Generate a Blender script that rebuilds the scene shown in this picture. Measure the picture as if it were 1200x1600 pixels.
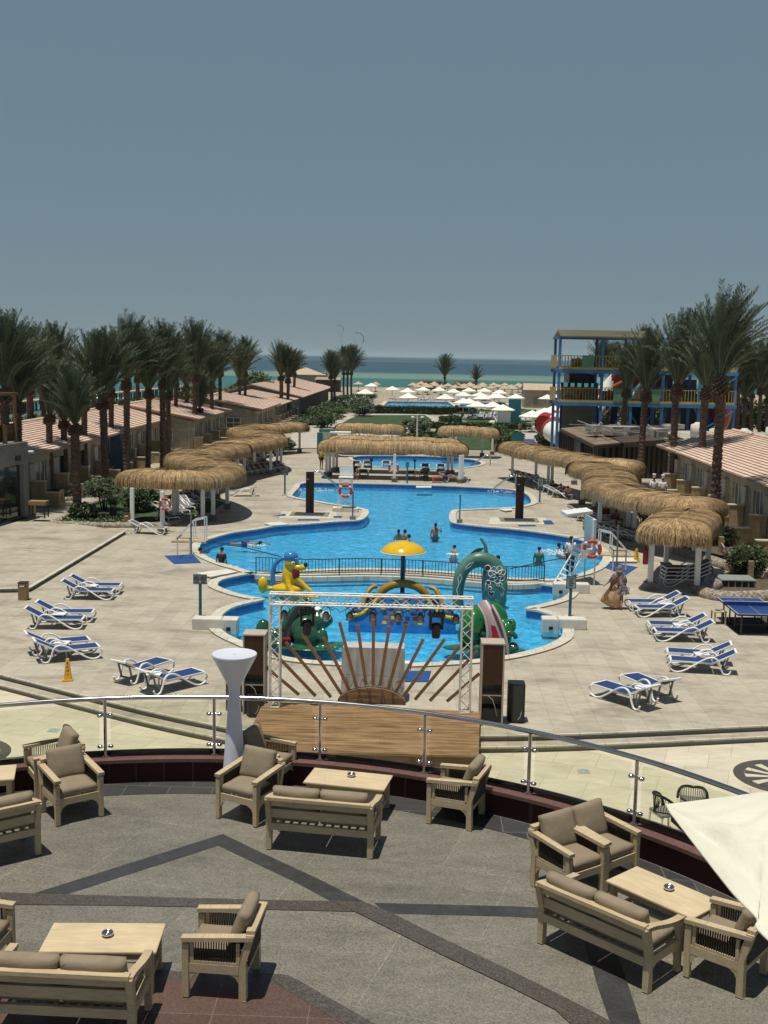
import bpy, bmesh, math, random
from math import sin, cos, pi, radians, atan, sqrt, hypot, atan2
from mathutils import Vector, Matrix, noise
from mathutils.geometry import tessellate_polygon, delaunay_2d_cdt
for _o in list(bpy.data.objects): bpy.data.objects.remove(_o)
sc = bpy.context.scene
col = sc.collection
rnd = random.Random(7)

# ------------------------------------------------------------ camera
FPX = 1780.0; CAMZ = 9.2
cam_d = bpy.data.cameras.new('camera'); cam = bpy.data.objects.new('camera', cam_d); col.objects.link(cam)
cam_d.sensor_fit = 'VERTICAL'; cam_d.sensor_height = 36.0; cam_d.lens = FPX/1600*36.0
cam_d.clip_start = 0.1; cam_d.clip_end = 90000
CM = Matrix.Rotation(radians(1.6), 4, 'Z') @ Matrix.Rotation(pi/2-atan(243.2/FPX), 4, 'X') @ Matrix.Rotation(radians(1.06), 4, 'Z')
cam.matrix_world = Matrix.Translation((0, 0, CAMZ)) @ CM
sc.camera = cam
# ------------------------------------------------------------ light
SUN_EL = radians(80); SUN_AZ = radians(222)      # azimuth measured from +Y towards +X (the sun stands behind-left)
sd = Vector((sin(SUN_AZ)*cos(SUN_EL), cos(SUN_AZ)*cos(SUN_EL), sin(SUN_EL)))
w = bpy.data.worlds.new('World'); sc.world = w; w.use_nodes = True
nt = w.node_tree; nt.nodes.clear()
sky = nt.nodes.new('ShaderNodeTexSky'); sky.sky_type = 'NISHITA'; sky.sun_disc = False
sky.sun_elevation = SUN_EL; sky.sun_rotation = SUN_AZ
sky.air_density = 1.0; sky.dust_density = 0.3; sky.ozone_density = 1.0; sky.altitude = 0
bg = nt.nodes.new('ShaderNodeBackground'); bg.inputs['Strength'].default_value = 0.05
out = nt.nodes.new('ShaderNodeOutputWorld')
hz = nt.nodes.new('ShaderNodeMix'); hz.data_type = 'RGBA'; hz.inputs[0].default_value = 0.78      # flat grey-blue tint mixed into the clear sky
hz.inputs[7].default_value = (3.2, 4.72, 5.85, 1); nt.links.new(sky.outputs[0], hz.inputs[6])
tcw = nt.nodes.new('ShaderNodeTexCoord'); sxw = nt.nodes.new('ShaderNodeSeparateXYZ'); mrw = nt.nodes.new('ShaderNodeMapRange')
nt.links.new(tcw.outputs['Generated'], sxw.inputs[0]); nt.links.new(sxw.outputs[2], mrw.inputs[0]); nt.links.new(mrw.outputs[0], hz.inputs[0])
mrw.inputs[1].default_value = 0.28; mrw.inputs[2].default_value = 0.75; mrw.inputs[3].default_value = 0.78; mrw.inputs[4].default_value = 0.0   # tint fades above the view: unseen upper sky darkened to deepen the shadows
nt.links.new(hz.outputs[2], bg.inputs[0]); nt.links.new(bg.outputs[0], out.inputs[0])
sl = bpy.data.lights.new('sun', 'SUN'); sl.energy = 4.3; sl.angle = radians(0.5); sl.color = (1.0, 0.955, 0.85)
so = bpy.data.objects.new('sun', sl); col.objects.link(so)
so.rotation_euler = sd.to_track_quat('Z', 'Y').to_euler()
sc.view_settings.view_transform = 'Standard'; sc.view_settings.look = 'None'; sc.view_settings.exposure = 0.0
sc.view_settings.gamma = 1.0; sc.view_settings.use_curve_mapping = False

# ------------------------------------------------------------ measuring helpers (photo point -> place on a level)
C3 = CM.to_3x3()
def P(px, py, z=0.0):
    d = C3 @ Vector(((px-600)/FPX, -(py-800)/FPX, -1)); t = (z-CAMZ)/d.z
    return Vector((d.x*t, d.y*t, z))
def PY(px, py, Y):
    d = C3 @ Vector(((px-600)/FPX, -(py-800)/FPX, -1)); t = Y/d.y
    return Vector((d.x*t, Y, CAMZ+d.z*t))
def zat(px, py, Y): return PY(px, py, Y).z

# ------------------------------------------------------------ materials
def nn(t, k, **kw):
    n = t.nodes.new(k)
    for a, b in kw.items(): setattr(n, a, b)
    return n
def mixc(t, fac, a, b, blend='MIX'):
    m = nn(t, 'ShaderNodeMix', data_type='RGBA', blend_type=blend)
    for i, v in ((0, fac), (6, a), (7, b)):
        if hasattr(v, 'is_linked') or hasattr(v, 'links'): t.links.new(v, m.inputs[i])
        elif i == 0: m.inputs[0].default_value = v
        else: m.inputs[i].default_value = (*v, 1) if len(v) == 3 else v
    return m.outputs[2]
def ramp(t, src, stops):
    r = nn(t, 'ShaderNodeValToRGB'); e = r.color_ramp.elements
    while len(e) < len(stops): e.new(0.5)
    for x, (p_, c) in zip(e, stops): x.position = p_; x.color = (*c, 1) if not isinstance(c, float) else (c, c, c, 1)
    t.links.new(src, r.inputs[0]); return r.outputs[0]
def ntex(t, vec, scale, detail=4, rough=0.6, dist=0.0):
    n = nn(t, 'ShaderNodeTexNoise'); n.inputs['Scale'].default_value = scale; n.inputs['Detail'].default_value = detail
    n.inputs['Roughness'].default_value = rough; n.inputs['Distortion'].default_value = dist
    t.links.new(vec, n.inputs['Vector']); return n.outputs['Fac']
def mapv(t, vec, scale=(1, 1, 1), rot=0, loc=(0, 0, 0)):
    m = nn(t, 'ShaderNodeMapping'); m.inputs['Scale'].default_value = scale; m.inputs['Rotation'].default_value = (0, 0, rot) if not isinstance(rot, tuple) else rot
    m.inputs['Location'].default_value = loc
    t.links.new(vec, m.inputs['Vector']); return m.outputs[0]
def bump(t, h, bs, strength=0.3, dist=0.02):
    b = nn(t, 'ShaderNodeBump'); b.inputs['Strength'].default_value = strength; b.inputs['Distance'].default_value = dist
    t.links.new(h, b.inputs['Height']); t.links.new(b.outputs[0], bs.inputs['Normal'])
def newmat(name, rough=0.6, metal=0.0, spec=0.5):
    m = bpy.data.materials.new(name); m.use_nodes = True; t = m.node_tree; bs = t.nodes['Principled BSDF']
    bs.inputs['Roughness'].default_value = rough; bs.inputs['Metallic'].default_value = metal
    bs.inputs['Specular IOR Level'].default_value = spec
    return m, t, bs
def V(t, kind='Object'):
    if kind == 'World': return nn(t, 'ShaderNodeNewGeometry').outputs['Position']
    return nn(t, 'ShaderNodeTexCoord').outputs[kind]
def pm(name, c, rough=0.6, var=0.12, scale=4.0, bmp=0.0, metal=0.0, spec=0.4, stretch=(1, 1, 1), isl=0.0, kind='Object', bdist=0.01, bscale=None):
    m, t, bs = newmat(name, rough, metal, spec)
    v = mapv(t, V(t, kind), stretch)
    f = ntex(t, v, scale, 5, 0.65)
    lo = tuple(max(0, x*(1-var*2)) for x in c); hi = tuple(min(1, x*(1+var*2)) for x in c)
    o = mixc(t, ramp(t, f, [(0.3, 0.0), (0.7, 1.0)]), lo, hi)
    if isl:
        g = nn(t, 'ShaderNodeNewGeometry')
        r = ramp(t, g.outputs['Random Per Island'], [(0.0, 1-isl), (1.0, 1+isl*0.0+0.0)])
        mm = nn(t, 'ShaderNodeMath', operation='MULTIPLY_ADD'); t.links.new(g.outputs['Random Per Island'], mm.inputs[0]); mm.inputs[1].default_value = 2*isl; mm.inputs[2].default_value = 1-isl
        vm = nn(t, 'ShaderNodeVectorMath', operation='SCALE'); t.links.new(o, vm.inputs[0]); t.links.new(mm.outputs[0], vm.inputs['Scale']); o = vm.outputs[0]
    t.links.new(o, bs.inputs['Base Color'])
    if bmp: bump(t, ntex(t, v, bscale or scale*4, 4, 0.7), bs, bmp, bdist)
    return m

def m_tiles(name, c1, c2, mortar, bw, rh, ms=0.006, rot=0.0, spk=0.0, stain=0.2, rough=0.55, off=0.5, nscale=0.35):
    m, t, bs = newmat(name, rough, 0, 0.35)
    w_ = V(t, 'World'); v = mapv(t, w_, (1, 1, 0), rot)
    b = nn(t, 'ShaderNodeTexBrick'); b.offset = off
    b.inputs['Scale'].default_value = 1.0; b.inputs['Brick Width'].default_value = bw; b.inputs['Row Height'].default_value = rh
    b.inputs['Mortar Size'].default_value = ms; b.inputs['Mortar Smooth'].default_value = 0.3; b.inputs['Bias'].default_value = -0.1
    b.inputs['Color1'].default_value = (*c1, 1); b.inputs['Color2'].default_value = (*c2, 1); b.inputs['Mortar'].default_value = (*mortar, 1)
    t.links.new(v, b.inputs['Vector']); o = b.outputs['Color']
    n1 = ntex(t, mapv(t, w_, (nscale, nscale*2.2, 1)), 1.0, 8, 0.72, 0.6)
    o = mixc(t, 1.0, o, ramp(t, n1, [(0.28, (1-stain*1.6,)*3), (0.5, (1.0,)*3), (0.75, (1+stain*.45,)*3)]), 'MULTIPLY')
    n2 = ntex(t, mapv(t, w_, (2.2, 5, 1)), 1.0, 6, 0.7)
    o = mixc(t, 1.0, o, ramp(t, n2, [(0.3, (1-stain*.8,)*3), (0.7, (1.06,)*3)]), 'MULTIPLY')
    if spk:
        n3 = ntex(t, w_, 48, 3, 0.85)
        o = mixc(t, 1.0, o, ramp(t, n3, [(0.38, (1-spk,)*3), (0.5, (1.0,)*3), (0.64, (1+spk*.9,)*3)]), 'MULTIPLY')
    t.links.new(o, bs.inputs['Base Color']); bump(t, n2, bs, 0.15, 0.01)
    return m

def m_plain_stone(name, c, spk=0.3, sc_=60, rough=0.4, vein=0.3):
    m, t, bs = newmat(name, rough, 0, 0.5)
    w_ = V(t, 'World')
    a = ntex(t, w_, sc_, 3, 0.8); b = ntex(t, mapv(t, w_, (1, 1, 1)), 2.5, 7, 0.7, 1.0)
    o = mixc(t, 1.0, c, ramp(t, a, [(0.36, (1-spk,)*3), (0.5, (1.0,)*3), (0.66, (1+spk*1.6,)*3)]), 'MULTIPLY')
    o = mixc(t, 1.0, o, ramp(t, b, [(0.3, (1-vein,)*3), (0.55, (1.0,)*3), (0.8, (1+vein*1.5,)*3)]), 'MULTIPLY')
    t.links.new(o, bs.inputs['Base Color']); return m

def m_wood(name, c, grain=0.25, scale=6, stretch=(1, 12, 12), rough=0.6):
    m, t, bs = newmat(name, rough, 0, 0.3)
    v = mapv(t, V(t, 'Object'), stretch)
    a = ntex(t, v, scale, 6, 0.7, 0.4); b = ntex(t, V(t, 'Object'), 2.0, 3)
    o = mixc(t, 1.0, c, ramp(t, a, [(0.3, (1-grain*1.5,)*3), (0.6, (1.0,)*3), (0.8, (1+grain*.6,)*3)]), 'MULTIPLY')
    o = mixc(t, 1.0, o, ramp(t, b, [(0.3, (0.88,)*3), (0.7, (1.08,)*3)]), 'MULTIPLY')
    t.links.new(o, bs.inputs['Base Color']); bump(t, a, bs, 0.2, 0.004); return m

def m_water(name, tint, rscale, bs_=0.5, bd=0.05, gloss=0.03, fmax=1.0, rip=0.3):
    m = bpy.data.materials.new(name); m.use_nodes = True; t = m.node_tree; t.nodes.clear()
    o = nn(t, 'ShaderNodeOutputMaterial'); tr = nn(t, 'ShaderNodeBsdfTransparent')
    w_ = V(t, 'World')
    n1 = ntex(t, mapv(t, w_, (rscale, rscale*1.6, 1)), 1.0, 4, 0.6, 0.8); n2 = ntex(t, mapv(t, w_, (rscale*.35, rscale*.6, 1)), 1.0, 3, 0.5, 1.2)
    ad = nn(t, 'ShaderNodeMath', operation='ADD'); t.links.new(n1, ad.inputs[0]); t.links.new(n2, ad.inputs[1])
    hf = nn(t, 'ShaderNodeMath', operation='MULTIPLY'); hf.inputs[1].default_value = 0.5; t.links.new(ad.outputs[0], hf.inputs[0])
    cc = mixc(t, 1.0, tint, ramp(t, hf.outputs[0], [(0.36, (1-rip,)*3), (0.5, (1.0,)*3), (0.62, (1+rip*1.1,)*3)]), 'MULTIPLY')
    t.links.new(cc, tr.inputs[0])
    g = nn(t, 'ShaderNodeBsdfGlossy'); g.inputs['Roughness'].default_value = gloss; g.inputs['Color'].default_value = (1, 1, 1, 1)
    b = nn(t, 'ShaderNodeBump'); b.inputs['Strength'].default_value = bs_; b.inputs['Distance'].default_value = bd
    t.links.new(ad.outputs[0], b.inputs['Height']); t.links.new(b.outputs[0], g.inputs['Normal'])
    fr = nn(t, 'ShaderNodeFresnel'); fr.inputs['IOR'].default_value = 1.33; t.links.new(b.outputs[0], fr.inputs['Normal'])
    mul = nn(t, 'ShaderNodeMath', operation='MULTIPLY'); mul.inputs[1].default_value = fmax; t.links.new(fr.outputs[0], mul.inputs[0])
    mx = nn(t, 'ShaderNodeMixShader'); t.links.new(mul.outputs[0], mx.inputs[0]); t.links.new(tr.outputs[0], mx.inputs[1]); t.links.new(g.outputs[0], mx.inputs[2])
    t.links.new(mx.outputs[0], o.inputs[0]); return m

def m_glass(name, tint=(0.9, 0.95, 0.9), amt=0.08):
    m = bpy.data.materials.new(name); m.use_nodes = True; t = m.node_tree; t.nodes.clear()
    o = nn(t, 'ShaderNodeOutputMaterial'); tr = nn(t, 'ShaderNodeBsdfTransparent'); tr.inputs[0].default_value = (*tint, 1)
    g = nn(t, 'ShaderNodeBsdfGlossy'); g.inputs['Roughness'].default_value = 0.02
    fr = nn(t, 'ShaderNodeFresnel'); fr.inputs['IOR'].default_value = 1.45
    mx = nn(t, 'ShaderNodeMixShader'); t.links.new(fr.outputs[0], mx.inputs[0]); t.links.new(tr.outputs[0], mx.inputs[1]); t.links.new(g.outputs[0], mx.inputs[2])
    t.links.new(mx.outputs[0], o.inputs[0]); return m

M = {}
M['deck'] = m_tiles('deck stone', (0.49, 0.435, 0.338), (0.425, 0.375, 0.29), (0.38, 0.335, 0.26), 1.2, 0.6, 0.012, rot=pi/2, stain=0.30)
M['plaza'] = m_tiles('plaza stone', (0.62, 0.56, 0.42), (0.55, 0.50, 0.375), (0.42, 0.38, 0.27), 1.0, 1.0, 0.01, rot=0.3, stain=0.13)
M['coping'] = m_tiles('pool coping', (0.62, 0.57, 0.46), (0.54, 0.50, 0.40), (0.42, 0.38, 0.3), 0.6, 0.6, 0.02, stain=0.12)
M['granite'] = m_tiles('terrace granite', (0.20, 0.184, 0.15), (0.178, 0.164, 0.134), (0.26, 0.25, 0.21), 2.4, 1.6, 0.006, rot=0.28, spk=0.4, stain=0.24, rough=0.5, off=0.35)
M['redgranite'] = m_tiles('red granite', (0.115, 0.07, 0.055), (0.095, 0.057, 0.046), (0.16, 0.13, 0.11), 0.9, 0.9, 0.006, rot=0.0, spk=0.3, stain=0.12, rough=0.45, off=0.0)
M['slate'] = m_plain_stone('dark slate inlay', (0.045, 0.045, 0.044), 0.2, 30, 0.45, 0.35)
M['browngran'] = m_plain_stone('brown granite inlay', (0.075, 0.064, 0.054), 0.5, 45, 0.45, 0.15)
M['mahogany'] = m_plain_stone('mahogany granite', (0.055, 0.022, 0.016), 0.3, 60, 0.3, 0.2)
M['copinggran'] = m_plain_stone('polished red granite coping', (0.15, 0.075, 0.06), 0.3, 60, 0.3, 0.2)
M['sand'] = pm('sand', (0.33, 0.285, 0.21), 0.9, 0.12, 0.05, 0.1, kind='World')
M['grass'] = pm('lawn grass', (0.035, 0.065, 0.018), 0.9, 0.25, 0.7, 0.5, kind='World', bdist=0.05, bscale=20)
M['soil'] = pm('bed soil', (0.10, 0.075, 0.05), 0.95, 0.2, 3, 0.5, kind='World')
M['path'] = pm('pale path paving', (0.42, 0.385, 0.32), 0.8, 0.08, 0.8, 0.1, kind='World')
M['white'] = pm('white plastic', (0.78, 0.78, 0.75), 0.4, 0.03, 3)
M['whitemetal'] = pm('white painted steel', (0.74, 0.73, 0.70), 0.4, 0.06, 6)
M['aluminium'] = pm('truss aluminium', (0.72, 0.70, 0.64), 0.35, 0.05, 8)
M['steel'] = pm('polished steel', (0.62, 0.60, 0.56), 0.18, 0.05, 3, metal=1.0)
M['bluesling'] = pm('blue sling fabric', (0.012, 0.042, 0.15), 0.7, 0.06, 8, 0.1)
M['greysling'] = pm('grey sling fabric', (0.16, 0.15, 0.14), 0.7, 0.1, 8, 0.1)
M['black'] = pm('black plastic', (0.012, 0.012, 0.013), 0.45, 0.1, 8)
M['dark'] = pm('dark metal', (0.03, 0.03, 0.03), 0.4, 0.1, 8)
M['teak'] = m_wood('bleached teak', (0.56, 0.44, 0.275), 0.22, 5)
M['teaktop'] = m_wood('pale table top', (0.62, 0.49, 0.31), 0.12, 3, (1, 8, 8))
M['cushion'] = pm('taupe cushion', (0.255, 0.20, 0.135), 0.85, 0.07, 3, 0.35, bdist=0.02, bscale=7)
M['rope'] = pm('dark rope', (0.06, 0.048, 0.035), 0.9, 0.15, 20)
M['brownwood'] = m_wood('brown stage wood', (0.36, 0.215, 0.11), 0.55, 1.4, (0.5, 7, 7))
M['plankwood'] = m_wood('ray plank wood', (0.29, 0.165, 0.085), 0.2, 4)
M['darkwood'] = m_wood('dark cabinet wood', (0.06, 0.026, 0.012), 0.35, 5, (12, 12, 1))
M['paleboard'] = pm('pale board', (0.42, 0.36, 0.29), 0.7, 0.05, 3)
M['binwood'] = m_wood('bin wood', (0.34, 0.22, 0.10), 0.2, 5, (12, 12, 1))
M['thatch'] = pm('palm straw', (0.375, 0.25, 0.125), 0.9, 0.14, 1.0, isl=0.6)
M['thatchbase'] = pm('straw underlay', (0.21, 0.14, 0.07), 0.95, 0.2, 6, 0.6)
M['frond'] = pm('palm frond green', (0.064, 0.088, 0.046), 0.6, 0.15, 0.6, isl=0.35)
M['rachis'] = pm('palm rachis', (0.13, 0.15, 0.07), 0.6, 0.1, 3)
M['trunk'] = pm('palm bark', (0.125, 0.08, 0.054), 0.95, 0.25, 5, 0.9, bdist=0.05)
M['leaf'] = pm('leaf green', (0.05, 0.085, 0.024), 0.6, 0.2, 1.0, isl=0.5)
M['leaflight'] = pm('light leaf green', (0.075, 0.115, 0.03), 0.6, 0.2, 1.0, isl=0.45)
M['leafgrey'] = pm('grey green leaves', (0.10, 0.13, 0.07), 0.6, 0.2, 1.0, isl=0.4)
M['flower'] = pm('pale blossoms', (0.65, 0.62, 0.55), 0.7, 0.1, 3)
M['twig'] = pm('twig bark', (0.09, 0.065, 0.045), 0.9, 0.2, 6, 0.4)
def m_wallstone(name, c1, c2, mo, bw=0.8, bh=0.4):
    m, t, bs = newmat(name, 0.85, 0, 0.2)
    w_ = V(t, 'World'); s = nn(t, 'ShaderNodeSeparateXYZ'); t.links.new(w_, s.inputs[0])
    ad = nn(t, 'ShaderNodeMath', operation='ADD'); t.links.new(s.outputs[0], ad.inputs[0]); t.links.new(s.outputs[1], ad.inputs[1])
    cb = nn(t, 'ShaderNodeCombineXYZ'); t.links.new(ad.outputs[0], cb.inputs[0]); t.links.new(s.outputs[2], cb.inputs[1])
    b = nn(t, 'ShaderNodeTexBrick'); b.inputs['Scale'].default_value = 1; b.inputs['Brick Width'].default_value = bw; b.inputs['Row Height'].default_value = bh
    b.inputs['Mortar Size'].default_value = 0.01; b.inputs['Color1'].default_value = (*c1, 1); b.inputs['Color2'].default_value = (*c2, 1); b.inputs['Mortar'].default_value = (*mo, 1)
    t.links.new(cb.outputs[0], b.inputs['Vector'])
    n = ntex(t, w_, 1.3, 6, 0.7)
    o = mixc(t, 1.0, b.outputs['Color'], ramp(t, n, [(0.3, (0.78,)*3), (0.7, (1.1,)*3)]), 'MULTIPLY')
    t.links.new(o, bs.inputs['Base Color']); bump(t, n, bs, 0.3, 0.02); return m
M['wall'] = m_wallstone('villa stone wall', (0.42, 0.38, 0.285), (0.34, 0.31, 0.235), (0.22, 0.19, 0.15))
M['wallgold'] = m_wallstone('honey stone wall', (0.42, 0.32, 0.19), (0.36, 0.27, 0.155), (0.25, 0.19, 0.12), 0.6, 0.3)
M['plaster'] = pm('grey plaster', (0.20, 0.195, 0.175), 0.9, 0.08, 1.5, 0.1)
M['pilaster'] = pm('pale plaster pilaster', (0.38, 0.35, 0.29), 0.9, 0.08, 1.5, 0.1)
M['curtain'] = pm('curtained glass', (0.10, 0.115, 0.11), 0.25, 0.25, 3, stretch=(4, 4, 0.3), spec=0.6)
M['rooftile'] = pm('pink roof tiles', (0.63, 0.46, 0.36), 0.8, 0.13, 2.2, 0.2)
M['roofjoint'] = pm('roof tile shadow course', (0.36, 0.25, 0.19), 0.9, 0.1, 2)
M['reed'] = m_wood('reed mat roof', (0.26, 0.20, 0.14), 0.4, 4, (14, 1, 1), 0.9)
M['beam'] = m_wood('dark timber', (0.06, 0.042, 0.03), 0.3, 4)
M['pergola'] = m_wood('amber pergola timber', (0.22, 0.135, 0.06), 0.3, 4)
M['tanks'] = pm('cluttered roof', (0.36, 0.33, 0.28), 0.9, 0.25, 1, 0.2)
M['towerblue'] = pm('blue tower steel', (0.05, 0.19, 0.40), 0.45, 0.12, 1)
M['darkblue'] = pm('navy fibreglass', (0.008, 0.02, 0.06), 0.35, 0.15, 1)
M['toweryellow'] = pm('yellow railing', (0.48, 0.35, 0.11), 0.5, 0.1, 2)
M['slatgreen'] = pm('green panel', (0.12, 0.28, 0.16), 0.6, 0.1, 2)
M['red'] = pm('red plastic', (0.33, 0.025, 0.02), 0.4, 0.08, 3)
M['orange'] = pm('orange fibreglass', (0.45, 0.12, 0.03), 0.4, 0.1, 3)
M['buoy'] = pm('orange red lifebuoy', (0.46, 0.06, 0.03), 0.5, 0.06, 3)
M['yellow'] = pm('glossy yellow fibreglass', (0.68, 0.42, 0.015), 0.18, 0.05, 2)
M['coneyellow'] = pm('yellow cone plastic', (0.72, 0.40, 0.03), 0.45, 0.05, 3)
M['toyblue'] = pm('glossy blue fibreglass', (0.03, 0.17, 0.42), 0.2, 0.08, 2)
M['capblue'] = pm('cap blue', (0.04, 0.20, 0.48), 0.2, 0.05, 2)
M['polenavy'] = pm('mushroom pole blue', (0.008, 0.06, 0.15), 0.35, 0.1, 2)
M['frog'] = None
M['teal'] = pm('teal green fibreglass', (0.085, 0.18, 0.13), 0.35, 0.25, 1.0)
M['mouth'] = pm('pinkish grey lining', (0.30, 0.235, 0.24), 0.4, 0.06, 2)
M['darkred'] = pm('dark red fibreglass', (0.20, 0.012, 0.02), 0.3, 0.08, 2)
M['teaLpost'] = pm('teal sign post', (0.02, 0.13, 0.16), 0.5, 0.08, 3)
M['signface'] = pm('sign panel', (0.36, 0.40, 0.37), 0.5, 0.05, 4)
M['bluemat'] = pm('blue rubber mat', (0.014, 0.065, 0.22), 0.8, 0.08, 4, 0.2)
M['ttop'] = pm('ping pong blue', (0.022, 0.055, 0.20), 0.35, 0.04, 2)
M['block'] = pm('white plastered block', (0.62, 0.59, 0.52), 0.7, 0.07, 2)
M['umbrella'] = pm('cream parasol cloth', (0.84, 0.81, 0.70), 0.9, 0.04, 1, 0.1)
M['canvas'] = pm('cream canopy canvas', (0.66, 0.64, 0.52), 0.95, 0.02, 2.0, 0.5, bdist=0.05, bscale=3.0)
M['palmshade'] = pm('beach parasol straw', (0.46, 0.36, 0.24), 0.95, 0.15, 4, 0.3)
M['rock'] = m_plain_stone('pebble kerb', (0.26, 0.22, 0.17), 0.6, 9, 0.9, 0.2)
M['cloth'] = pm('grey white cloth', (0.44, 0.42, 0.39), 0.9, 0.06, 3, 0.3)
M['tablewhite'] = pm('white moulded plastic', (0.66, 0.67, 0.74), 0.35, 0.02, 2)
M['skin'] = pm('tanned skin', (0.30, 0.15, 0.09), 0.6, 0.06, 6)
M['skinpale'] = pm('pale skin', (0.45, 0.26, 0.18), 0.6, 0.06, 6)
M['hair'] = pm('black hair', (0.012, 0.009, 0.008), 0.7, 0.1, 20)
M['clothdark'] = pm('dark clothing', (0.02, 0.02, 0.03), 0.9, 0.15, 8)
M['clothwhite'] = pm('white clothing', (0.70, 0.69, 0.66), 0.9, 0.04, 6)
M['clothtan'] = pm('tan skirt cloth', (0.46, 0.29, 0.16), 0.9, 0.1, 4, 0.3)
M['clothyellow'] = pm('yellow shirt', (0.6, 0.45, 0.04), 0.9, 0.05, 6)
M['clothgreen'] = pm('green shirt', (0.04, 0.14, 0.06), 0.9, 0.15, 8)
M['clothblue'] = pm('blue swimwear', (0.03, 0.05, 0.16), 0.9, 0.15, 8)
M['scarf'] = pm('grey headscarf', (0.22, 0.19, 0.15), 0.9, 0.25, 14, 0.3)
M['towel'] = pm('orange towel', (0.50, 0.13, 0.05), 0.95, 0.1, 5, 0.3)
def m_pattern():
    m, t, bs = newmat('patterned tunic', 0.9)
    v = nn(t, 'ShaderNodeTexVoronoi'); v.inputs['Scale'].default_value = 22; t.links.new(V(t), v.inputs['Vector'])
    n = nn(t, 'ShaderNodeSeparateColor'); t.links.new(v.outputs['Color'], n.inputs[0])
    t.links.new(ramp(t, n.outputs[0], [(0.0, (0.03, 0.025, 0.04)), (0.45, (0.10, 0.07, 0.08)), (0.6, (0.30, 0.18, 0.16)), (1.0, (0.42, 0.36, 0.32))]), bs.inputs['Base Color']); return m
M['tunic'] = m_pattern()
def m_frog(name, base, spot):
    m, t, bs = newmat(name, 0.16, 0, 0.6)
    v = nn(t, 'ShaderNodeTexVoronoi'); v.inputs['Scale'].default_value = 3.2; t.links.new(V(t), v.inputs['Vector'])
    f = ramp(t, v.outputs['Distance'], [(0.16, 0.0), (0.19, 1.0)])
    n = ntex(t, V(t), 1.2, 3)
    b = mixc(t, ramp(t, n, [(0.35, 0.0), (0.65, 1.0)]), base, tuple(x*1.5 for x in base))
    t.links.new(mixc(t, f, spot, b), bs.inputs['Base Color']); return m
M['frog'] = m_frog('dark green frog', (0.018, 0.075, 0.038), (0.003, 0.015, 0.006))
M['frog2'] = m_frog('bright green frog', (0.012, 0.12, 0.03), (0.004, 0.03, 0.01))
def m_pooltile():
    m, t, bs = newmat('pool mosaic', 0.5)
    w_ = V(t, 'World')
    a = ntex(t, mapv(t, w_, (3.0, 3.6, 2)), 1.0, 4, 0.6, 1.5)
    o = ramp(t, a, [(0.3, (0.12, 0.42, 0.60)), (0.55, (0.20, 0.54, 0.70)), (0.75, (0.36, 0.68, 0.80))])
    t.links.new(o, bs.inputs['Base Color']); return m
M['pooltile'] = m_pooltile()
M['pooldark'] = pm('pool edge mosaic', (0.02, 0.14, 0.36), 0.4, 0.1, 8)
M['water'] = m_water('pool water', (0.46, 0.80, 0.92), 4.6, 0.6, 0.05, 0.10, 0.7, 0.30)
M['glass'] = m_glass('clear glass', (0.95, 0.96, 0.91))
M['darkglass'] = pm('dark shopfront glass', (0.018, 0.022, 0.022), 0.06, 0.1, 2, spec=0.8)

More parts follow.
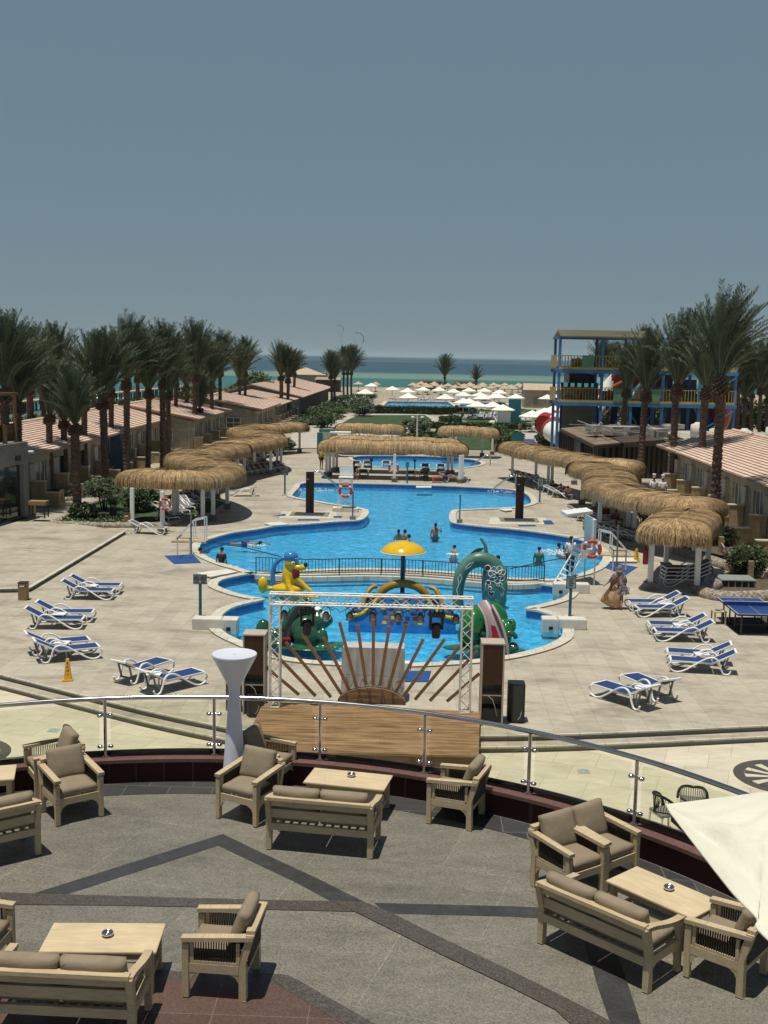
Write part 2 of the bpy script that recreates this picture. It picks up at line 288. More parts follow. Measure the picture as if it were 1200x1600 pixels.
# ------------------------------------------------------------ mesh builder
class MB:
    def __init__(s): s.v = []; s.f = []; s.m = []; s.s = []
    def add(s, vs, fs, mi=0, sm=False):
        o = len(s.v); s.v.extend([tuple(x) for x in vs])
        for f in fs: s.f.append([i+o for i in f]); s.m.append(mi); s.s.append(sm)
        return s
    def box(s, c, sz, rz=0.0, mi=0, R=None, taper=1.0):
        h = [x/2 for x in sz]; R = R or Matrix.Rotation(rz, 3, 'Z'); c = Vector(c); vs = []
        for dz in (-1, 1):
            k = taper if dz > 0 else 1
            for dx, dy in ((-1, -1), (1, -1), (1, 1), (-1, 1)): vs.append(c+R@Vector((dx*h[0]*k, dy*h[1]*k, dz*h[2])))
        return s.add(vs, [(3, 2, 1, 0), (4, 5, 6, 7), (0, 1, 5, 4), (1, 2, 6, 5), (2, 3, 7, 6), (3, 0, 4, 7)], mi)
    def bar(s, a, b, w_, h_=None, mi=0, up=(0, 0, 1)):
        a = Vector(a); b = Vector(b); h_ = h_ or w_; d = b-a; L = d.length
        if L < 1e-6: return s
        x = d/L; u = Vector(up)
        if abs(x.dot(u)) > 0.98: u = Vector((0, 1, 0))
        y = u.cross(x).normalized(); z = x.cross(y)
        return s.box((a+b)/2, (L, w_, h_), mi=mi, R=Matrix((x, y, z)).transposed())
    def cyl(s, a, b, r0, r1=None, n=10, mi=0, caps=True, sm=True):
        a = Vector(a); b = Vector(b); r1 = r0 if r1 is None else r1; d = (b-a).normalized()
        u = d.cross(Vector((0, 0, 1)) if abs(d.z) < 0.95 else Vector((0, 1, 0))).normalized(); w_ = d.cross(u)
        vs = []
        for p_, r in ((a, r0), (b, r1)):
            for i in range(n): t = 2*pi*i/n; vs.append(p_+(u*cos(t)+w_*sin(t))*r)
        s.add(vs, [(i, (i+1) % n, n+(i+1) % n, n+i) for i in range(n)], mi, sm)
        if caps: s.add(vs[:n], [list(range(n))[::-1]], mi); s.add(vs[n:], [list(range(n))], mi)
        return s
    def tube(s, path, r, n=8, mi=0, closed=False, rr=None, sy=1.0):
        pts = [Vector(p_) for p_ in path]; N = len(pts); vs = []; u = None
        for i, p_ in enumerate(pts):
            a = pts[(i-1) % N] if (closed or i > 0) else p_; b = pts[(i+1) % N] if (closed or i < N-1) else p_
            d = (b-a).normalized()
            if u is None: u = d.cross(Vector((0, 0, 1)) if abs(d.z) < 0.9 else Vector((0, 1, 0))).normalized()
            else: u = (u-d*u.dot(d)).normalized()
            w_ = d.cross(u); q = rr[i] if rr else r
            for k in range(n): t = 2*pi*k/n; vs.append(p_+(u*cos(t)+w_*sin(t)*sy)*q)
        fs = []
        for i in range(N if closed else N-1):
            j = (i+1) % N
            for k in range(n): fs.append((i*n+k, i*n+(k+1) % n, j*n+(k+1) % n, j*n+k))
        s.add(vs, fs, mi, True)
        if not closed: s.add(vs[:n], [list(range(n))[::-1]], mi); s.add(vs[-n:], [list(range(n))], mi)
        return s
    def lathe(s, prof, c=(0, 0, 0), n=24, mi=0, sm=True, sx=1, sy=1):
        c = Vector(c); vs = []; fs = []; k = len(prof)
        for r, z in prof:
            for i in range(n): t = 2*pi*i/n; vs.append(c+Vector((r*cos(t)*sx, r*sin(t)*sy, z)))
        for j in range(k-1):
            for i in range(n): fs.append((j*n+i, j*n+(i+1) % n, (j+1)*n+(i+1) % n, (j+1)*n+i))
        return s.add(vs, fs, mi, sm)
    def ell(s, c, r, n=16, k=10, mi=0, R=None, cut=None):
        c = Vector(c); r = Vector(r if not isinstance(r, (int, float)) else (r, r, r)); vs = []; fs = []; R = R or Matrix.Identity(3)
        for j in range(k+1):
            a = -pi/2+pi*j/k
            for i in range(n): t = 2*pi*i/n; vs.append(c+R@Vector((r.x*cos(a)*cos(t), r.y*cos(a)*sin(t), r.z*sin(a))))
        for j in range(k):
            for i in range(n): fs.append((j*n+i, j*n+(i+1) % n, (j+1)*n+(i+1) % n, (j+1)*n+i))
        return s.add(vs, fs, mi, True)
    def prism(s, poly, z0, z1, mi=0, mside=None, bottom=True):
        n = len(poly); A = sum(poly[i][0]*poly[(i+1) % n][1]-poly[(i+1) % n][0]*poly[i][1] for i in range(n))
        poly = [Vector((p_[0], p_[1])) for p_ in poly]
        if A < 0: poly = poly[::-1]
        top = [(p_.x, p_.y, z1) for p_ in poly]; bot = [(p_.x, p_.y, z0) for p_ in poly]
        tri = tessellate_polygon([[Vector(q) for q in top]])
        def up(t): a, b, c = (poly[i] for i in t); return (b-a).cross(c-a) > 0
        s.add(top, [t if up(t) else t[::-1] for t in tri], mi)
        if bottom: s.add(bot, [t[::-1] if up(t) else t for t in tri], mi)
        s.add(bot+top, [(i, (i+1) % n, n+(i+1) % n, n+i) for i in range(n)], mi if mside is None else mside)
        return s
    def extrude(s, poly3, d, mi=0, mside=None):
        # planar outline poly3 (3D points) swept by vector d
        d = Vector(d); a = [Vector(q) for q in poly3]; b = [q+d for q in a]; n = len(a)
        tri = tessellate_polygon([a])
        s.add(a, tri, mi); s.add(b, [t[::-1] for t in tri], mi)
        s.add(a+b, [(i, (i+1) % n, n+(i+1) % n, n+i) for i in range(n)], mi if mside is None else mside)
        return s
    def sheet(s, outer, holes, z, mi=0):
        loops = [[Vector((p_[0], p_[1])) for p_ in l] for l in [outer]+list(holes)]
        vs = []; es = []
        for l in loops:
            o = len(vs); vs += l; es += [(o+i, o+(i+1) % len(l)) for i in range(len(l))]
        v2, e2, f2 = delaunay_2d_cdt(vs, es, [], 0, 1e-5)[:3]
        def inside(p_, l):
            c = False; j = len(l)-1
            for i in range(len(l)):
                if (l[i].y > p_.y) != (l[j].y > p_.y) and p_.x < (l[j].x-l[i].x)*(p_.y-l[i].y)/(l[j].y-l[i].y)+l[i].x: c = not c
                j = i
            return c
        fs = []
        for t in f2:
            a, b, c = (v2[i] for i in t); m = (a+b+c)/3
            if inside(m, loops[0]) and not any(inside(m, h) for h in loops[1:]): fs.append(t if (b-a).cross(c-a) > 0 else t[::-1])
        return s.add([(v.x, v.y, z) for v in v2], fs, mi)
    def quad(s, a, b, c, d, mi=0): return s.add([a, b, c, d], [(0, 1, 2, 3)], mi)
    def build(s, name, mats, parent=None, bevel=0.0, fix=False, sub=0):
        me = bpy.data.meshes.new(name); me.from_pydata(s.v, [], s.f)
        for m in (mats if isinstance(mats, (list, tuple)) else [mats]): me.materials.append(m if not isinstance(m, str) else M[m])
        me.polygons.foreach_set('material_index', s.m); me.polygons.foreach_set('use_smooth', s.s); me.update()
        if fix or bevel:
            bm = bmesh.new(); bm.from_mesh(me)
            if bevel:
                bmesh.ops.remove_doubles(bm, verts=bm.verts, dist=1e-5)
                bmesh.ops.bevel(bm, geom=[e for e in bm.edges if len(e.link_faces) == 2 and e.calc_face_angle(0) > 0.6], offset=bevel, segments=2, affect='EDGES', clamp_overlap=True)
            bmesh.ops.recalc_face_normals(bm, faces=bm.faces); bm.to_mesh(me); bm.free()
        o = bpy.data.objects.new(name, me); col.objects.link(o)
        if parent: o.parent = parent
        return o
def tag(o, label=None, cat=None, group=None, kind=None):
    if label: o['label'] = label
    if cat: o['category'] = cat
    if group: o['group'] = group
    if kind: o['kind'] = kind
    return o
def thing(name, loc, rz, label, cat, group=None, scale=1.0):
    o = bpy.data.objects.new(name, None); col.objects.link(o); o.location = loc; o.rotation_euler = (0, 0, rz); o.scale = (scale,)*3
    o.empty_display_size = 0.2
    return tag(o, label, cat, group)
KIDS = {}
def kids(o): return [c for c in o.children]
def dup(src, loc, rz, label, group=None, scale=None, parent=None):
    def rec(o, par):
        c = o.copy(); col.objects.link(c)
        if par: c.parent = par
        for k in kids(o): rec(k, c)
        return c
    r = rec(src, None); r.location = loc; r.rotation_euler = (0, 0, rz)
    if scale is not None: r.scale = (scale,)*3 if not isinstance(scale, tuple) else scale
    r['label'] = label
    if group: r['group'] = group
    return r
ORD = ['first', 'second', 'third', 'fourth', 'fifth', 'sixth', 'seventh', 'eighth', 'ninth', 'tenth', 'eleventh', 'twelfth', 'thirteenth', 'fourteenth', 'fifteenth', 'sixteenth', 'seventeenth', 'eighteenth', 'nineteenth', 'twentieth', 'twenty-first', 'twenty-second', 'twenty-third', 'twenty-fourth', 'twenty-fifth', 'twenty-sixth', 'twenty-seventh', 'twenty-eighth', 'twenty-ninth', 'thirtieth']
def smooth(pts, k=6, closed=True):
    n = len(pts); o = []
    rng = range(n if closed else n-1)
    for i in rng:
        p0, p1, p2, p3 = (pts[(i+j) % n] if closed else pts[min(max(i+j, 0), n-1)] for j in (-1, 0, 1, 2))
        for q in range(k):
            t = q/k; o.append(tuple(0.5*((2*b)+(-a+c)*t+(2*a-5*b+4*c-d)*t*t+(-a+3*b-3*c+d)*t**3) for a, b, c, d in zip(p0, p1, p2, p3)))
    if not closed: o.append(tuple(pts[-1]))
    return o
def offset(poly, d):
    n = len(poly); A = sum(poly[i][0]*poly[(i+1) % n][1]-poly[(i+1) % n][0]*poly[i][1] for i in range(n)); sg = 1 if A > 0 else -1
    o = []
    for i in range(n):
        a, b, c = (Vector(poly[(i+j) % n][:2]) for j in (-1, 0, 1))
        t1 = (b-a).normalized(); t2 = (c-b).normalized(); n1 = Vector((t1.y, -t1.x))*sg; n2 = Vector((t2.y, -t2.x))*sg
        m = (n1+n2); m = m.normalized() if m.length > 1e-6 else n1; k = 1/max(0.5, m.dot(n1)); q = b+m*d*k; o.append((q.x, q.y))
    return o
# ============================================================ SETTING
def xy(px, z=0.0): return [tuple(P(a, b, z)[:2]) for a, b in px]
# ---- pools (outlines measured on the photograph, at water level)
main_px = [(478,757),(560,758),(640,760),(700,762),(760,765),(800,768),(817,772),(827,778),(831,788),(820,793),(800,796),(767,797.5),(735,799),(712,800),(705,803),(703,810),(704,817),(713,821),(753,826),(800,830),(833,834),(880,841),(910,848),(933,860),(942,868),(943,877),(935,889),(915,899),(890,905),(862,910),
           (838,909),(800,908),(767,904),(700,898),(630,894),(550,893),(467,896),(405,901),(375,893),(347,885),(320,873),(311,863),(313,853),(328,846),(360,837),(400,831),(433,825.5),(483,822),(533,818),(560,816.5),(571,811),(575,803),(568,798),(530,792),(500,787),(470,782),(456,778),(458,773),(466,765)]
kid_px = [(400,901),(467,903.5),(550,902),(630,902.5),(700,907.5),(767,913),(800,916.5),(850,918),(872,922),(890,927),(888,934),(877,941),(850,949),(822,956),(843,960),(872,971),(880,982),(881,993),(877,1003),(850,1017),(800,1030),(750,1037),(717,1040),(667,1043),(600,1044),(530,1042),(467,1037),(420,1027),(380,1010),(353,997),(340,983),(347,965),(367,953),(400,945),(412,941),(393,938),(367,932),(343,923),(338,918),(345,911),(365,906)]
rear_px = [(550,717),(553,721),(565,727),(593,732),(640,734.5),(698,734.5),(733,732),(752,727.5),(746,722),(724,718.5),(690,716),(650,714.5),(600,714),(565,714.5)]
WZ = -0.10
pools = []
for nm, px, lab_ in (('main', main_px, 1), ('kids', kid_px, 2), ('rear', rear_px, 3)):
    pools.append(smooth(xy(px, WZ), 3))
farpools = [xy([(598,636),(606,628),(700,629),(711,636.5)], WZ), xy([(716,636.5),(722,629.5),(788,630),(797,636)], WZ), xy([(770,664),(778,654),(850,655),(858,668),(812,672)], WZ), xy([(808,646),(812,640),(838,641),(842,647)], WZ)]
allp = pools+farpools
# ---- ground, sea
coast = [(-400,-80),(-62,-80),(-58,60),(-55,150),(-50,215),(-30,250),(0,262),(60,258),(120,262),(260,270),(420,240),(420,-80),(-400,-80.0)]
g = MB(); shore = smooth([(-57,-90),(-56,0),(-57,60),(-52,120),(-52,190),(-46,260),(-34,325),(-10,346),(60,344),(120,350),(260,366),(420,350)], 5, False)
gpoly = shore+[(420,-90)]
DK = [(-21.6,30.5),(-21.6,135),(26,135),(26,24)]        # hole that the paved deck fills
hole = [(-24,26),(-24,250-10),(27,240-10),(27,20)]
hole = [(-24,20),(-24,108),(28,108),(28,20)]
hl = [hole]+[p_ for p_ in farpools]
g.sheet(gpoly, hl, -0.05)
n0 = len(gpoly)
for i in range(len(shore)-1):
    a, b = shore[i], shore[i+1]; g.quad((a[0], a[1], -0.05), (b[0], b[1], -0.05), (b[0]+(-6 if b[0] < -30 else 0), b[1]+(6 if b[0] > -48 else 0), -1.9), (a[0]+(-6 if a[0] < -40 else 0), a[1]+(6 if a[0] > -48 else 0), -1.9))
tag(g.build('ground', 'sand'), kind='structure')
def m_sea():
    m, t, bs = newmat('sea water', 0.35, 0, 0.25)
    w_ = V(t, 'World'); s = nn(t, 'ShaderNodeSeparateXYZ'); t.links.new(w_, s.inputs[0])
    wob = ntex(t, mapv(t, w_, (0.0012, 0.0025, 1)), 1.0, 4, 0.6)
    w2 = nn(t, 'ShaderNodeMath', operation='MULTIPLY_ADD'); t.links.new(wob, w2.inputs[0]); w2.inputs[1].default_value = 160; w2.inputs[2].default_value = -80
    ad = nn(t, 'ShaderNodeMath', operation='ADD'); t.links.new(s.outputs[1], ad.inputs[0]); t.links.new(w2.outputs[0], ad.inputs[1])
    lg = nn(t, 'ShaderNodeMath', operation='LOGARITHM'); t.links.new(ad.outputs[0], lg.inputs[0]); lg.inputs[1].default_value = 10.0
    mr = nn(t, 'ShaderNodeMapRange'); t.links.new(lg.outputs[0], mr.inputs[0]); mr.inputs[1].default_value = 1.8; mr.inputs[2].default_value = 4.2
    # shallow grey flats -> turquoise -> pale sandbar -> deep blue with pale streaks
    def q(Y): return (math.log10(Y)-1.8)/2.4
    c = ramp(t, mr.outputs[0], [(q(100), (0.115, 0.15, 0.135)), (q(185), (0.11, 0.155, 0.14)), (q(250), (0.025, 0.125, 0.105)), (q(520), (0.022, 0.12, 0.11)), (q(560), (0.16, 0.25, 0.18)), (q(700), (0.14, 0.22, 0.16)), (q(760), (0.018, 0.07, 0.095)), (q(1700), (0.014, 0.045, 0.075)), (q(2300), (0.014, 0.045, 0.075)), (q(2500), (0.09, 0.14, 0.14)), (q(2800), (0.016, 0.055, 0.085)), (q(9000), (0.014, 0.04, 0.065))])
    st = ntex(t, mapv(t, w_, (0.004, 0.05, 1)), 1.0, 4, 0.6)
    c = mixc(t, 1.0, c, ramp(t, st, [(0.3, (0.85,)*3), (0.7, (1.12,)*3)]), 'MULTIPLY')
    t.links.new(c, bs.inputs['Base Color'])
    bump(t, ntex(t, mapv(t, w_, (0.25, 0.6, 1)), 1.0, 5, 0.65), bs, 0.5, 0.6); return m
M['sea'] = m_sea()
sea = MB()
ys = [-300, 60, 150, 260, 500, 1000, 3000, 12000, 60000]
for a, b in zip(ys, ys[1:]): sea.quad((-60000, a, -1.5), (60000, a, -1.5), (60000, b, -1.5), (-60000, b, -1.5))
tag(sea.build('sea', 'sea'), kind='structure')

# ---- paved deck at z=0 with the pool openings
edge0 = smooth(xy([(-240,1003),(-100,1028),(0,1053),(120,1083),(230,1110),(335,1132),(395,1141),(560,1147),(750,1149),(900,1146),(1050,1140),(1200,1133),(1400,1126),(1800,1115)]), 3, False)
edge0 = [(-60, 42.0)]+edge0+[(60, 33)]
def lerp_edge(e, d): return [(x, y-d) for x, y in e]
def band(name, e_hi, e_lo, z_hi, z_lo, mt):
    b = MB()
    for i in range(len(e_hi)-1):
        a, c = e_hi[i], e_hi[i+1]; p_, q = e_lo[i], e_lo[i+1]
        b.quad((a[0], a[1], z_hi), (a[0], a[1], z_lo), (c[0], c[1], z_lo), (c[0], c[1], z_hi), mi=1)      # riser
        b.quad((a[0], a[1], z_lo), (p_[0], p_[1], z_lo), (q[0], q[1], z_lo), (c[0], c[1], z_lo))
    return b
dk = MB()
e0 = [p_ for p_ in edge0 if -24 < p_[0] < 28]
outer = [(-24, 30.0)] if False else []
deckouter = [(28, 20.5+9)]+[(28, 108), (-24, 108)]
ea = [p_ for p_ in edge0 if -24 <= p_[0] <= 28]
# interpolate the edge exactly at the deck's two sides
def yat(x):
    for a, b in zip(edge0, edge0[1:]):
        if a[0] <= x <= b[0]: return a[1]+(b[1]-a[1])*(x-a[0])/(b[0]-a[0])
    return edge0[-1][1]
deckouter = [(-24, yat(-24))]+[p_ for p_ in ea if -24 < p_[0] < 28]+[(28, yat(28)), (28, 108), (-24, 108)]
cop = [offset(p_, 0.0) for p_ in pools]
dk.sheet(deckouter, pools, 0.0)
for x in (-24, 28):
    dk.quad((x, 20, -0.3), (x, 108, -0.3), (x, 108, 0.0), (x, 20, 0.0))
dk.quad((-24, 108, -0.3), (28, 108, -0.3), (28, 108, 0), (-24, 108, 0))
tag(dk.build('deck', ['deck']), kind='structure')
st = MB()
RZ = [(0.0, -0.15, 0.0), (-0.15, -0.30, 0.38)]
eo = deckouter[:len(deckouter)-2]
e1 = [(x, y-0.40) for x, y in eo]
for (hi, lo, e, nx) in ((0.0, -0.15, eo, e1), (-0.15, -0.30, e1, None)):
    for i in range(len(e)-1):
        a, c = e[i], e[i+1]
        st.quad((a[0], a[1], hi-0.035), (a[0], a[1], lo), (c[0], c[1], lo), (c[0], c[1], hi-0.035), mi=1)
        # nosing strip, slightly proud
        for (y0, y1, za, zb, mm) in ((0.02, -0.05, hi+0.004, hi+0.004, 2), (-0.05, -0.05, hi+0.004, hi-0.035, 2), (-0.05, 0.0, hi-0.035, hi-0.035, 2)):
            st.quad((a[0], a[1]+y0, za), (a[0], a[1]+y1, zb), (c[0], c[1]+y1, zb), (c[0], c[1]+y0, za), mi=mm)
        if nx: b_, d_ = nx[i], nx[i+1]; st.quad((a[0], a[1], lo), (b_[0], b_[1], lo), (d_[0], d_[1], lo), (c[0], c[1], lo), mi=0)
tag(st.build('steps', ['deck', 'plaster', 'coping']), kind='structure')
pl = MB(); pz = [(x, y-0.40) for x, y in eo]
pl.sheet([(-24, 4), (28, 4)]+pz[::-1], [], -0.30)
tag(pl.build('plaza', 'plaza'), kind='structure')
# medallions set flush into the plaza
def medallion(px, py, R):
    c = P(px, py, -0.296); m = MB(); n = 40
    vs = [(c.x+R*cos(2*pi*i/n), c.y+R*sin(2*pi*i/n), -0.296) for i in range(n)]+[(c.x+R*.78*cos(2*pi*i/n), c.y+R*.78*sin(2*pi*i/n), -0.296) for i in range(n)]
    m.add(vs, [(i, (i+1) % n, n+(i+1) % n, n+i) for i in range(n)])
    for k in range(12):
        a = 2*pi*k/12+0.2; d = 0.085; r0, r1 = R*.2, R*.779
        pts = [(r0, a-d*.6), (r1, a-d*1.6), (r1, a+d*1.6), (r0, a+d*.6)]
        m.add([(c.x+r*cos(t), c.y+r*sin(t), -0.292) for r, t in pts], [(0, 1, 2, 3)])
    return m
for px, py in ((1226,1214),(-62,1178)):
    tag(medallion(px, py, 1.15).build('paving_medallion', 'browngran'), kind='structure')
# raised paving by the glazed pavilion (one low step)
rp = MB(); rpoly = xy([(196,829),(44,919),(-260,925),(-420,860),(-420,815),(90,815)], 0.15)
rp.prism(rpoly, 0.004, 0.15, 0, 1)
for a, b in zip(rpoly[:3], rpoly[1:3]):
    rp.bar((a[0], a[1], 0.154), (b[0], b[1], 0.154), 0.16, 0.03, mi=2)
tag(rp.build('raised_pavement', ['deck', 'plaster', 'coping']), kind='structure')

# ---- pools: basin, coping, water
def pool(name, poly, label, depth=-0.50, cw=0.34, extra=None):
    t = MB(); n = len(poly)
    t.sheet(poly, [], depth)
    A = sum(poly[i][0]*poly[(i+1) % n][1]-poly[(i+1) % n][0]*poly[i][1] for i in range(n))
    pp = poly if A > 0 else poly[::-1]
    for i in range(n):
        a, b = pp[i], pp[(i+1) % n]
        t.quad((b[0], b[1], 0.03), (a[0], a[1], 0.03), (a[0], a[1], -0.3), (b[0], b[1], -0.3), mi=1)
        t.quad((b[0], b[1], -0.3), (a[0], a[1], -0.3), (a[0], a[1], depth), (b[0], b[1], depth), mi=0)
    tag(t.build('pool_basin', ['pooltile', 'pooldark']), kind='structure')
    wtr = MB(); wtr.sheet(poly, [], WZ); tag(wtr.build('pool_water', 'water'), kind='structure')
    c = MB(); o = offset(poly, cw); i_ = offset(poly, -0.05)
    m = len(poly)
    for k in range(m):
        a, b, c2, d = i_[k], i_[(k+1) % m], o[(k+1) % m], o[k]
        c.quad((a[0], a[1], 0.05), (b[0], b[1], 0.05), (c2[0], c2[1], 0.05), (d[0], d[1], 0.05))
        c.quad((a[0], a[1], 0.05), (b[0], b[1], 0.05), (b[0], b[1], -0.02), (a[0], a[1], -0.02))
        c.quad((d[0], d[1], 0.05), (c2[0], c2[1], 0.05), (c2[0], c2[1], 0.001), (d[0], d[1], 0.001), mi=1)
    tag(c.build('pool_coping', ['coping', 'plaster'], fix=True), kind='structure')
pool('main', pools[0], '')
pool('kids', pools[1], '', -0.35)
pool('rear', pools[2], '')
for f in farpools: pool('far', f, '', -0.5, 0.8)

# ---- terrace (z = 3.05), parapet and curved glass balustrade
TZ = 3.05; CC = Vector((-2.55, 7.81)); CR = 8.05; A0, A1 = radians(-62), radians(84)
def arc(r, a, z): return (CC.x+r*sin(a), CC.y+r*cos(a), z)
NA = 96; angs = [A0+(A1-A0)*i/NA for i in range(NA+1)]
tr_ = MB()
ring = [arc(CR-0.10, a, 0)[:2] for a in angs]
tr_.sheet(ring+[(CC.x+CR*sin(A1), -2), (CC.x+CR*sin(A0), -2)], [], TZ)
tag(tr_.build('terrace_floor', ['granite']), kind='structure')
def strip(px, mt, z=TZ+0.004, name='terrace_inlay'):
    s = MB(); s.sheet(xy(px, z), [], z); tag(s.build(name, mt), kind='structure')
strip([(55,1395),(348,1303),(341,1321),(106,1396.5)], 'slate', TZ+0.004)
strip([(348,1303),(400,1328),(497,1373),(567,1408),(517,1408),(463,1379),(400,1349),(341,1321)], 'slate', TZ+0.004)
strip([(-60,1392),(0,1394),(127,1398),(312,1403),(427,1406),(568,1409),(552,1424),(423,1421),(310,1417),(157,1414),(0,1413),(-60,1412)], 'browngran', TZ+0.008)
strip([(585,1410.5),(800,1416),(870,1419),(1010,1423),(1010,1440),(833,1434),(800,1432),(604,1427)], 'slate', TZ+0.004)
strip([(517,1407),(568,1408.5),(613,1427),(707,1473),(800,1517),(883,1558),(965,1601),(1010,1625),(920,1625),(867,1577),(800,1543),(700,1496),(553,1423)], 'browngran', TZ+0.012)
strip([(-80,1511),(263,1517),(425,1521),(450,1523),(432,1537),(263,1531.5),(-80,1527)], 'browngran', TZ+0.004)
strip([(450,1523),(467,1532),(587,1600),(640,1632),(590,1632),(537,1600),(432,1537)], 'browngran', TZ+0.008)
strip([(-80,1527),(263,1531.5),(432,1537),(537,1600),(590,1632),(590,1680),(-80,1680)], 'redgranite', TZ+0.005)
strip([(903,1425),(940,1425),(983,1543),(1012,1632),(966,1632),(933,1537)], 'slate', TZ+0.016)
bd = MB(); wl = MB(); cp = MB()
def ringband(mb, r0, r1, z0, z1, mi=0):
    for a, b in zip(angs, angs[1:]): mb.quad(arc(r0, a, z0), arc(r1, a, z1), arc(r1, b, z1), arc(r0, b, z0), mi=mi)
ringband(bd, CR-0.58, CR-0.13, TZ+0.006, TZ+0.006)
tag(bd.build('terrace_border', m_tiles('slate border', (0.042, 0.042, 0.045), (0.075, 0.07, 0.068), (0.14, 0.13, 0.12), 0.62, 0.62, 0.008, stain=0.3)), kind='structure')
PZ = 3.41
ringband(wl, CR-0.10, CR-0.10, PZ-0.05, TZ-0.01)
ringband(wl, CR+0.22, CR+0.22, -0.35, PZ-0.05)
for a in (angs[0], angs[-1]): wl.quad(arc(CR-0.1, a, TZ-0.5), arc(CR+0.22, a, TZ-0.5), arc(CR+0.22, a, PZ-0.05), arc(CR-0.1, a, PZ-0.05))
para = thing('terrace_parapet', (0, 0, 0), 0, 'low curved mahogany granite parapet round the lounge terrace', 'parapet')
wl.build('wall', m_wallstone('mahogany cladding', (0.05, 0.018, 0.013), (0.065, 0.024, 0.018), (0.10, 0.06, 0.05), 0.45, 0.6), para, fix=False)
for (r0, z0, r1, z1) in ((CR-0.16, PZ, CR+0.28, PZ), (CR-0.16, PZ-0.05, CR-0.16, PZ), (CR+0.28, PZ, CR+0.28, PZ-0.05), (CR+0.28, PZ-0.05, CR-0.16, PZ-0.05)): ringband(cp, r0, r1, z0, z1)
cp.build('coping', 'copinggran', para)
rail = thing('glass_balustrade', (0, 0, 0), 0, 'curved balustrade of steel posts, round handrail and clear glass panes on the terrace parapet', 'balustrade')
RR = CR+0.0; da = radians(11.04); a0 = radians(-13.15); HZ = PZ+0.87
k0, k1 = -5, 8
hr = MB(); hr.tube([arc(RR, a0+da*(k0+i/6), HZ) for i in range((k1-k0)*6+1)], 0.034, 12); hr.build('handrail', 'steel', rail)
ch = MB()
for (z_, r_) in ((PZ+0.03, RR),):
    ch.tube([arc(r_+0.12, a0+da*(k0+i/6), z_) for i in range((k1-k0)*6+1)], 0.03, 6)
ch.build('base_channel', 'dark', rail)
for k in range(k0, k1+1):
    a = a0+da*k; p_ = MB(); b0 = Vector(arc(RR, a, PZ)); p_.cyl(b0, (b0.x, b0.y, HZ-0.03), 0.024, n=12)
    p_.cyl(b0, (b0.x, b0.y, PZ+0.015), 0.05, n=14); po = p_.build('post', 'steel', rail)
    tg = Vector((cos(a), -sin(a), 0))
    for h in (0.16, 0.62):
        q = Vector((b0.x, b0.y, PZ+h))
        for sgn in (-1, 1):
            c_ = MB(); c_.cyl(q+tg*sgn*0.015, q+tg*sgn*0.075, 0.014, n=8); c_.ell(q+tg*sgn*0.075, (0.042, 0.034, 0.028), 10, 6)
            c_.build('clamp', 'steel', po)
for k in range(k0, k1):
    g_ = MB(); n = 6
    for th in (-0.006, 0.006):
        vs = []
        for i in range(n+1):
            a = a0+da*(k+0.05+0.90*i/n); vs += [arc(RR+th, a, PZ+0.03), arc(RR+th, a, HZ-0.075)]
        g_.add(vs, [(2*i, 2*i+2, 2*i+3, 2*i+1) for i in range(n)])
    g_.build('glass_pane', 'glass', rail)
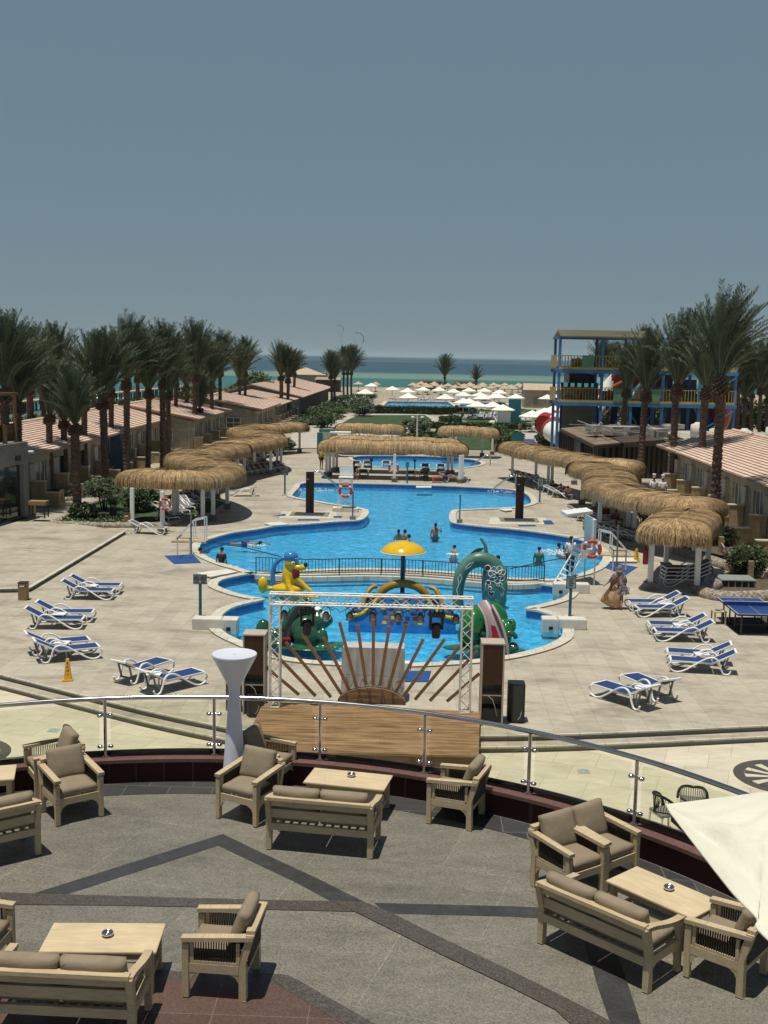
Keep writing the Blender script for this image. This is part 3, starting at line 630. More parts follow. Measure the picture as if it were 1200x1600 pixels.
# ============================================================ BUILDINGS
# ---- villas: long single-storey rows under pink pantile roofs
def villa(X, Y0, Y1, side, label, group, ze=3.2, zr=4.3, run=4.6, back=4.6, dark=False, bays=None, endwin=True, near_end=True, gold=False):
    # side=+1: the front faces +X (left rows), -1: the front faces -X
    s = side; L = Y1-Y0
    r = thing('villa_row', (X, Y0, 0), 0, label, 'building', group)
    wm = 'plaster' if dark else 'wall'
    b = MB(); fx = -0.45*s
    def bx(mb, x0, x1, y0, y1, z0, z1, mi=0): mb.box(((x0+x1)/2*1.0, (y0+y1)/2, (z0+z1)/2), (abs(x1-x0), y1-y0, z1-z0), mi=mi)
    n = bays or max(2, int(round(L/4.3))); bw = L/n
    dp = run+3.6; bx(b, fx-dp*s, fx-0.32*s, 0, L, -0.1, ze-0.15)                    # body behind the front
    bx(b, fx-0.30*s, fx, 0, L, 2.45, ze-0.14)                          # lintel band
    for k in range(n):                                                # piers between the openings
        y = k*bw; bx(b, fx-0.3*s, fx, y+(0 if k == 0 else 0), y+bw*0.30, -0.1, 2.449)
        bx(b, fx-0.3*s, fx-0.04*s, y+bw*0.86, y+bw, -0.1, 2.447)
    # gable triangle
    xm = fx+0.45*s-run*s
    for y in (0.0, L-0.2): b.extrude([(fx, y, ze-0.149), (fx-dp*s, y, ze-0.149), (xm, y, zr-0.12)], (0, 0.2, 0))
    b.build('wall', wm, r)
    for k in range(n):
        p_ = MB(); y = k*bw; p_.box((fx+0.10*s, y+bw*0.14, 1.2), (0.2, bw*0.2, 2.6)); p_.build('pilaster', 'pilaster' if not dark else 'plaster', r)
    for k in range(n):
        y = k*bw+bw*0.30; wdt = bw*0.56
        wn = MB(); wn.box((fx-0.2*s, y+wdt/2, 1.22), (0.04, wdt, 2.44)); wi = wn.build('window', 'curtain', r)
        if Y0 < 110:
            fr = MB()
            for q in range(4): fr.box((fx-0.17*s, y+wdt*(0.02+0.96*q/3), 1.22), (0.05, 0.06, 2.44))
            fr.build('frame', 'whitemetal' if not dark else 'dark', wi)
    # courtyard side walls, stepped, in honey stone
    if Y0 < 170 and not dark:
        for k in range(n):
            sw = MB(); y = k*bw+bw*0.06
            sw.box((fx+0.66*s, y, 0.75), (0.8, 0.35, 1.5)); sw.box((fx+1.5*s, y, 0.42), (0.86, 0.35, 0.84))
            sw.box((fx+0.66*s, y, 1.53), (0.86, 0.41, 0.06), mi=1); sw.box((fx+1.5*s, y, 0.87), (0.92, 0.41, 0.06), mi=1)
            sw.build('patio_wall', ['wallgold', 'coping'], r)
    # roof: overlapping courses that step down towards the eave
    rf = MB(); th = atan((zr-ze)/run); nc = int(run/cos(th)/0.30)
    for (dx, sg, rn) in ((0.45*s, 1, run), (0, -1, back)):
        nc_ = nc if sg == 1 else 6
        for i in range(nc_):
            t0, t1 = i/nc_, (i+1)/nc_
            if sg == 1:
                xa, za = 0.35*s-run*s*t0, ze+(zr-ze)*t0; xb, zb = 0.35*s-run*s*t1, ze+(zr-ze)*t1
            else:
                xa, za = 0.35*s-run*s-back*s*t1, zr-(zr-ze)*t1; xb, zb = 0.35*s-run*s-back*s*t0, zr-(zr-ze)*t0
            y0, y1 = -0.35, L+0.35
            # slab of this course, its lower lip 7 cm proud of the course below
            rf.quad((xa, y0, za+0.055), (xa, y1, za+0.055), (xb, y1, zb), (xb, y0, zb), mi=0)
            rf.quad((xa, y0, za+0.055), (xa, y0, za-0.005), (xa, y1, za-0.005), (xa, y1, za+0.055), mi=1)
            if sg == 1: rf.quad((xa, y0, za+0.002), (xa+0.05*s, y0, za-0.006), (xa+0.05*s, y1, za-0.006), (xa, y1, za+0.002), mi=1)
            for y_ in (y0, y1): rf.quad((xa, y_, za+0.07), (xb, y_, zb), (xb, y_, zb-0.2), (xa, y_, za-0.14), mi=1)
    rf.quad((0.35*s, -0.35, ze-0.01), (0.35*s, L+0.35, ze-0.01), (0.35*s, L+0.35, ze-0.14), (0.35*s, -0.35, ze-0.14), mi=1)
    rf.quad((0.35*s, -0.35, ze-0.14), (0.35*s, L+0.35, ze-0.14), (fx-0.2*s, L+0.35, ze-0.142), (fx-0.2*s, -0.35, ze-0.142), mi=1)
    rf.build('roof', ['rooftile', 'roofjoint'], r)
    if Y0 < 130:
        rc = MB(); xr = 0.35*s-run*s
        for i in range(int(L/0.45)): rc.cyl((xr, -0.3+i*0.45, zr+0.03), (xr, 0.17+i*0.45, zr+0.05), 0.10, 0.12, n=8)
        for i in range(12): t = i/12; rc.cyl((0.35*s-run*s*t, -0.32, ze+(zr-ze)*t+0.07), (0.35*s-run*s*(t+.09), -0.32, ze+(zr-ze)*(t+.09)+0.07), 0.09, 0.11, n=8)
        rc.build('ridge_tiles', 'rooftile', r)
    if endwin and not dark:
        ew = MB(); ew.box((fx-2.4*s, -0.02, 1.7), (1.5, 0.06, 1.1)); e_ = ew.build('window', 'curtain', r)
        ef = MB(); 
        for q in (-.75, 0, .75): ef.box((fx-2.4*s+q, -0.055, 1.7), (0.06, 0.04, 1.1))
        for q in (-.55, 0, .55): ef.box((fx-2.4*s, -0.057, 1.7+q), (1.5, 0.04, 0.06))
        ef.build('frame', 'whitemetal', e_)
        eg = MB(); eg.box((fx-4.1*s, -0.015, 1.5), (7.6, 0.03, 3.1)); 
    return r
GL = 'villa rows left of the pools'
ev = lambda px, py, z=3.2: P(px, py, z)
a = ev(47, 708); b_ = ev(171, 677)
villa(-22.5, 61.5, 84, 1, 'pink roofed villa row nearest the glazed pavilion on the left', GL)
a = ev(183, 673); b2 = ev(262, 654)
villa(a.x-0.1, 85.2, 103.3, 1, 'second villa row from the left, behind the thick middle palm trunks', GL)
bw_ = MB(); rr = thing('blue_wall', (-22.6, 84.55, 0), 0, 'narrow blue painted wall between the first two left villas', 'wall'); bw_.box((0.2, 0, 1.55), (0.9, 0.9, 3.1)); bw_.build('wall', pm('faded blue paint', (0.05, 0.08, 0.16), 0.8, 0.15, 1), rr)
a = ev(315, 652)
villa(a.x, 103.8, 122, 1, 'third left villa row with the tiled roof behind the leaning palm', GL, run=6.8, zr=4.4)
a = ev(392, 643)
villa(a.x+0.2, 124.5, 141, 1, 'villa with a square window in its end wall beyond the thatch', GL, ze=3.2, zr=4.4, run=7.0)
villa(-17.9, 144, 168, 1, 'far left villa row with a low pink roof before the long dark block', GL, endwin=True, ze=2.8, zr=4.0, run=7)
villa(-17.6, 172, 229, 1, 'long dark grey block with closely spaced pillars under a pink roof, farthest of the rows', GL, ze=2.9, zr=4.7, run=8, back=6, dark=True, bays=24)
a = ev(1030, 695, 3.2)
villa(a.x+0.1, 33, a.y-0.5, -1, 'pink roofed villa row with patio walls on the right side', 'villa row right of the pools', zr=4.4, run=5.2, endwin=False)
# ---- far corner sheds and bathing houses
def hut(px, py, w_, d, h, label, roof='rooftile', wall='wall', rz=0, zr=1.0):
    p_ = P(px, py, 0); r = thing('small_building', (p_.x, p_.y, 0), rz, label, 'building')
    m = MB(); m.box((0, d/2, h/2), (w_, d, h))
    m.build('wall', wall, r)
    q = MB()
    for sg in (-1, 1): q.extrude([(-w_/2-.4, d/2+sg*(d/2+.4), h-0.05), (w_/2+.4, d/2+sg*(d/2+.4), h-0.05), (w_/2+.1 if zr < 1.2 else 0.5, d/2, h+zr), (-w_/2-.1 if zr < 1.2 else -0.5, d/2, h+zr)], (0, 0, 0.12))
    for sg in (-1, 1): q.extrude([(sg*(w_/2+.05), 0, h-0.05), (sg*(w_/2+.05), d, h-0.05), (sg*(w_/2-.05), d/2, h+zr*0.97)], (0.04*sg, 0, 0))
    q.build('roof', [roof], r)
    d_ = MB(); d_.box((-w_*0.2, -0.02, 1.0), (0.9, 0.05, 2.0)); d_.build('door', 'plaster', r)
    return r
hut(848, 637, 7, 6, 3.3, 'beige beach house with a pale pitched roof left of the slide tower', 'palmshade', zr=1.1)
hut(512, 612, 6, 6, 3.0, 'dark brown hut at the seaward end of the long dark block', 'roofjoint', 'beam', zr=0.5)
hut(474, 603, 13, 9, 3.3, 'low domed beach bar roof with white flags behind the dark block', 'palmshade', zr=2.0)
hut(672, 610, 6, 3, 2.2, 'long brown beach bar behind the white parasols, left one', 'beam', 'reed', zr=0.3)
hut(727, 611, 5, 3, 2.2, 'brown beach bar behind the white parasols, right of the single palm', 'beam', 'reed', zr=0.3)
# ---- glazed pavilion at the left edge
pv = thing('glass_pavilion', (0, 0, 0), 0, 'grey pavilion with dark glass doors and a timber rooftop pergola at the left edge', 'building')
c1 = P(46, 806, 0.15); c0 = P(0, 826, 0.15); d_ = Vector((c0.x-c1.x, c0.y-c1.y, 0)); d_ = Vector((-0.14, -1, 0)).normalized()
LX = Vector((-1, 0, 0)); zt = zat(46, 690, c1.y); zl = zat(39, 724, c1.y-0.3)
A_ = Vector((c1.x, c1.y, 0)); B_ = A_+d_*34; C_ = B_+LX*9; D_ = A_+LX*9
m = MB(); m.prism([A_[:2], B_[:2], C_[:2], D_[:2]], zl, zt); m.prism([(A_+LX*.7)[:2], (B_+LX*.7)[:2], C_[:2], D_[:2]], 0.15, zl-0.002)
m.prism([(A_+d_*0.0)[:2], (A_+d_*0.5)[:2], (A_+d_*.5+LX*.7)[:2], (A_+LX*.7)[:2]], 0.15, zl-0.002); m.build('wall', 'plaster', pv)
m = MB(); m.bar(A_+LX*.25+d_*.55+Vector((0, 0, (zl+.15)/2)), B_+LX*.25+Vector((0, 0, (zl+.15)/2)), 0.06, zl-0.2); gp = m.build('glass_front', 'darkglass', pv)
m = MB()
for k in range(12):
    q_ = A_+LX*.22+d_*(0.6+k*1.5); m.bar(q_+Vector((0, 0, .16)), q_+Vector((0, 0, zl)), 0.03)
m.bar(A_+LX*.16+d_*.5+Vector((0, 0, .19)), B_+LX*.16+Vector((0, 0, .19)), 0.12, 0.08); m.build('glazing_frame', 'dark', pv)
m = MB()
for k in (3, 4): q_ = A_+LX*.12+d_*(0.6+k*1.5/2*1.4); m.bar(q_+Vector((0, 0, .9)), q_+Vector((0, 0, 1.9)), 0.035)
m.build('door_handle', 'steel', pv)
m = MB()
for k in (0.35, 3.4, 6.6, 9.8): q_ = A_+LX*.5+d_*k+Vector((0, 0, zt)); m.bar(q_, q_+Vector((0, 0, 2.55)), 0.16)
q_ = A_+LX*.5+d_*.35+Vector((0, 0, zt+2.6)); m.bar(q_-d_*.3, q_+d_*20, 0.16, 0.14); m.bar(q_, q_+LX*6, 0.12, 0.14)
for k in (1.6, 4.8): q_ = A_+LX*.45+d_*k+Vector((0, 0, zt)); m.bar(q_, q_+Vector((0, 0, 1.0)), 0.2)
m.build('pergola', 'pergola', pv)
m = MB(); q_ = A_+LX*.5+d_*.4+Vector((0, 0, zt+.55)); m.bar(q_, q_+d_*16, 0.015, 0.95); m.build('roof_glass_rail', 'glass', pv)
m = MB(); q_ = A_+Vector((0.03, 0, zl+.35))+d_*.9; m.bar(q_, q_+d_*.55, 0.05, 0.26); m.build('wall_sign', 'black', pv)
m = MB(); q_ = A_+Vector((0.1, 0, zl+.62))+d_*.1; m.cyl(q_, q_+Vector((.3, -.1, .02)), .07, n=10); m.build('camera', 'white', pv)

# ---- restaurant with reed roofs
rs = thing('beach_restaurant', (0, 0, 0), 0, 'dark timber restaurant under sloping reed roofs at the foot of the slide tower', 'building')
m = MB(); zr_ = 2.7
Q = [P(875.6, 669, 3.5), P(909.5, 666.5, 3.5), P(970, 691, 2.85), P(930, 694.5, 2.6)]
Q = [PY(876, 669, 104), PY(911, 666, 104), PY(970, 691.5, 91), PY(930, 695, 89.5)]
m.extrude(Q, (0, 0, -0.12)); 
Q2 = [PY(913, 666.5, 104), PY(1030, 664.5, 104), PY(1038, 687, 90), PY(975, 691.5, 90)]
m.extrude(Q2, (0, 0, -0.12), 1); m.build('reed_roof', ['reed', m_wood('dark reed', (0.09, 0.07, 0.055), 0.4, 3, (14, 1, 1))], rs)
m = MB()
for i in range(15): t = i/14; a = Q[0].lerp(Q[3], t); m.bar((a.x+.15, a.y, 0), (a.x+.15, a.y, a.z-.12), 0.16)
for i in range(9): t = i/8; a = Q2[3].lerp(Q2[2], t); m.bar((a.x+.1, a.y+.3, 0), (a.x+.1, a.y+.3, a.z-.12), 0.2)
for i in range(5): a = Q[3].lerp(Q[2], i/4); m.bar((a.x, a.y+.2, 0), (a.x, a.y+.2, a.z-.12), 0.2)
m.bar(Q[3]-Vector((0, 0, .2)), Q[2]-Vector((0, 0, .2)), 0.15, 0.2); m.bar(Q2[3]-Vector((0, 0, .25)), Q2[2]-Vector((0, 0, .25)), 0.2, 0.3); m.bar(Q[0]-Vector((0, 0, .2)), Q[3]-Vector((0, 0, .2)), 0.15, 0.2)
m.build('timber_frame', 'beam', rs)
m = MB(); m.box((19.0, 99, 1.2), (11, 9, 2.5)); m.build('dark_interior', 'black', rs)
m = MB(); a = P(1016, 734, 0); m.box((a.x+.9, a.y+3, 1.35), (2.8, 6, 2.7)); m.box((a.x-2.6, a.y+1.0, 0.55), (4.0, 0.25, 1.1)); m.build('wall', 'wall', rs)
m = MB()
for i in range(26): m.bar((13+rnd.random()*9, 91+rnd.random()*12, 3.4+rnd.random()*.4), (13+rnd.random()*9, 91+rnd.random()*12, 3.4+rnd.random()*.5), 0.06)
for i in range(7): m.box((14.5+rnd.random()*9, 93+rnd.random()*10, 3.45), (0.7+rnd.random(), 0.7+rnd.random()*.8, 0.3+rnd.random()*.5), rnd.random())
m.build('roof_clutter', 'tanks', rs)
# service block roof between the restaurant and the right villas
rb = thing('service_block', (0, 0, 0), 0, 'flat roofed beige service block with water tanks and pipes behind the right villas', 'building')
m = MB(); m.box((26.5, 93.5, 1.5), (10, 18, 3.0)); m.build('wall', 'wall', rb)
m = MB(); m.box((26.5, 93.5, 3.06), (10.2, 18.2, 0.12)); m.build('roof', 'tanks', rb)
for i, (x, y) in enumerate(((22.9, 88), (24.6, 86.5), (27.5, 89), (22.9, 94), (28.4, 92))):
    m = MB(); m.lathe([(0.0, 0), (0.55, 0), (0.58, 0.5), (0.55, 1.0), (0.25, 1.12), (0.22, 1.2), (0, 1.2)], (x, y, 3.13), 16); m.build('water_tank', 'block', rb)
m = MB()
for i in range(6): m.bar((22.5+i*.8, 86+i, 3.2), (24+i*.6, 99-i, 3.2), 0.08)
m.build('pipe', 'rock', rb)

# ---- water-slide tower
TY = 105.0
tw = thing('slide_tower', (0, 0, 0), 0, 'tall blue steel water slide tower with yellow railed decks and a ribbed roof', 'slide tower')
def X_(px, Y=TY): return PY(px, 600, Y).x
z1, z2, z3 = zat(880, 628, TY), zat(880, 577, TY), zat(880, 525.5, TY)
x0, x1 = X_(872), X_(1149); nb = 7
xs = [X_(v) for v in (873, 940, 987, 1036, 1094, 1149)]
m = MB()
for i, x in enumerate(xs):
    top = z3 if i < 4 else z2+1.3
    for (yy, dx) in ((TY, 0.0), (TY+4.5, 0.1)):
        m.bar((x+dx, yy, 0), (x+dx, yy, top), 0.24, 0.24)
for i in range(len(xs)-1):
    for (za, zb) in ((0.4, z1-.3),):
        if i in (1, 2, 4): m.bar((xs[i], TY+2.2, za), (xs[i+1], TY+2.2, zb), 0.10); m.bar((xs[i+1], TY+2.25, za), (xs[i], TY+2.25, zb), 0.10)
for z in (z1, z2):
    for yy in (TY-0.1, TY+4.5): m.bar((x0-.2, yy, z-.16), (x1+.2, yy, z-.16), 0.16, 0.32)
for yy in (TY-.05, TY+4.5): m.bar((x0-.1, yy, z3-.1), (xs[3]+.1, yy, z3-.1), 0.12, 0.16)
for x in xs[:1]: m.bar((x, TY, z3-.1), (x, TY+4.5, z3-.1), .14); m.bar((x, TY, z2-.1), (x, TY+4.5, z2-.1), .2); m.bar((x, TY, z1-.1), (x, TY+4.5, z1-.1), .2)
m.bar((xs[4]+.2, TY-.2, z2-2.4), (xs[5], TY-.2, z2-.5), .1); m.bar((xs[4]+.2, TY-.2, z1-2.4), (xs[5], TY-.2, z1-.5), .1)
m.build('steel_frame', 'towerblue', tw)
m = MB()
for z in (z1, z2): m.box(((x0+x1)/2, TY+2.2, z+.03), (x1-x0, 4.5, 0.10))
m.build('deck_platform', 'plaster', tw)
for z in (z1, z2):
    m = MB()
    for (ya, yb, xa, xb) in ((TY-.12, TY-.12, x0, x1), (TY+4.6, TY+4.6, x0, x1)):
        m.bar((xa, ya, z+.12), (xb, yb, z+.12), 0.06, 0.22); m.bar((xa, ya, z+1.25), (xb, yb, z+1.25), 0.05)
        n = int((xb-xa)/0.28)
        for i in range(n+1): x = xa+(xb-xa)*i/n; m.bar((x, ya, z+.2), (x, ya, z+1.25), 0.045)
    for x in (x0-.2, x1+.2):
        m.box((x, TY+2.2, z+.72), (0.05, 4.3, 1.15))
    m.build('railing', 'toweryellow', tw)
for (px, z) in ((917, z2), (968, z1), (1022, z1)):
    m = MB(); m.box((X_(px), TY-.2, z+.75), (1.1, 0.06, 1.1)); m.build('panel', 'slatgreen', tw)
m = MB(); xa, xb = X_(872), X_(1032); nr = 60
for i in range(nr):
    x = xa+(xb-xa)*i/nr; wv = (xb-xa)/nr
    m.bar((x+wv/2, TY-.9, z3-.0), (x+wv/2, TY+1.9, z3+.62), wv*.55, 0.07); m.bar((x+wv/2, TY+1.9, z3+.62), (x+wv/2, TY+5, z3-.0), wv*.55, 0.07)
m.extrude([(xa, TY-.9, z3-.04), (xa, TY+1.9, z3+.58), (xa, TY+5, z3-.04)], (xb-xa, 0, 0)); m.build('ribbed_roof', pm('olive sheet roof', (0.15, 0.14, 0.085), 0.7, 0.15, 1, stretch=(0.3, 1, 1)), tw)
def flume(name, pts, r, mts, label, cat='water slide', open_=False, seg=None, parent=None):
    m = MB(); pts = smooth(pts, 6, False)
    if not open_:
        k = len(pts); seg = seg or 1; i = 0; j = 0
        while i < k-1:
            e = min(i+seg, k-1); m.tube(pts[i:e+1], r, 16, mi=j % len(mts)); i = e; j += 1
    else:
        n = 10; vs = []; fs = []
        for i, p_ in enumerate(pts):
            p_ = Vector(p_); a = Vector(pts[max(0, i-1)]); b = Vector(pts[min(len(pts)-1, i+1)]); d = (b-a).normalized(); sd_ = d.cross(Vector((0, 0, 1))).normalized(); u = sd_.cross(d)
            for q in range(n+1): t = pi*q/n; vs.append(p_+sd_*cos(t)*r-u*sin(t)*r*.9); 
            for q in range(n+1): t = pi*(n-q)/n; vs.append(p_+sd_*cos(t)*(r+.06)-u*sin(t)*(r*.9+.06))
        w2 = 2*(n+1)
        for i in range(len(pts)-1):
            for q in range(w2): fs.append((i*w2+q, i*w2+(q+1) % w2, (i+1)*w2+(q+1) % w2, (i+1)*w2+q))
        m.add(vs, fs, 0, True)
    o = m.build(name, mts, parent)
    if not parent: tag(o, label, cat)
    return o
def q3(px, py, Y): return tuple(PY(px, py, Y))
flume('tube_slide', [q3(850, 664, 118), q3(856, 658, 119), q3(868, 657, 119), q3(872, 664, 117), q3(862, 672, 115), q3(880, 682, 113), q3(900, 690, 113)], 1.05, ['red', 'white'], 'red and white enclosed tube slide curling out left of the blue tower', seg=5)
flume('tube_slide', [q3(990, 575, 112), q3(965, 600, 114), q3(938, 628, 114), q3(926, 642, 113), q3(918, 655, 112), q3(912, 663, 114), q3(925, 668, 117)], 1.15, ['darkred', 'white'], 'red and white tube slide spiralling down inside the blue tower', seg=5)
flume('open_slide', [q3(1000, 560, 111), q3(990, 585, 112), q3(975, 600, 113), q3(955, 610, 116), q3(935, 612, 121)], 1.0, ['orange'], 'open orange slide chute dropping behind the lower yellow railing', open_=True)
flume('open_slide', [q3(1133, 605, 109), q3(1128, 630, 111), q3(1120, 660, 113), q3(1105, 690, 118)], 1.1, ['red'], 'steep red open slide at the right end of the blue tower', open_=True)
flume('open_slide', [q3(1060, 560, 110), q3(1030, 590, 114), q3(1010, 615, 118), q3(1000, 640, 122)], 1.2, ['darkblue'], 'navy open slide running down in the middle of the blue tower', open_=True)
flume('open_slide', [q3(1090, 600, 110), q3(1070, 630, 114), q3(1060, 660, 118), q3(1050, 680, 122)], 1.2, ['slatgreen'], 'green open slide behind the thick palm trunks at the tower', open_=True)
# navy slide launch hoods and hanging sheets
hd = thing('slide_hood', (0, 0, 0), 0, 'navy and dark red hood over the wide racing slide inside the tower', 'slide hood')
m = MB(); a = PY(887, 598, TY+6); b = PY(929, 580, TY+6); m.prism([(a.x, TY+5.0), (b.x, TY+5.0), (b.x, TY+9), (a.x, TY+9)], a.z, b.z-.3); m.build('hood', 'darkblue', hd)
m = MB(); m.box(((a.x+b.x)/2, TY+7, b.z+.0), (b.x-a.x+.4, 4.4, 0.5)); m.build('cap', 'darkred', hd)
m = MB()
for i in range(6): x = a.x-.4+(b.x-a.x+.8)*i/5; m.bar((x, TY+7, 0), (x, TY+7, a.z), 0.25)
m.build('support', 'darkblue', hd)
m = MB()
for i in range(24): x = a.x-.3+(b.x-a.x+.5)*i/23; m.box((x, TY+5.6+.08*(i % 2), a.z/2-.2), (.30, .10, a.z-.4))
m.build('curtain', 'plaster', hd)
m = MB()
for (px, w_, zz0, zz1, Yo) in ((1003, 2.2, 0, 5, 9), (1075, 1.4, 0, 7.5, 8), (960, .6, 0, 5, 6), (985, .5, 0, 5, 9), (1020, .6, 0, 5, 6), (1110, .5, 0, 7, 7), (1045, .5, 0, 8, 6)): m.box((X_(px, TY+Yo), TY+Yo, (zz0+zz1)/2), (w_, 1.2, zz1-zz0))
m.build('slide_pylon', 'darkblue', tw)

for (px, z, w_, mt) in ((908, z2, 1.2, 'toweryellow'), (930, z2, .7, 'darkred'), (965, z2, 1.6, 'toweryellow'), (1110, z2, 1.5, 'toweryellow'), (895, z1, 1.6, 'toweryellow'), (915, z1, .8, 'orange'), (960, z1, 1.2, 'orange'), (1060, z1, 1.6, 'toweryellow'), (1120, z1, 1.4, 'orange')):
    m = MB(); x = X_(px); m.tube([(x-w_/2, TY+2.6, z+.2), (x, TY+2.5, z+.95), (x+w_/2, TY+2.6, z+.35)], .22, 8); m.box((x, TY+3.3, z+.55), (w_, .25, .9)); m.build('slide_entry', mt, tw)
# ---- jetty over the shallows on the left
jt = thing('wooden_jetty', (0, 0, 0), 0, 'long wooden jetty on piles crossing the shallow water on the left', 'jetty')
ja, jb = P(-40, 652, -1.5), P(310, 611, -1.5); ja.z = jb.z = 0.2
m = MB(); m.bar(ja, jb, 2.2, 0.3); m.build('walkway', 'palmshade', jt)
m = MB(); dj = jb-ja; nj = int(dj.length/3.5)
for i in range(nj+1):
    p_ = ja+dj*(i/nj)
    for o_ in (-0.8, .8): m.bar((p_.x, p_.y+o_, -1.7), (p_.x, p_.y+o_, 0.1), 0.28)
m.build('piles', 'beam', jt)
m = MB()
for i in range(nj+1):
    p_ = ja+dj*(i/nj)
    for o_ in (-1.0,): m.bar((p_.x, p_.y+o_, 0.2), (p_.x, p_.y+o_, 1.4), 0.10)
m.bar(ja+Vector((0, -1, 1.15)), jb+Vector((0, -1, 1.15)), 0.06); m.build('railing', 'plaster', jt)
# ---- motor boat and its wake
bt = PY(346, 602.5, 265); bt.z = -1.5
tb = thing('motor_boat', bt, 0.15, 'white motor boat crossing the turquoise shallows', 'boat')
m = MB(); m.add([(-4, -1.1, .7), (2.5, -1.1, .8), (5, 0, 1.2), (2.5, 1.1, .8), (-4, 1.1, .7), (-3.8, -.7, -.3), (2.3, -.5, -.3), (3.6, 0, -.1), (2.3, .5, -.3), (-3.8, .7, -.3)], [(0, 1, 2, 3, 4), (0, 5, 6, 1), (1, 6, 7, 2), (2, 7, 8, 3), (3, 8, 9, 4), (4, 9, 5, 0)]); m.build('hull', 'white', tb)
m = MB(); m.box((0, 0, 1.5), (3, 1.6, 1.5), taper=.8); m.build('cabin', 'white', tb)
m = MB(); m.box((.1, 0, 1.7), (3.02, 1.5, .5), taper=.9); m.build('windscreen', 'black', tb)
m = MB(); m.add([(-3.5, -.8, .03), (-3.5, .8, .03), (-30, 2.5, .03), (-30, -2.5, .03)], [(0, 1, 2, 3)]); wk = m.build('boat_wake', 'white'); wk.location = bt; wk.rotation_euler = (0, 0, .15); tag(wk, kind='structure')
# ---- kites over the sea
def kite(px, py, Y, w_, rz, label):
    c = PY(px, py, Y); r = thing('power_kite', c, 0, label, 'kite', 'kites over the sea'); m = MB(); n = 14; vs = []; fs = []
    for i in range(n+1):
        t = pi*(0.06+.88*i/n); h = .18*sin(t)+.02
        x = -cos(t)*w_/2; z = sin(t)*w_*.42; x, z = x*cos(rz)-z*sin(rz), x*sin(rz)+z*cos(rz)
        for (dy, k) in ((-h*w_*.5, 1), (h*w_*.5, 1), (h*w_*.5, .93), (-h*w_*.5, .93)): vs.append((x*k, dy, z*k))
    for i in range(n):
        for q_ in range(4): fs.append((4*i+q_, 4*i+(q_+1) % 4, 4*i+4+(q_+1) % 4, 4*i+4+q_))
    m.add(vs, fs, 0, True); m.build('canopy', 'black', r)
    m = MB(); 
    for s in (-1, 1): m.bar((s*w_*.3, 0, 0), (w_*.25, 0, -w_*1.6), .04)
    m.build('lines', 'dark', r)
kite(531, 514, 520, 3.8, -.7, 'smaller dark kite, left of the two high over the sea'); kite(560, 529, 470, 5.2, -.9, 'larger dark kite, right of the two high over the sea')
kite(494, 585, 700, 5, -.6, 'tiny kite low over the sandbar, left one'); kite(507, 584, 650, 6, -1.1, 'tiny kite low over the sandbar, right one')
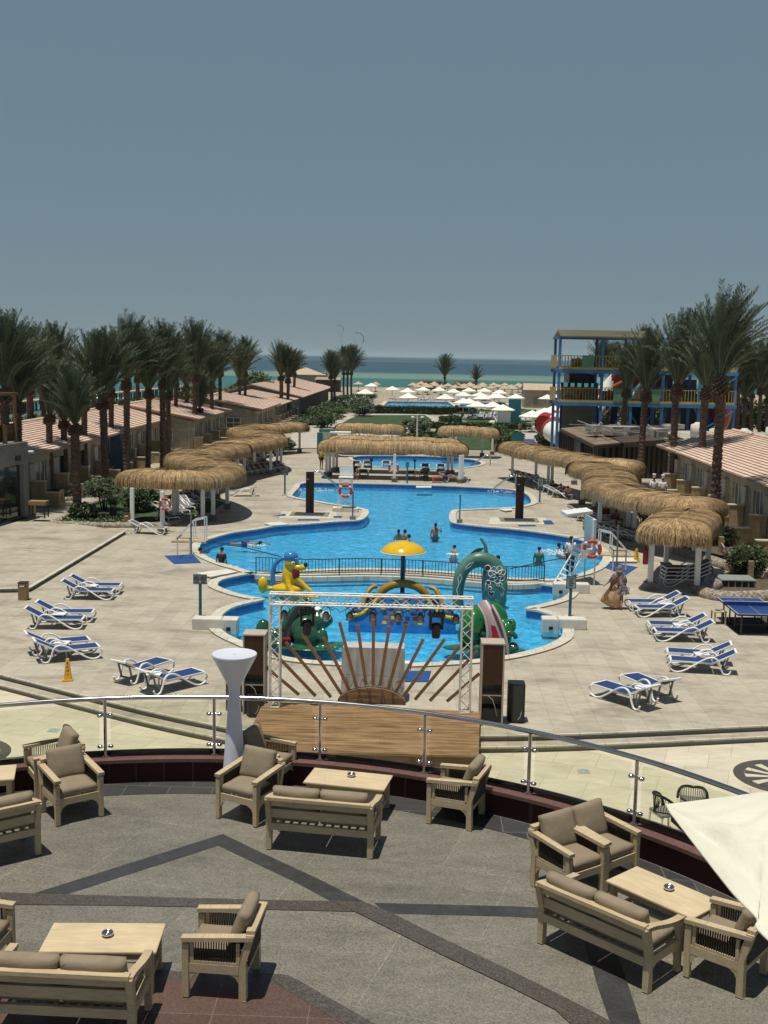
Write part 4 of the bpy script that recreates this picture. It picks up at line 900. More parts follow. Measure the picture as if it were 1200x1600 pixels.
# ============================================================ THATCHED CANOPIES
def zwave(d, s): return 0.045*sin(s*1.3+0.6)+0.025*sin(s*4.1)
PROF = [(0.0, 0.0), (0.60, -0.01), (1.08, -0.06), (1.36, -0.20), (1.49, -0.44), (1.52, -0.74), (1.50, -1.04)]
def prof_at(q):
    # q = arc length from the ridge outwards
    acc = 0
    for (r0, z0), (r1, z1) in zip(PROF, PROF[1:]):
        L = hypot(r1-r0, z1-z0)
        if q <= acc+L: t = (q-acc)/L; return r0+(r1-r0)*t, z0+(z1-z0)*t
        acc += L
    return PROF[-1][0], PROF[-1][1]-(q-acc)
def canopy(path, label, group, ztop=2.85, posts=(), hw=1.0, dens=300, bwid=0.032, seed=1, vs_=1.0, autoposts=0, post_h=1.9, name='thatched_canopy'):
    R_ = random.Random(seed); pts = smooth(path, 5, False); pts = [Vector(p_[:2]) for p_ in pts]
    cum = [0]
    for a, b in zip(pts, pts[1:]): cum.append(cum[-1]+(b-a).length)
    root = thing(name, (pts[0].x, pts[0].y, 0), 0, label, 'canopy', group)
    ox = Vector((pts[0].x, pts[0].y, 0)); N = len(pts)
    def tan(i): a = pts[max(0, i-1)]; b = pts[min(N-1, i+1)]; return (b-a).normalized()
    st = []                                              # stations round the outline: (centre point, outward dir, s)
    for i in range(N): t = tan(i); st.append((pts[i], Vector((t.y, -t.x)), cum[i]))
    t = tan(N-1); a0_ = atan2(-t.x, t.y)
    for k in range(1, 12): a = a0_+pi*k/12; st.append((pts[-1], Vector((cos(a), sin(a)))*(1/(abs(cos(pi*k/12))**5+abs(sin(pi*k/12))**5)**.2), cum[-1]))
    for i in range(N-1, -1, -1): t = tan(i); st.append((pts[i], Vector((-t.y, t.x)), cum[i]))
    t = tan(0); a0_ = atan2(t.x, -t.y)
    for k in range(1, 12): a = a0_+pi*k/12; st.append((pts[0], Vector((cos(a), sin(a)))*(1/(abs(cos(pi*k/12))**5+abs(sin(pi*k/12))**5)**.2), 0.0))
    m = MB(); prof = [(max(0, r-.05), z-.05) for r, z in PROF[:-1]]+[(1.42, -.86), (1.25, -0.7), (0.0, -0.35)]
    n = len(st); vs = []
    for p_, d, s in st:
        for r, z in prof: q = p_+d*r*hw; vs.append((q.x-ox.x, q.y-ox.y, ztop+zwave(0, s)*vs_+z*vs_))
    k = len(prof); m.add(vs, [(i*k+j, ((i+1) % n)*k+j, ((i+1) % n)*k+j+1, i*k+j+1) for i in range(n) for j in range(k-1)], 0, True)
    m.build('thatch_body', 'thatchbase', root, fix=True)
    # straw
    b = MB(); per = []
    for i in range(n):
        p_, d, s = st[i]; q, e, s2 = st[(i+1) % n]; per.append(((p_+d*1.3*hw)-(q+e*1.3*hw)).length)
    tot = sum(per); nb_ = int(tot*dens); pc = []; c_ = 0
    for x in per: c_ += x; pc.append(c_)
    import bisect
    for _ in range(nb_):
        x = R_.random()*tot; i = min(n-1, bisect.bisect_left(pc, x)); f = 1-(pc[i]-x)/max(per[i], 1e-6)
        p_, d, s = st[i]; q, e, s2 = st[(i+1) % n]; c = p_.lerp(q, f); dd = (d*(1-f)+e*f); fl = d.length*(1-f)+e.length*f; dd = dd.normalized() if dd.length > .01 else d.normalized(); ss = s+(s2-s)*f
        tn = Vector((-dd.y, dd.x))
        q0 = R_.random()**0.85*1.6; L = 0.5+R_.random()*0.7; L = min(L, 2.02+R_.random()*0.16-q0) if q0+L > 2.02 else L
        if L < .25: L = .25
        skew = (R_.random()-.5)*0.3; lift = 0.015+R_.random()*0.05; wv = bwid*(0.6+R_.random()*.8)
        vs = []; zz = ztop+zwave(0, ss)*vs_
        for j in range(4):
            u = j/3; r, z = prof_at(q0+L*u); lf = lift*(1.0-0.3*u)+(.025*R_.random() if j == 3 else 0)
            rr_ = (r+lf*min(1, r))*hw*fl; w2 = wv*(1-0.55*u)/2; off = skew*L*u
            cx = c+dd*rr_+tn*off
            for sg in (-1, 1): vs.append((cx.x+tn.x*w2*sg-ox.x, cx.y+tn.y*w2*sg-ox.y, zz+(z+lf*0.9*max(0, 1-r/1.5))*vs_))
        b.add(vs, [(0, 1, 3, 2), (2, 3, 5, 4), (4, 5, 7, 6)])
    b.build('straw', 'thatch', root)
    pl_ = [P(a, c, 0) for a, c in posts]
    for p_ in pl_:
        q = MB(); q.box((p_.x-ox.x, p_.y-ox.y, 1.12), (0.2, 0.2, 1.9)); po = q.build('post', 'white', root, bevel=0.01)
        q = MB(); q.box((p_.x-ox.x, p_.y-ox.y, 0.14), (0.40, 0.40, 0.28)); q.box((p_.x-ox.x, p_.y-ox.y, 0.295), (0.46, 0.46, 0.03)); q.build('post_base', 'plaster', po)
    return root
def pz_(l, z=2.8): return [tuple(P(a, b, z)[:2]) for a, b in l]
GT = 'thatched shade canopies around the pools'
canopy([(-14.5,61.2),(-12.8,61.0),(-11.4,62.5),(-11.4,65.5),(-12.8,69),(-14.6,72),(-14.4,75.5),(-13.5,79),(-13.4,81)], 'long winding straw canopy nearest on the left side of the pools', GT, seed=2,
       posts=[(207,823),(254,830),(272,812),(277,811),(317,817),(333,813),(355,795),(339,779)])
canopy([(-13.4,83),(-12.6,86),(-11.8,89),(-12.2,92.5),(-13.8,96),(-15.2,99.5),(-14.6,103),(-13,106),(-12,107.5)], 'winding straw canopy on the left, farther one reaching towards the lawn', GT, seed=3, dens=200, bwid=.055,
       posts=[(382,744),(398,729),(423,741),(433,731),(439,733),(468,706),(412,722),(371,757)])
canopy([(10.55,46.0),(11.2,47.8),(11.95,49.8)], 'small free-standing straw hut over stacked sunbeds near the ping-pong table', GT, seed=4, dens=430, bwid=.028,
       posts=[(1015,921),(1088,926),(1040,890),(1105,896)], hw=.93)
canopy([(12.9,53.9),(11.7,55.9),(10.7,58.6),(10.5,61.5),(11.1,65),(11.4,68.5),(11.1,71.8)], 'big bent straw canopy on the right with people lying in its shade', GT, seed=5, dens=360,
       posts=[(936,834),(990,834),(981,832),(909,788),(927,799),(1073,863),(1084,872)])
canopy([(7.8,87.5),(9,83.5),(10.2,79.5),(11.6,76),(13,74)], 'straight straw canopy at the far right beside the restaurant', GT, seed=6, dens=240, bwid=.05,
       posts=[(800,749),(837,748),(856,764),(862,762),(897,757)])
canopy([(-5.9,86.2),(-3,86.3),(0,86.2),(2.3,86.0)], 'widest straw canopy across the middle, front one by the big pool', GT, seed=7, dens=300, bwid=.05,
       posts=[(510,744),(515,743),(616,753),(718,755),(722,754)])
canopy([(-5.6,90.6),(-3,90.8),(0,90.7),(2.0,90.5)], 'straw canopy right behind the widest middle one, at the rear pool', GT, seed=17, dens=240, bwid=.05, posts=[(521,737),(526,736),(700,741),(706,741)])
canopy([(-6.2,107.5),(-4.5,107.8),(-2.7,107.6)], 'straw canopy behind the middle ones, left of the lamp post', GT, seed=8, dens=200, bwid=.06, posts=[(549,706),(622,708),(561,700),(612,702)])
canopy([(3.4,106.4),(4.8,106.7),(6.1,106.5)], 'straw canopy behind the middle ones on the lawn at the right', GT, seed=9, dens=200, bwid=.06, posts=[(753,713),(769,710),(704,709),(712,708)])

# ============================================================ PALMS
def crown_mesh(seed, nf=76, L0=4.6, spread=1.0, wind=0.18):
    R_ = random.Random(seed); b = MB()
    for f in range(nf):
        az = 2.399963*f+R_.random()*.5; u = (f+.5)/nf            # u 0 = young upright, 1 = old outer
        el = radians(88-31*u**1.2*spread+R_.uniform(-5, 5)); L = L0*(0.72+0.33*sin(pi*min(1, .25+u*.75)))*R_.uniform(.88, 1.08)
        droop = (0.2+0.7*u**1.5)*R_.uniform(.8, 1.25)
        p_ = Vector((0, 0, 0)); pts = [p_.copy()]; S = 9; e = el
        rad = Vector((cos(az), sin(az), 0)); wv = Vector((wind, 0.05, 0))
        for s in range(S):
            t = (s+.5)/S; e = el-droop*t*t*1.15
            d = rad*cos(e)+Vector((0, 0, sin(e)))+wv*t*t; d.normalize(); p_ = p_+d*(L/S); pts.append(p_.copy())
        b.tube(pts, 0.03, 3, mi=1, rr=[0.05*(1-i/S)+.008 for i in range(S+1)])
        nl = 34
        for k in range(nl):
            t = 0.13+0.87*(k+R_.random()*.6)/nl; x = t*S; i = min(S-1, int(x)); q = pts[i].lerp(pts[i+1], x-i)
            d = (pts[i+1]-pts[i]).normalized(); sd_ = d.cross(Vector((0, 0, 1))); sd_ = sd_.normalized() if sd_.length > .05 else Vector((-sin(az), cos(az), 0)); up = sd_.cross(d)
            ll = 0.62*(sin(pi*(0.12+0.82*t))**0.6)*R_.uniform(.8, 1.15)
            for sg in (-1, 1):
                dl = (d*R_.uniform(.62, .9)+sd_*sg*0.72+up*R_.uniform(.1, .5)).normalized()
                tip = q+dl*ll-Vector((0, 0, ll*ll*.28)); w_ = d*0.034
                md = q.lerp(tip, .5)+Vector((0, 0, .03))
                b.add([q-w_*.6, q+w_*.6, md+w_, tip, md-w_], [(0, 1, 2, 3, 4)], 0)
    return b
def trunk_mesh(seed, h=8.0, r=0.27):
    R_ = random.Random(seed); b = MB(); n = 10; N = int(h/0.16); path = []; rr = []
    for i in range(N+1):
        z = h*i/N; path.append((0.05*sin(z*.8+seed), 0.05*cos(z*.6+seed), z)); base = r*(1.25-.25*min(1, z/.8))
        rr.append(base*(1.0+(0.10 if i % 2 else -0.05))*R_.uniform(.95, 1.05))
    b.tube(path, r, n, rr=rr); b.s = [False]*len(b.s)
    for k in range(int(h*22)):                                        # old leaf scars
        a = k*2.4; z = 0.1+h*k/(h*22); q = Vector((cos(a)*r*1.02, sin(a)*r*1.02, z)); b.box(q, (.07, .10, .05), rz=a)
    for k in range(70):                                               # cut stubs below the crown
        a = k*2.4; z = h-0.75+.85*k/70; e = 0.55+.4*k/70; d = Vector((cos(a)*cos(e), sin(a)*cos(e), sin(e))); q = Vector((cos(a), sin(a), 0))*r*.8+Vector((0, 0, z))
        b.bar(q, q+d*(.27+.1*R_.random()), .13, .06)
    return b
TR = [trunk_mesh(i, 8.0, r) for i, r in ((1, .19), (2, .225), (3, .17))]
TRo = []; CRo = []
for t in TR:
    o = t.build('trunk', 'trunk'); TRo.append(o.data); bpy.data.objects.remove(o)
for sd_, kw in ((11, {}), (12, dict(spread=1.15, wind=.35)), (13, dict(spread=.85, nf=70)), (14, dict(spread=1.25, wind=.5, nf=80)), (15, dict(nf=34, L0=4.0, spread=1.5, wind=.3))):
    o = crown_mesh(sd_, **kw).build('crown', ['frond', 'rachis']); CRo.append(o.data); bpy.data.objects.remove(o)
def palm(xb, yb, xc, yc, label, group, cv=0, tv=0, k=1.0, rz=None, Y=None, rt=1.0, zs=.88):
    b = P(xb, yb, 0) if Y is None else PY(xb, yb, Y); b.z = 0; c = PY(xc, yc, b.y)
    r = thing('date_palm', b, 0, label, 'palm tree', group); d = c-b
    t = bpy.data.objects.new('trunk', TRo[tv]); col.objects.link(t); t.parent = r
    t.rotation_mode = 'QUATERNION'; t.rotation_quaternion = d.to_track_quat('Z', 'Y'); t.scale = (rt, rt, d.length/8.0)
    w_ = bpy.data.objects.new('crown', CRo[cv]); col.objects.link(w_); w_.parent = r
    w_.location = d; w_.rotation_euler = (rnd.uniform(-.06, .06), rnd.uniform(-.03, .1), rnd.uniform(-.5, .5) if rz is None else rz); w_.scale = (k*.78, k*.78, k*zs*rnd.uniform(.92, 1.06))
    return r
GP = 'date palms in the left row'; GR = 'date palms on the right side'; GF = 'palms by the far lawn'
LP = [ # base x, base y, crown x, crown y, crown mesh, trunk mesh, size, label
 (10,800,8,613,0,1,1.1,'date palm cut by the left edge behind the rooftop pergola'),
 (30,792,28,634,1,1,1.0,'date palm rising behind the pergola corner post'),
 (78,777,77,652,2,0,.84,'date palm with a round shrub bed at its foot, nearest the first villa wall'),
 (101,769,100,661,1,0,.84,'short date palm just right of the first bed by the villa wall'),
 (120,812,118,668,0,1,.84,'nearest left palm, standing in the planted lawn bed with flowers at its foot'),
 (134,757,131,632,2,0,.9,'slim date palm behind the nearest left palm'),
 (166,773,160,628,1,1,1.15,'date palm with a swollen trunk foot behind the clipped round shrub'),
 (176,737,173,612,0,0,1.05,'date palm in front of the blue wall between the villas'),
 (199,744,197,598,3,1,1.15,'tall straight thick palm left of the thatch'),
 (231,738,233,613,1,0,1.05,'date palm with a kinked rough trunk, behind the near thatch'),
 (254,733,255,597,0,1,1.15,'thick palm trunk rising directly behind the thatch end, left of a pair'),
 (263,722,263,617,2,0,1.0,'right hand palm of the close pair behind the thatch end'),
 (277,696,274,597,3,0,1.1,'date palm before the dark brown block'),
 (294,688,291,605,1,0,1.05,'slim date palm right of the dark brown block'),
 (300,703,308,590,0,1,1.25,'palm leaning to the right with a thick dark trunk'),
 (313,700,312,640,2,2,.9,'thin palm trunk half hidden behind the leaning palm'),
 (330,690,331,602,1,0,1.05,'date palm with drooping right fronds by the third villa row'),
 (343,684,344,580,3,0,1.1,'date palm right of the drooping one near the small square window'),
 (376,664,374,597,2,0,1.15,'left palm of the pair standing apart at the end of the left row'),
 (384,662,383,583,0,0,1.15,'right palm of the pair standing apart at the end of the left row'),
 (322,650,322,600,0,2,1.1,'thin far palm beyond the villa roofs'),
 (70,712,68,625,3,0,1.25,'far palm standing beyond the first villa roof, left of two'),
 (92,715,91,610,0,0,1.3,'far palm standing beyond the first villa roof, right of two'),
 (50,742,47,610,1,1,1.2,'broad palm behind the pergola, between the edge and the roof'),
 (146,700,147,604,3,0,1.2,'palm in the second rank behind the villa roof ridge near the jetty'),
 (216,690,215,590,0,0,1.25,'palm in the second rank behind the tall straight thick palm'),
]
for (xb, yb, xc, yc, cv, tv, k, lb) in LP:
    far = yb in (712, 715, 742, 700, 690, 650) and xb in (70, 92, 50, 146, 216, 322)
    palm(xb, yb, xc, yc, lb, GP, cv, tv, k)
for (xb, yb, xc, yc, cv, tv, k, lb) in [
 (440,657,439,590,2,1,1.25,'thick far palm in front of the low pink roof, left of two'), (451,657,450,594,0,0,1.2,'palm right of the thick far one in front of the low pink roof'), (460,640,460,584,1,0,1.1,'palm behind the two at the low pink roof'),
 (519,640,517,588,0,2,1.2,'left palm of the far group of five, partly behind another'), (523,636,523,595,2,0,1.35,'shortest palm of the far group of five, on the hedge'), (537,618,537,583,0,0,1.6,'third palm of the far group of five beside the path'), (543,618,543,583,1,0,1.65,'fourth palm of the far group of five beside the path'), (549,619,549,583,3,0,1.6,'rightmost palm of the far group of five beside the path'),
 (695,611,695,590,1,0,1.65,'lone palm among the beach parasols'), (744,613,744,596,4,0,1.3,'small sparse wind-bent palm right of the lone one')]:
    palm(xb, yb, xc, yc, lb, GF, cv, tv, k*.92, rt=1.15)
for (xb, yb, xc, yc, cv, tv, k, lb) in [
 (969,731,979,612,2,1,1.05,'leaning palm in front of the restaurant, left of the pair'), (996,760,1010,617,0,1,1.08,'leaning palm in front of the restaurant, right of the pair'),
 (1047,772,1058,607,1,1,1.2,'palm beside the two chefs at the corner of the right villas'), (1089,782,1104,612,3,1,1.15,'leaning palm before the right villa windows'),
 (1117,852,1125,596,3,1,1.05,'tallest nearest palm on the right with wind-swept fronds')]:
    palm(xb, yb, xc, yc, lb, GR, cv, tv, k, rz=0.0, zs=.96)
for i, (x, y, k) in enumerate([(1152,572,1.3),(1162,600,1.2),(1173,592,1.3),(1186,585,1.4),(1197,600,1.3),(1208,570,1.4),(1140,585,1.3)]):
    palm(x, 700, x+2, y+25, '%s palm from the left in the dark clump at the right edge' % ORD[i], GR, i % 4, 0, k, Y=128+i % 3*7)
for i, (x, y) in enumerate([(940,583),(955,585),(1003,560),(968,587)]):
    palm(x, 640, x, y, '%s distant palm seen through the tower decks from the left' % ORD[i], GR, i % 3, 0, 1.3, Y=175+i*6)

# ============================================================ SHRUBS, HEDGES, BEDS
def leaves(b, c, r, n, ls, R_, mi=0, shell=0.55, box=False, flat=0.0):
    for _ in range(n):
        if box: q = Vector((R_.uniform(-1, 1), R_.uniform(-1, 1), R_.uniform(-1, 1))); k = max(abs(q.x), abs(q.y), abs(q.z)); q = q/max(k, .01)*(R_.uniform(shell, 1) if R_.random() < .8 else k)
        else:
            while True:
                q = Vector((R_.uniform(-1, 1), R_.uniform(-1, 1), R_.uniform(-1, 1)))
                if 0.05 < q.length < 1: break
            q = q.normalized()*(R_.uniform(shell, 1.0)+.12*noise.noise(q*3+Vector(c)))
        p_ = Vector(c)+Vector((q.x*r[0], q.y*r[1], q.z*r[2])); a = R_.random()*6.28; e = R_.uniform(-.9, .9)
        u = Vector((cos(a)*cos(e), sin(a)*cos(e), sin(e))); v = u.cross(Vector((R_.uniform(-1, 1), R_.uniform(-1, 1), R_.uniform(.2, 1)))).normalized(); s = ls*R_.uniform(.6, 1.3)
        b.add([p_-u*s, p_+v*s*.45, p_+u*s, p_-v*s*.45], [(0, 1, 2, 3)], mi)
    return b
def shrub(px, py, rx, rz_, label, mt='leaf', n=1400, ls=.10, group='shrubs and hedges', kind='shrub', ry=None, z0=0.0, box=False, cat='shrub', stem=0.0, flowers=0):
    p_ = P(px, py, 0); p_.z = z0; R_ = random.Random(int(px*7+py)); o = thing(kind, p_, 0, label, cat, group); b = MB(); ry = ry or rx
    leaves(b, (0, 0, stem+rz_), (rx, ry, rz_), n, ls, R_, box=box)
    if flowers: leaves(b, (0, 0, stem+rz_), (rx*1.03, ry*1.03, rz_*1.05), flowers, ls*.8, R_, 1, shell=.9, box=box)
    b.build('foliage', [mt, 'flower'], o)
    s = MB()
    if box: s.box((0, 0, rz_*.9), (rx*1.75, ry*1.75, rz_*1.7))
    else:
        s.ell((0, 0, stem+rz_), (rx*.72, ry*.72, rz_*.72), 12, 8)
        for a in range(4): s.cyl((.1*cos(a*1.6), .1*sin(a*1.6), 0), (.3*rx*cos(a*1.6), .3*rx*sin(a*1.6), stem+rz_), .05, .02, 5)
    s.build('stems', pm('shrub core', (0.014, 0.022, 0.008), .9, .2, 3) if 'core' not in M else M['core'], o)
    return o
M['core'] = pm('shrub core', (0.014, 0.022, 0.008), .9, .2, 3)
# planted bed on the left
bedp = [(78,818),(195,822),(262,812),(330,800),(352,785),(300,774),(200,772),(150,786)]
b = MB(); b.sheet(xy(bedp, 0.012), [], 0.012); tag(b.build('lawn', 'grass'), kind='structure')
def kerb(px, label, w_=0.32, h=0.2, closed=False, mt='rock'):
    pts = xy(px, 0); m = MB(); R_ = random.Random(len(px)); pts = pts+([pts[0]] if closed else [])
    m.tube([(x, y, h*.35) for x, y in smooth(pts, 5, False)], w_*.62, 8, sy=1.0)
    o = m.build('stone_kerb', mt); return tag(o, label, 'kerb', 'pebble kerbs round the beds')
kerb([(300,810),(262,822),(196,824),(120,822.5),(82,820.5),(100,812),(150,787),(200,776)], 'pebble kerb round the planted lawn bed at the left')
for (x, y, rx, h, lb) in [(80,779,1.35,.3,'low clipped hedge ring round the first palm by the villa'), (104,771,1.2,.28,'low clipped hedge at the second palm by the villa'), (137,757,1.5,.32,'low clipped hedge behind the nearest left palm'), (177,737,1.3,.28,'low clipped hedge before the blue wall'), (201,725,1.3,.28,'clipped hedge behind the tall straight palm'), (247,720,1.3,.28,'clipped hedge left of the palm pair'), (276,698,1.5,.35,'clipped hedge before the dark brown block'), (296,690,1.1,.28,'small clipped hedge by the slim palm')]:
    shrub(x, y, rx, h, lb, n=1500, ls=.07, box=True, kind='hedge', cat='hedge', ry=.8)
    p_ = P(x, y, 0); m = MB(); m.tube([(p_.x+(rx+.35)*cos(a*.3), p_.y+1.15*sin(a*.3), .06) for a in range(21)], .17, 7, closed=True); tag(m.build('stone_kerb', 'rock'), 'ring of pebble kerb around the '+lb, 'kerb', 'pebble kerbs round the beds')
shrub(162,797,1.25,.62,'clipped mushroom shaped grey green shrub in the left bed','leafgrey',3500,.07,stem=.7)
shrub(130,813,.8,.5,'leafy flowering bush at the foot of the nearest left palm','leaf',2600,.10,flowers=90)
shrub(213,800,.9,.8,'loose dark shrub in the left bed under the thatch','leaf',1400,.09)
shrub(233,795,.7,.7,'small dark shrub behind the first thatch post','leaf',1000,.09)
R_ = random.Random(5); b = MB()
for i in range(420):
    t = R_.random(); x = 97+t*98; y = 820-R_.random()*8; p_ = P(x, y, 0); leaves(b, (p_.x, p_.y, .12), (.22, .22, .16), 9, .07, R_, mi=(1 if R_.random() < .08 else 0), shell=.1)
tag(b.build('bedding_plants', ['leaf', 'flower']), kind='stuff', label='low leafy bedding plants along the kerb of the left bed', cat='bedding plants')
def cycad(px, py, label, s=1.0):
    p_ = P(px, py, 0); o = thing('sago_palm', p_, 0, label, 'cycad'); b = MB(); R_ = random.Random(px)
    for f in range(26):
        az = f*2.4; u = f/26; el = 1.2-0.9*u; pts = []; q = Vector((0, 0, .55*s))
        for k in range(8): pts.append(q.copy()); e = el-1.0*(k/7)**1.5; q = q+Vector((cos(az)*cos(e), sin(az)*cos(e), sin(e)))*.2*s
        for k in range(1, 8):
            d = (pts[k]-pts[k-1]).normalized(); sd_ = d.cross(Vector((0, 0, 1))).normalized()
            for j in range(3):
                c = pts[k-1].lerp(pts[k], j/3)
                for sg in (-1, 1): b.add([c-d*.02, c+d*.02, c+(d*.5+sd_*sg).normalized()*.26*s], [(0, 1, 2)])
    b.build('fronds', 'leaf', o); m = MB(); m.cyl((0, 0, 0), (0, 0, .6*s), .22*s, .17*s, 10); m.build('trunk', 'trunk', o)
cycad(177,806,'sago palm with a short trunk in the left bed')
# lawns and paths in the distance
def sheet(px, z, mt, name):
    b = MB(); b.sheet(xy(px, z), [], z); tag(b.build(name, mt), kind='structure')
sheet([(470,703),(560,700),(640,692),(790,690),(800,700),(815,700),(860,700),(880,690),(770,662),(700,650),(680,640),(560,641),(545,660),(470,690)], 0.008, 'path', 'path') if False else None
sheet([(360,712),(478,700),(513,700),(505,684),(480,680),(400,690)], 0.006, 'grass', 'lawn')
sheet([(515,672),(545,655),(560,648.5),(664,648.5),(674,655),(676,664),(640,668),(560,672)], 0.006, 'grass', 'lawn')
sheet([(640,700),(770,703),(795,700),(790,676),(700,676),(640,684)], 0.006, 'grass', 'lawn')
sheet([(555,628),(500,668),(430,662),(480,646),(520,632),(545,618)], 0.004, 'soil', 'planting_bed')
sheet([(562,646.5),(664,646.5),(668,648),(690,655),(700,662),(660,670),(640,674),(640,685),(560,685),(500,676),(508,664),(540,640),(556,627),(566,628),(560,645)], 0.002, 'path', 'path')
sheet([(690,640),(702,640),(712,652),(722,658),(712,664),(694,654)], 0.010, 'path', 'path')
sheet([(455,679),(482,664),(500,664),(498,700),(452,700)], 0.010, 'path', 'path')
sheet([(440,672),(520,628),(530,628),(470,672)], 0.002, 'path', 'path')
sheet([(690,650),(860,660),(880,690),(800,700),(700,672)], 0.003, 'path', 'path')
sheet([(716,640),(800,640),(868,640),(880,656),(868,664),(735,662),(715,652)], 0.012, 'grass', 'lawn')
sheet([(598,640),(592,636),(604,626.5),(800,628),(812,634),(806,640),(715,641)], -0.02, 'coping', 'pool_surround') if False else None
sheet([(812,686),(834,686),(842,699),(830,700)], 0.012, 'bluemat', 'blue_path')
hed = [(640,646.5,10.5,.65,1.0,'long dark clipped hedge in front of the far pool'), (716,645,3.0,.4,.8,'dark hedge right of the path to the far pool'), (748,670,7,.4,.8,'light hedge running behind the right rear canopy'), (704,660,1.6,.4,1.0,'rounded shrubs at the bend of the far path'),]
for (x, y, rx, h, ry, lb) in hed: shrub(x, y, rx, h, lb, n=3500, ls=.22, box=True, kind='hedge', cat='hedge', ry=ry)
R2 = random.Random(21)
names = ['dark shrub', 'light green bush', 'flowering bush', 'rounded dark bush', 'loose bush']
cl = [(515,642,2.2,1.1,1),(498,652,2.4,1.2,4),(486,657,2.0,1.1,1),(508,648,2.4,1.0,3),(528,636,2.4,1.1,2),(534,630,2.4,1.1,0),(540,627,2.2,.9,1),(478,664,1.8,.8,0),(466,669,1.5,.9,4),(497,661,3.0,.7,1),(512,655,3.0,.6,1),(524,646,3.0,.6,1),(533,640,3.0,.6,1),(545,630,3,.5,1),(505,668,2.0,1.3,0),(563,640,2.8,1.6,2),(566,650,2.4,1.5,4),(560,630,2.6,1.4,0),(573,626,2.6,1.3,0),(655,672,1.2,1.3,4),(654,688,1.6,1.7,4),(668,690,1.8,.8,0),(683,688,1.5,.7,0),(640,690,1.4,.6,1),(786,696,1.6,.8,0),(800,694,1.6,.9,1),(790,682,1.6,.6,1),(800,686,1.6,.7,3),(776,672,1.5,.5,0),(762,668,1.4,.45,1),(640,664,1.2,.5,0),(430,706,1.3,1.0,0),(448,702,1.0,.7,4),(412,712,1.2,.9,0),(708,656,1.2,.5,3),(722,652,1.2,.5,0),(852,692,1.4,.8,3),(868,686,1.4,.8,0),(858,700,1.4,.7,1)]
for i, (x, y, rx, h, k) in enumerate(cl):
    h *= .72; rx *= .9
    side = 'left of the far lawn' if x < 530 else ('beside the far lawn' if x < 700 else 'right of the far lawn')
    shrub(x, y, rx, h, '%s %s, plant %s from left' % (names[k], side, ORD[sorted([c[0] for c in cl if (c[0] < 530) == (x < 530)]).index(x)]), ['leaf', 'leaflight', 'leafgrey', 'leaf', 'leafgrey'][k], int(500+rx*260), .17, flowers=(160 if k in (2,) else 0))
# hedge row behind the left villas
for i in range(15):
    Yh = 92+i*11; X0 = -38.5 if i < 12 else -36
    p_ = Vector((X0+R2.uniform(-1, 1), Yh, 0)); o = thing('tall_shrub', p_, 0, '%s tall shrub from the near end behind the left villa roofs' % ORD[i], 'shrub', 'tall shrubs behind the villas'); b = MB()
    leaves(b, (0, 0, 1.3), (3.2, 6.4, 1.6+R2.uniform(-.3, .5)), 2600, .26, R2); b.build('foliage', 'leaf' if i % 3 else 'leaflight', o)
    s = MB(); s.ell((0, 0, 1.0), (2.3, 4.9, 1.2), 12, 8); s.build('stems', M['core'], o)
for i in range(11):
    p_ = Vector((24+i*5.5, 150+R2.uniform(-6, 6), 0)); o = thing('tall_shrub', p_, 0, '%s tall dark shrub from the left beyond the slide tower' % ORD[i], 'shrub', 'tall shrubs beyond the slide tower'); b = MB()
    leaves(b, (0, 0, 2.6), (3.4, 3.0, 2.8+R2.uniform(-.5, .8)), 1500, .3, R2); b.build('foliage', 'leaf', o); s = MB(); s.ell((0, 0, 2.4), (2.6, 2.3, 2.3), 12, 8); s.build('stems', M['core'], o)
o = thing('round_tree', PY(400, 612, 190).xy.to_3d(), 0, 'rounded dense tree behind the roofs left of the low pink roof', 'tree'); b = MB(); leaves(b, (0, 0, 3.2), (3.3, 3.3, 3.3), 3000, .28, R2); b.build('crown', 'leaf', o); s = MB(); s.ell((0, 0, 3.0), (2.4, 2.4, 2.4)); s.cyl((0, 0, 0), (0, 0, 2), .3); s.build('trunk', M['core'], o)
# right side beds: round bush and kerbed bed with the vent
shrub(1168,899,1.0,.72,'round clipped dark bush beside the vent box on the right','leaf',3200,.07)
shrub(1118,850,1.2,.5,'low bush at the foot of the tallest right palm','leaf',1200,.09)
kerb([(1118,917),(1100,930),(1135,938),(1200,936),(1260,930)], 'pebble kerb in front of the vent box at the right', .5)
kerb([(1200,905),(1150,893),(1110,880),(1070,868),(1060,862)], 'pebble kerb curving from the right palm to the bush', .5)
sheet([(1118,915),(1104,930),(1200,935),(1300,930),(1300,895),(1150,890),(1120,900)], 0.012, 'soil', 'planting_bed')
sheet([(1064,868),(1110,882),(1200,886),(1200,866),(1120,846),(1090,846)], 0.014, 'soil', 'planting_bed')
# ============================================================ TERRACE FURNITURE
def rot2(th): return Matrix.Rotation(th, 3, 'Z')
def place_front(px_l, px_r, D, z=TZ, zp=None):      # photo points of the left and right front corners (front towards us)
    a = P(*px_l, zp or z); b = P(*px_r, zp or z); th = atan2(b.y-a.y, b.x-a.x); c = (a+b)/2+rot2(th)@Vector((0, D/2, 0)); c.z = z; return c, th
def place_back(px_l, px_r, D, z=TZ, zp=None):       # back towards us
    a = P(*px_l, zp or z); b = P(*px_r, zp or z); th = atan2(a.y-b.y, a.x-b.x); c = (a+b)/2-rot2(th)@Vector((0, D/2, 0)); c.z = z; return c, th
def place_side(px_f, px_b, W, z=TZ, zp=None, s=1):  # near side: front corner and back corner; s=1 when the near side is local +x
    a = P(*px_f, zp or z); b = P(*px_b, zp or z); d = b-a; th = atan2(-d.x, d.y); c = (a+b)/2-rot2(th)@Vector((s*W/2, 0, 0)); c.z = z; return c, th
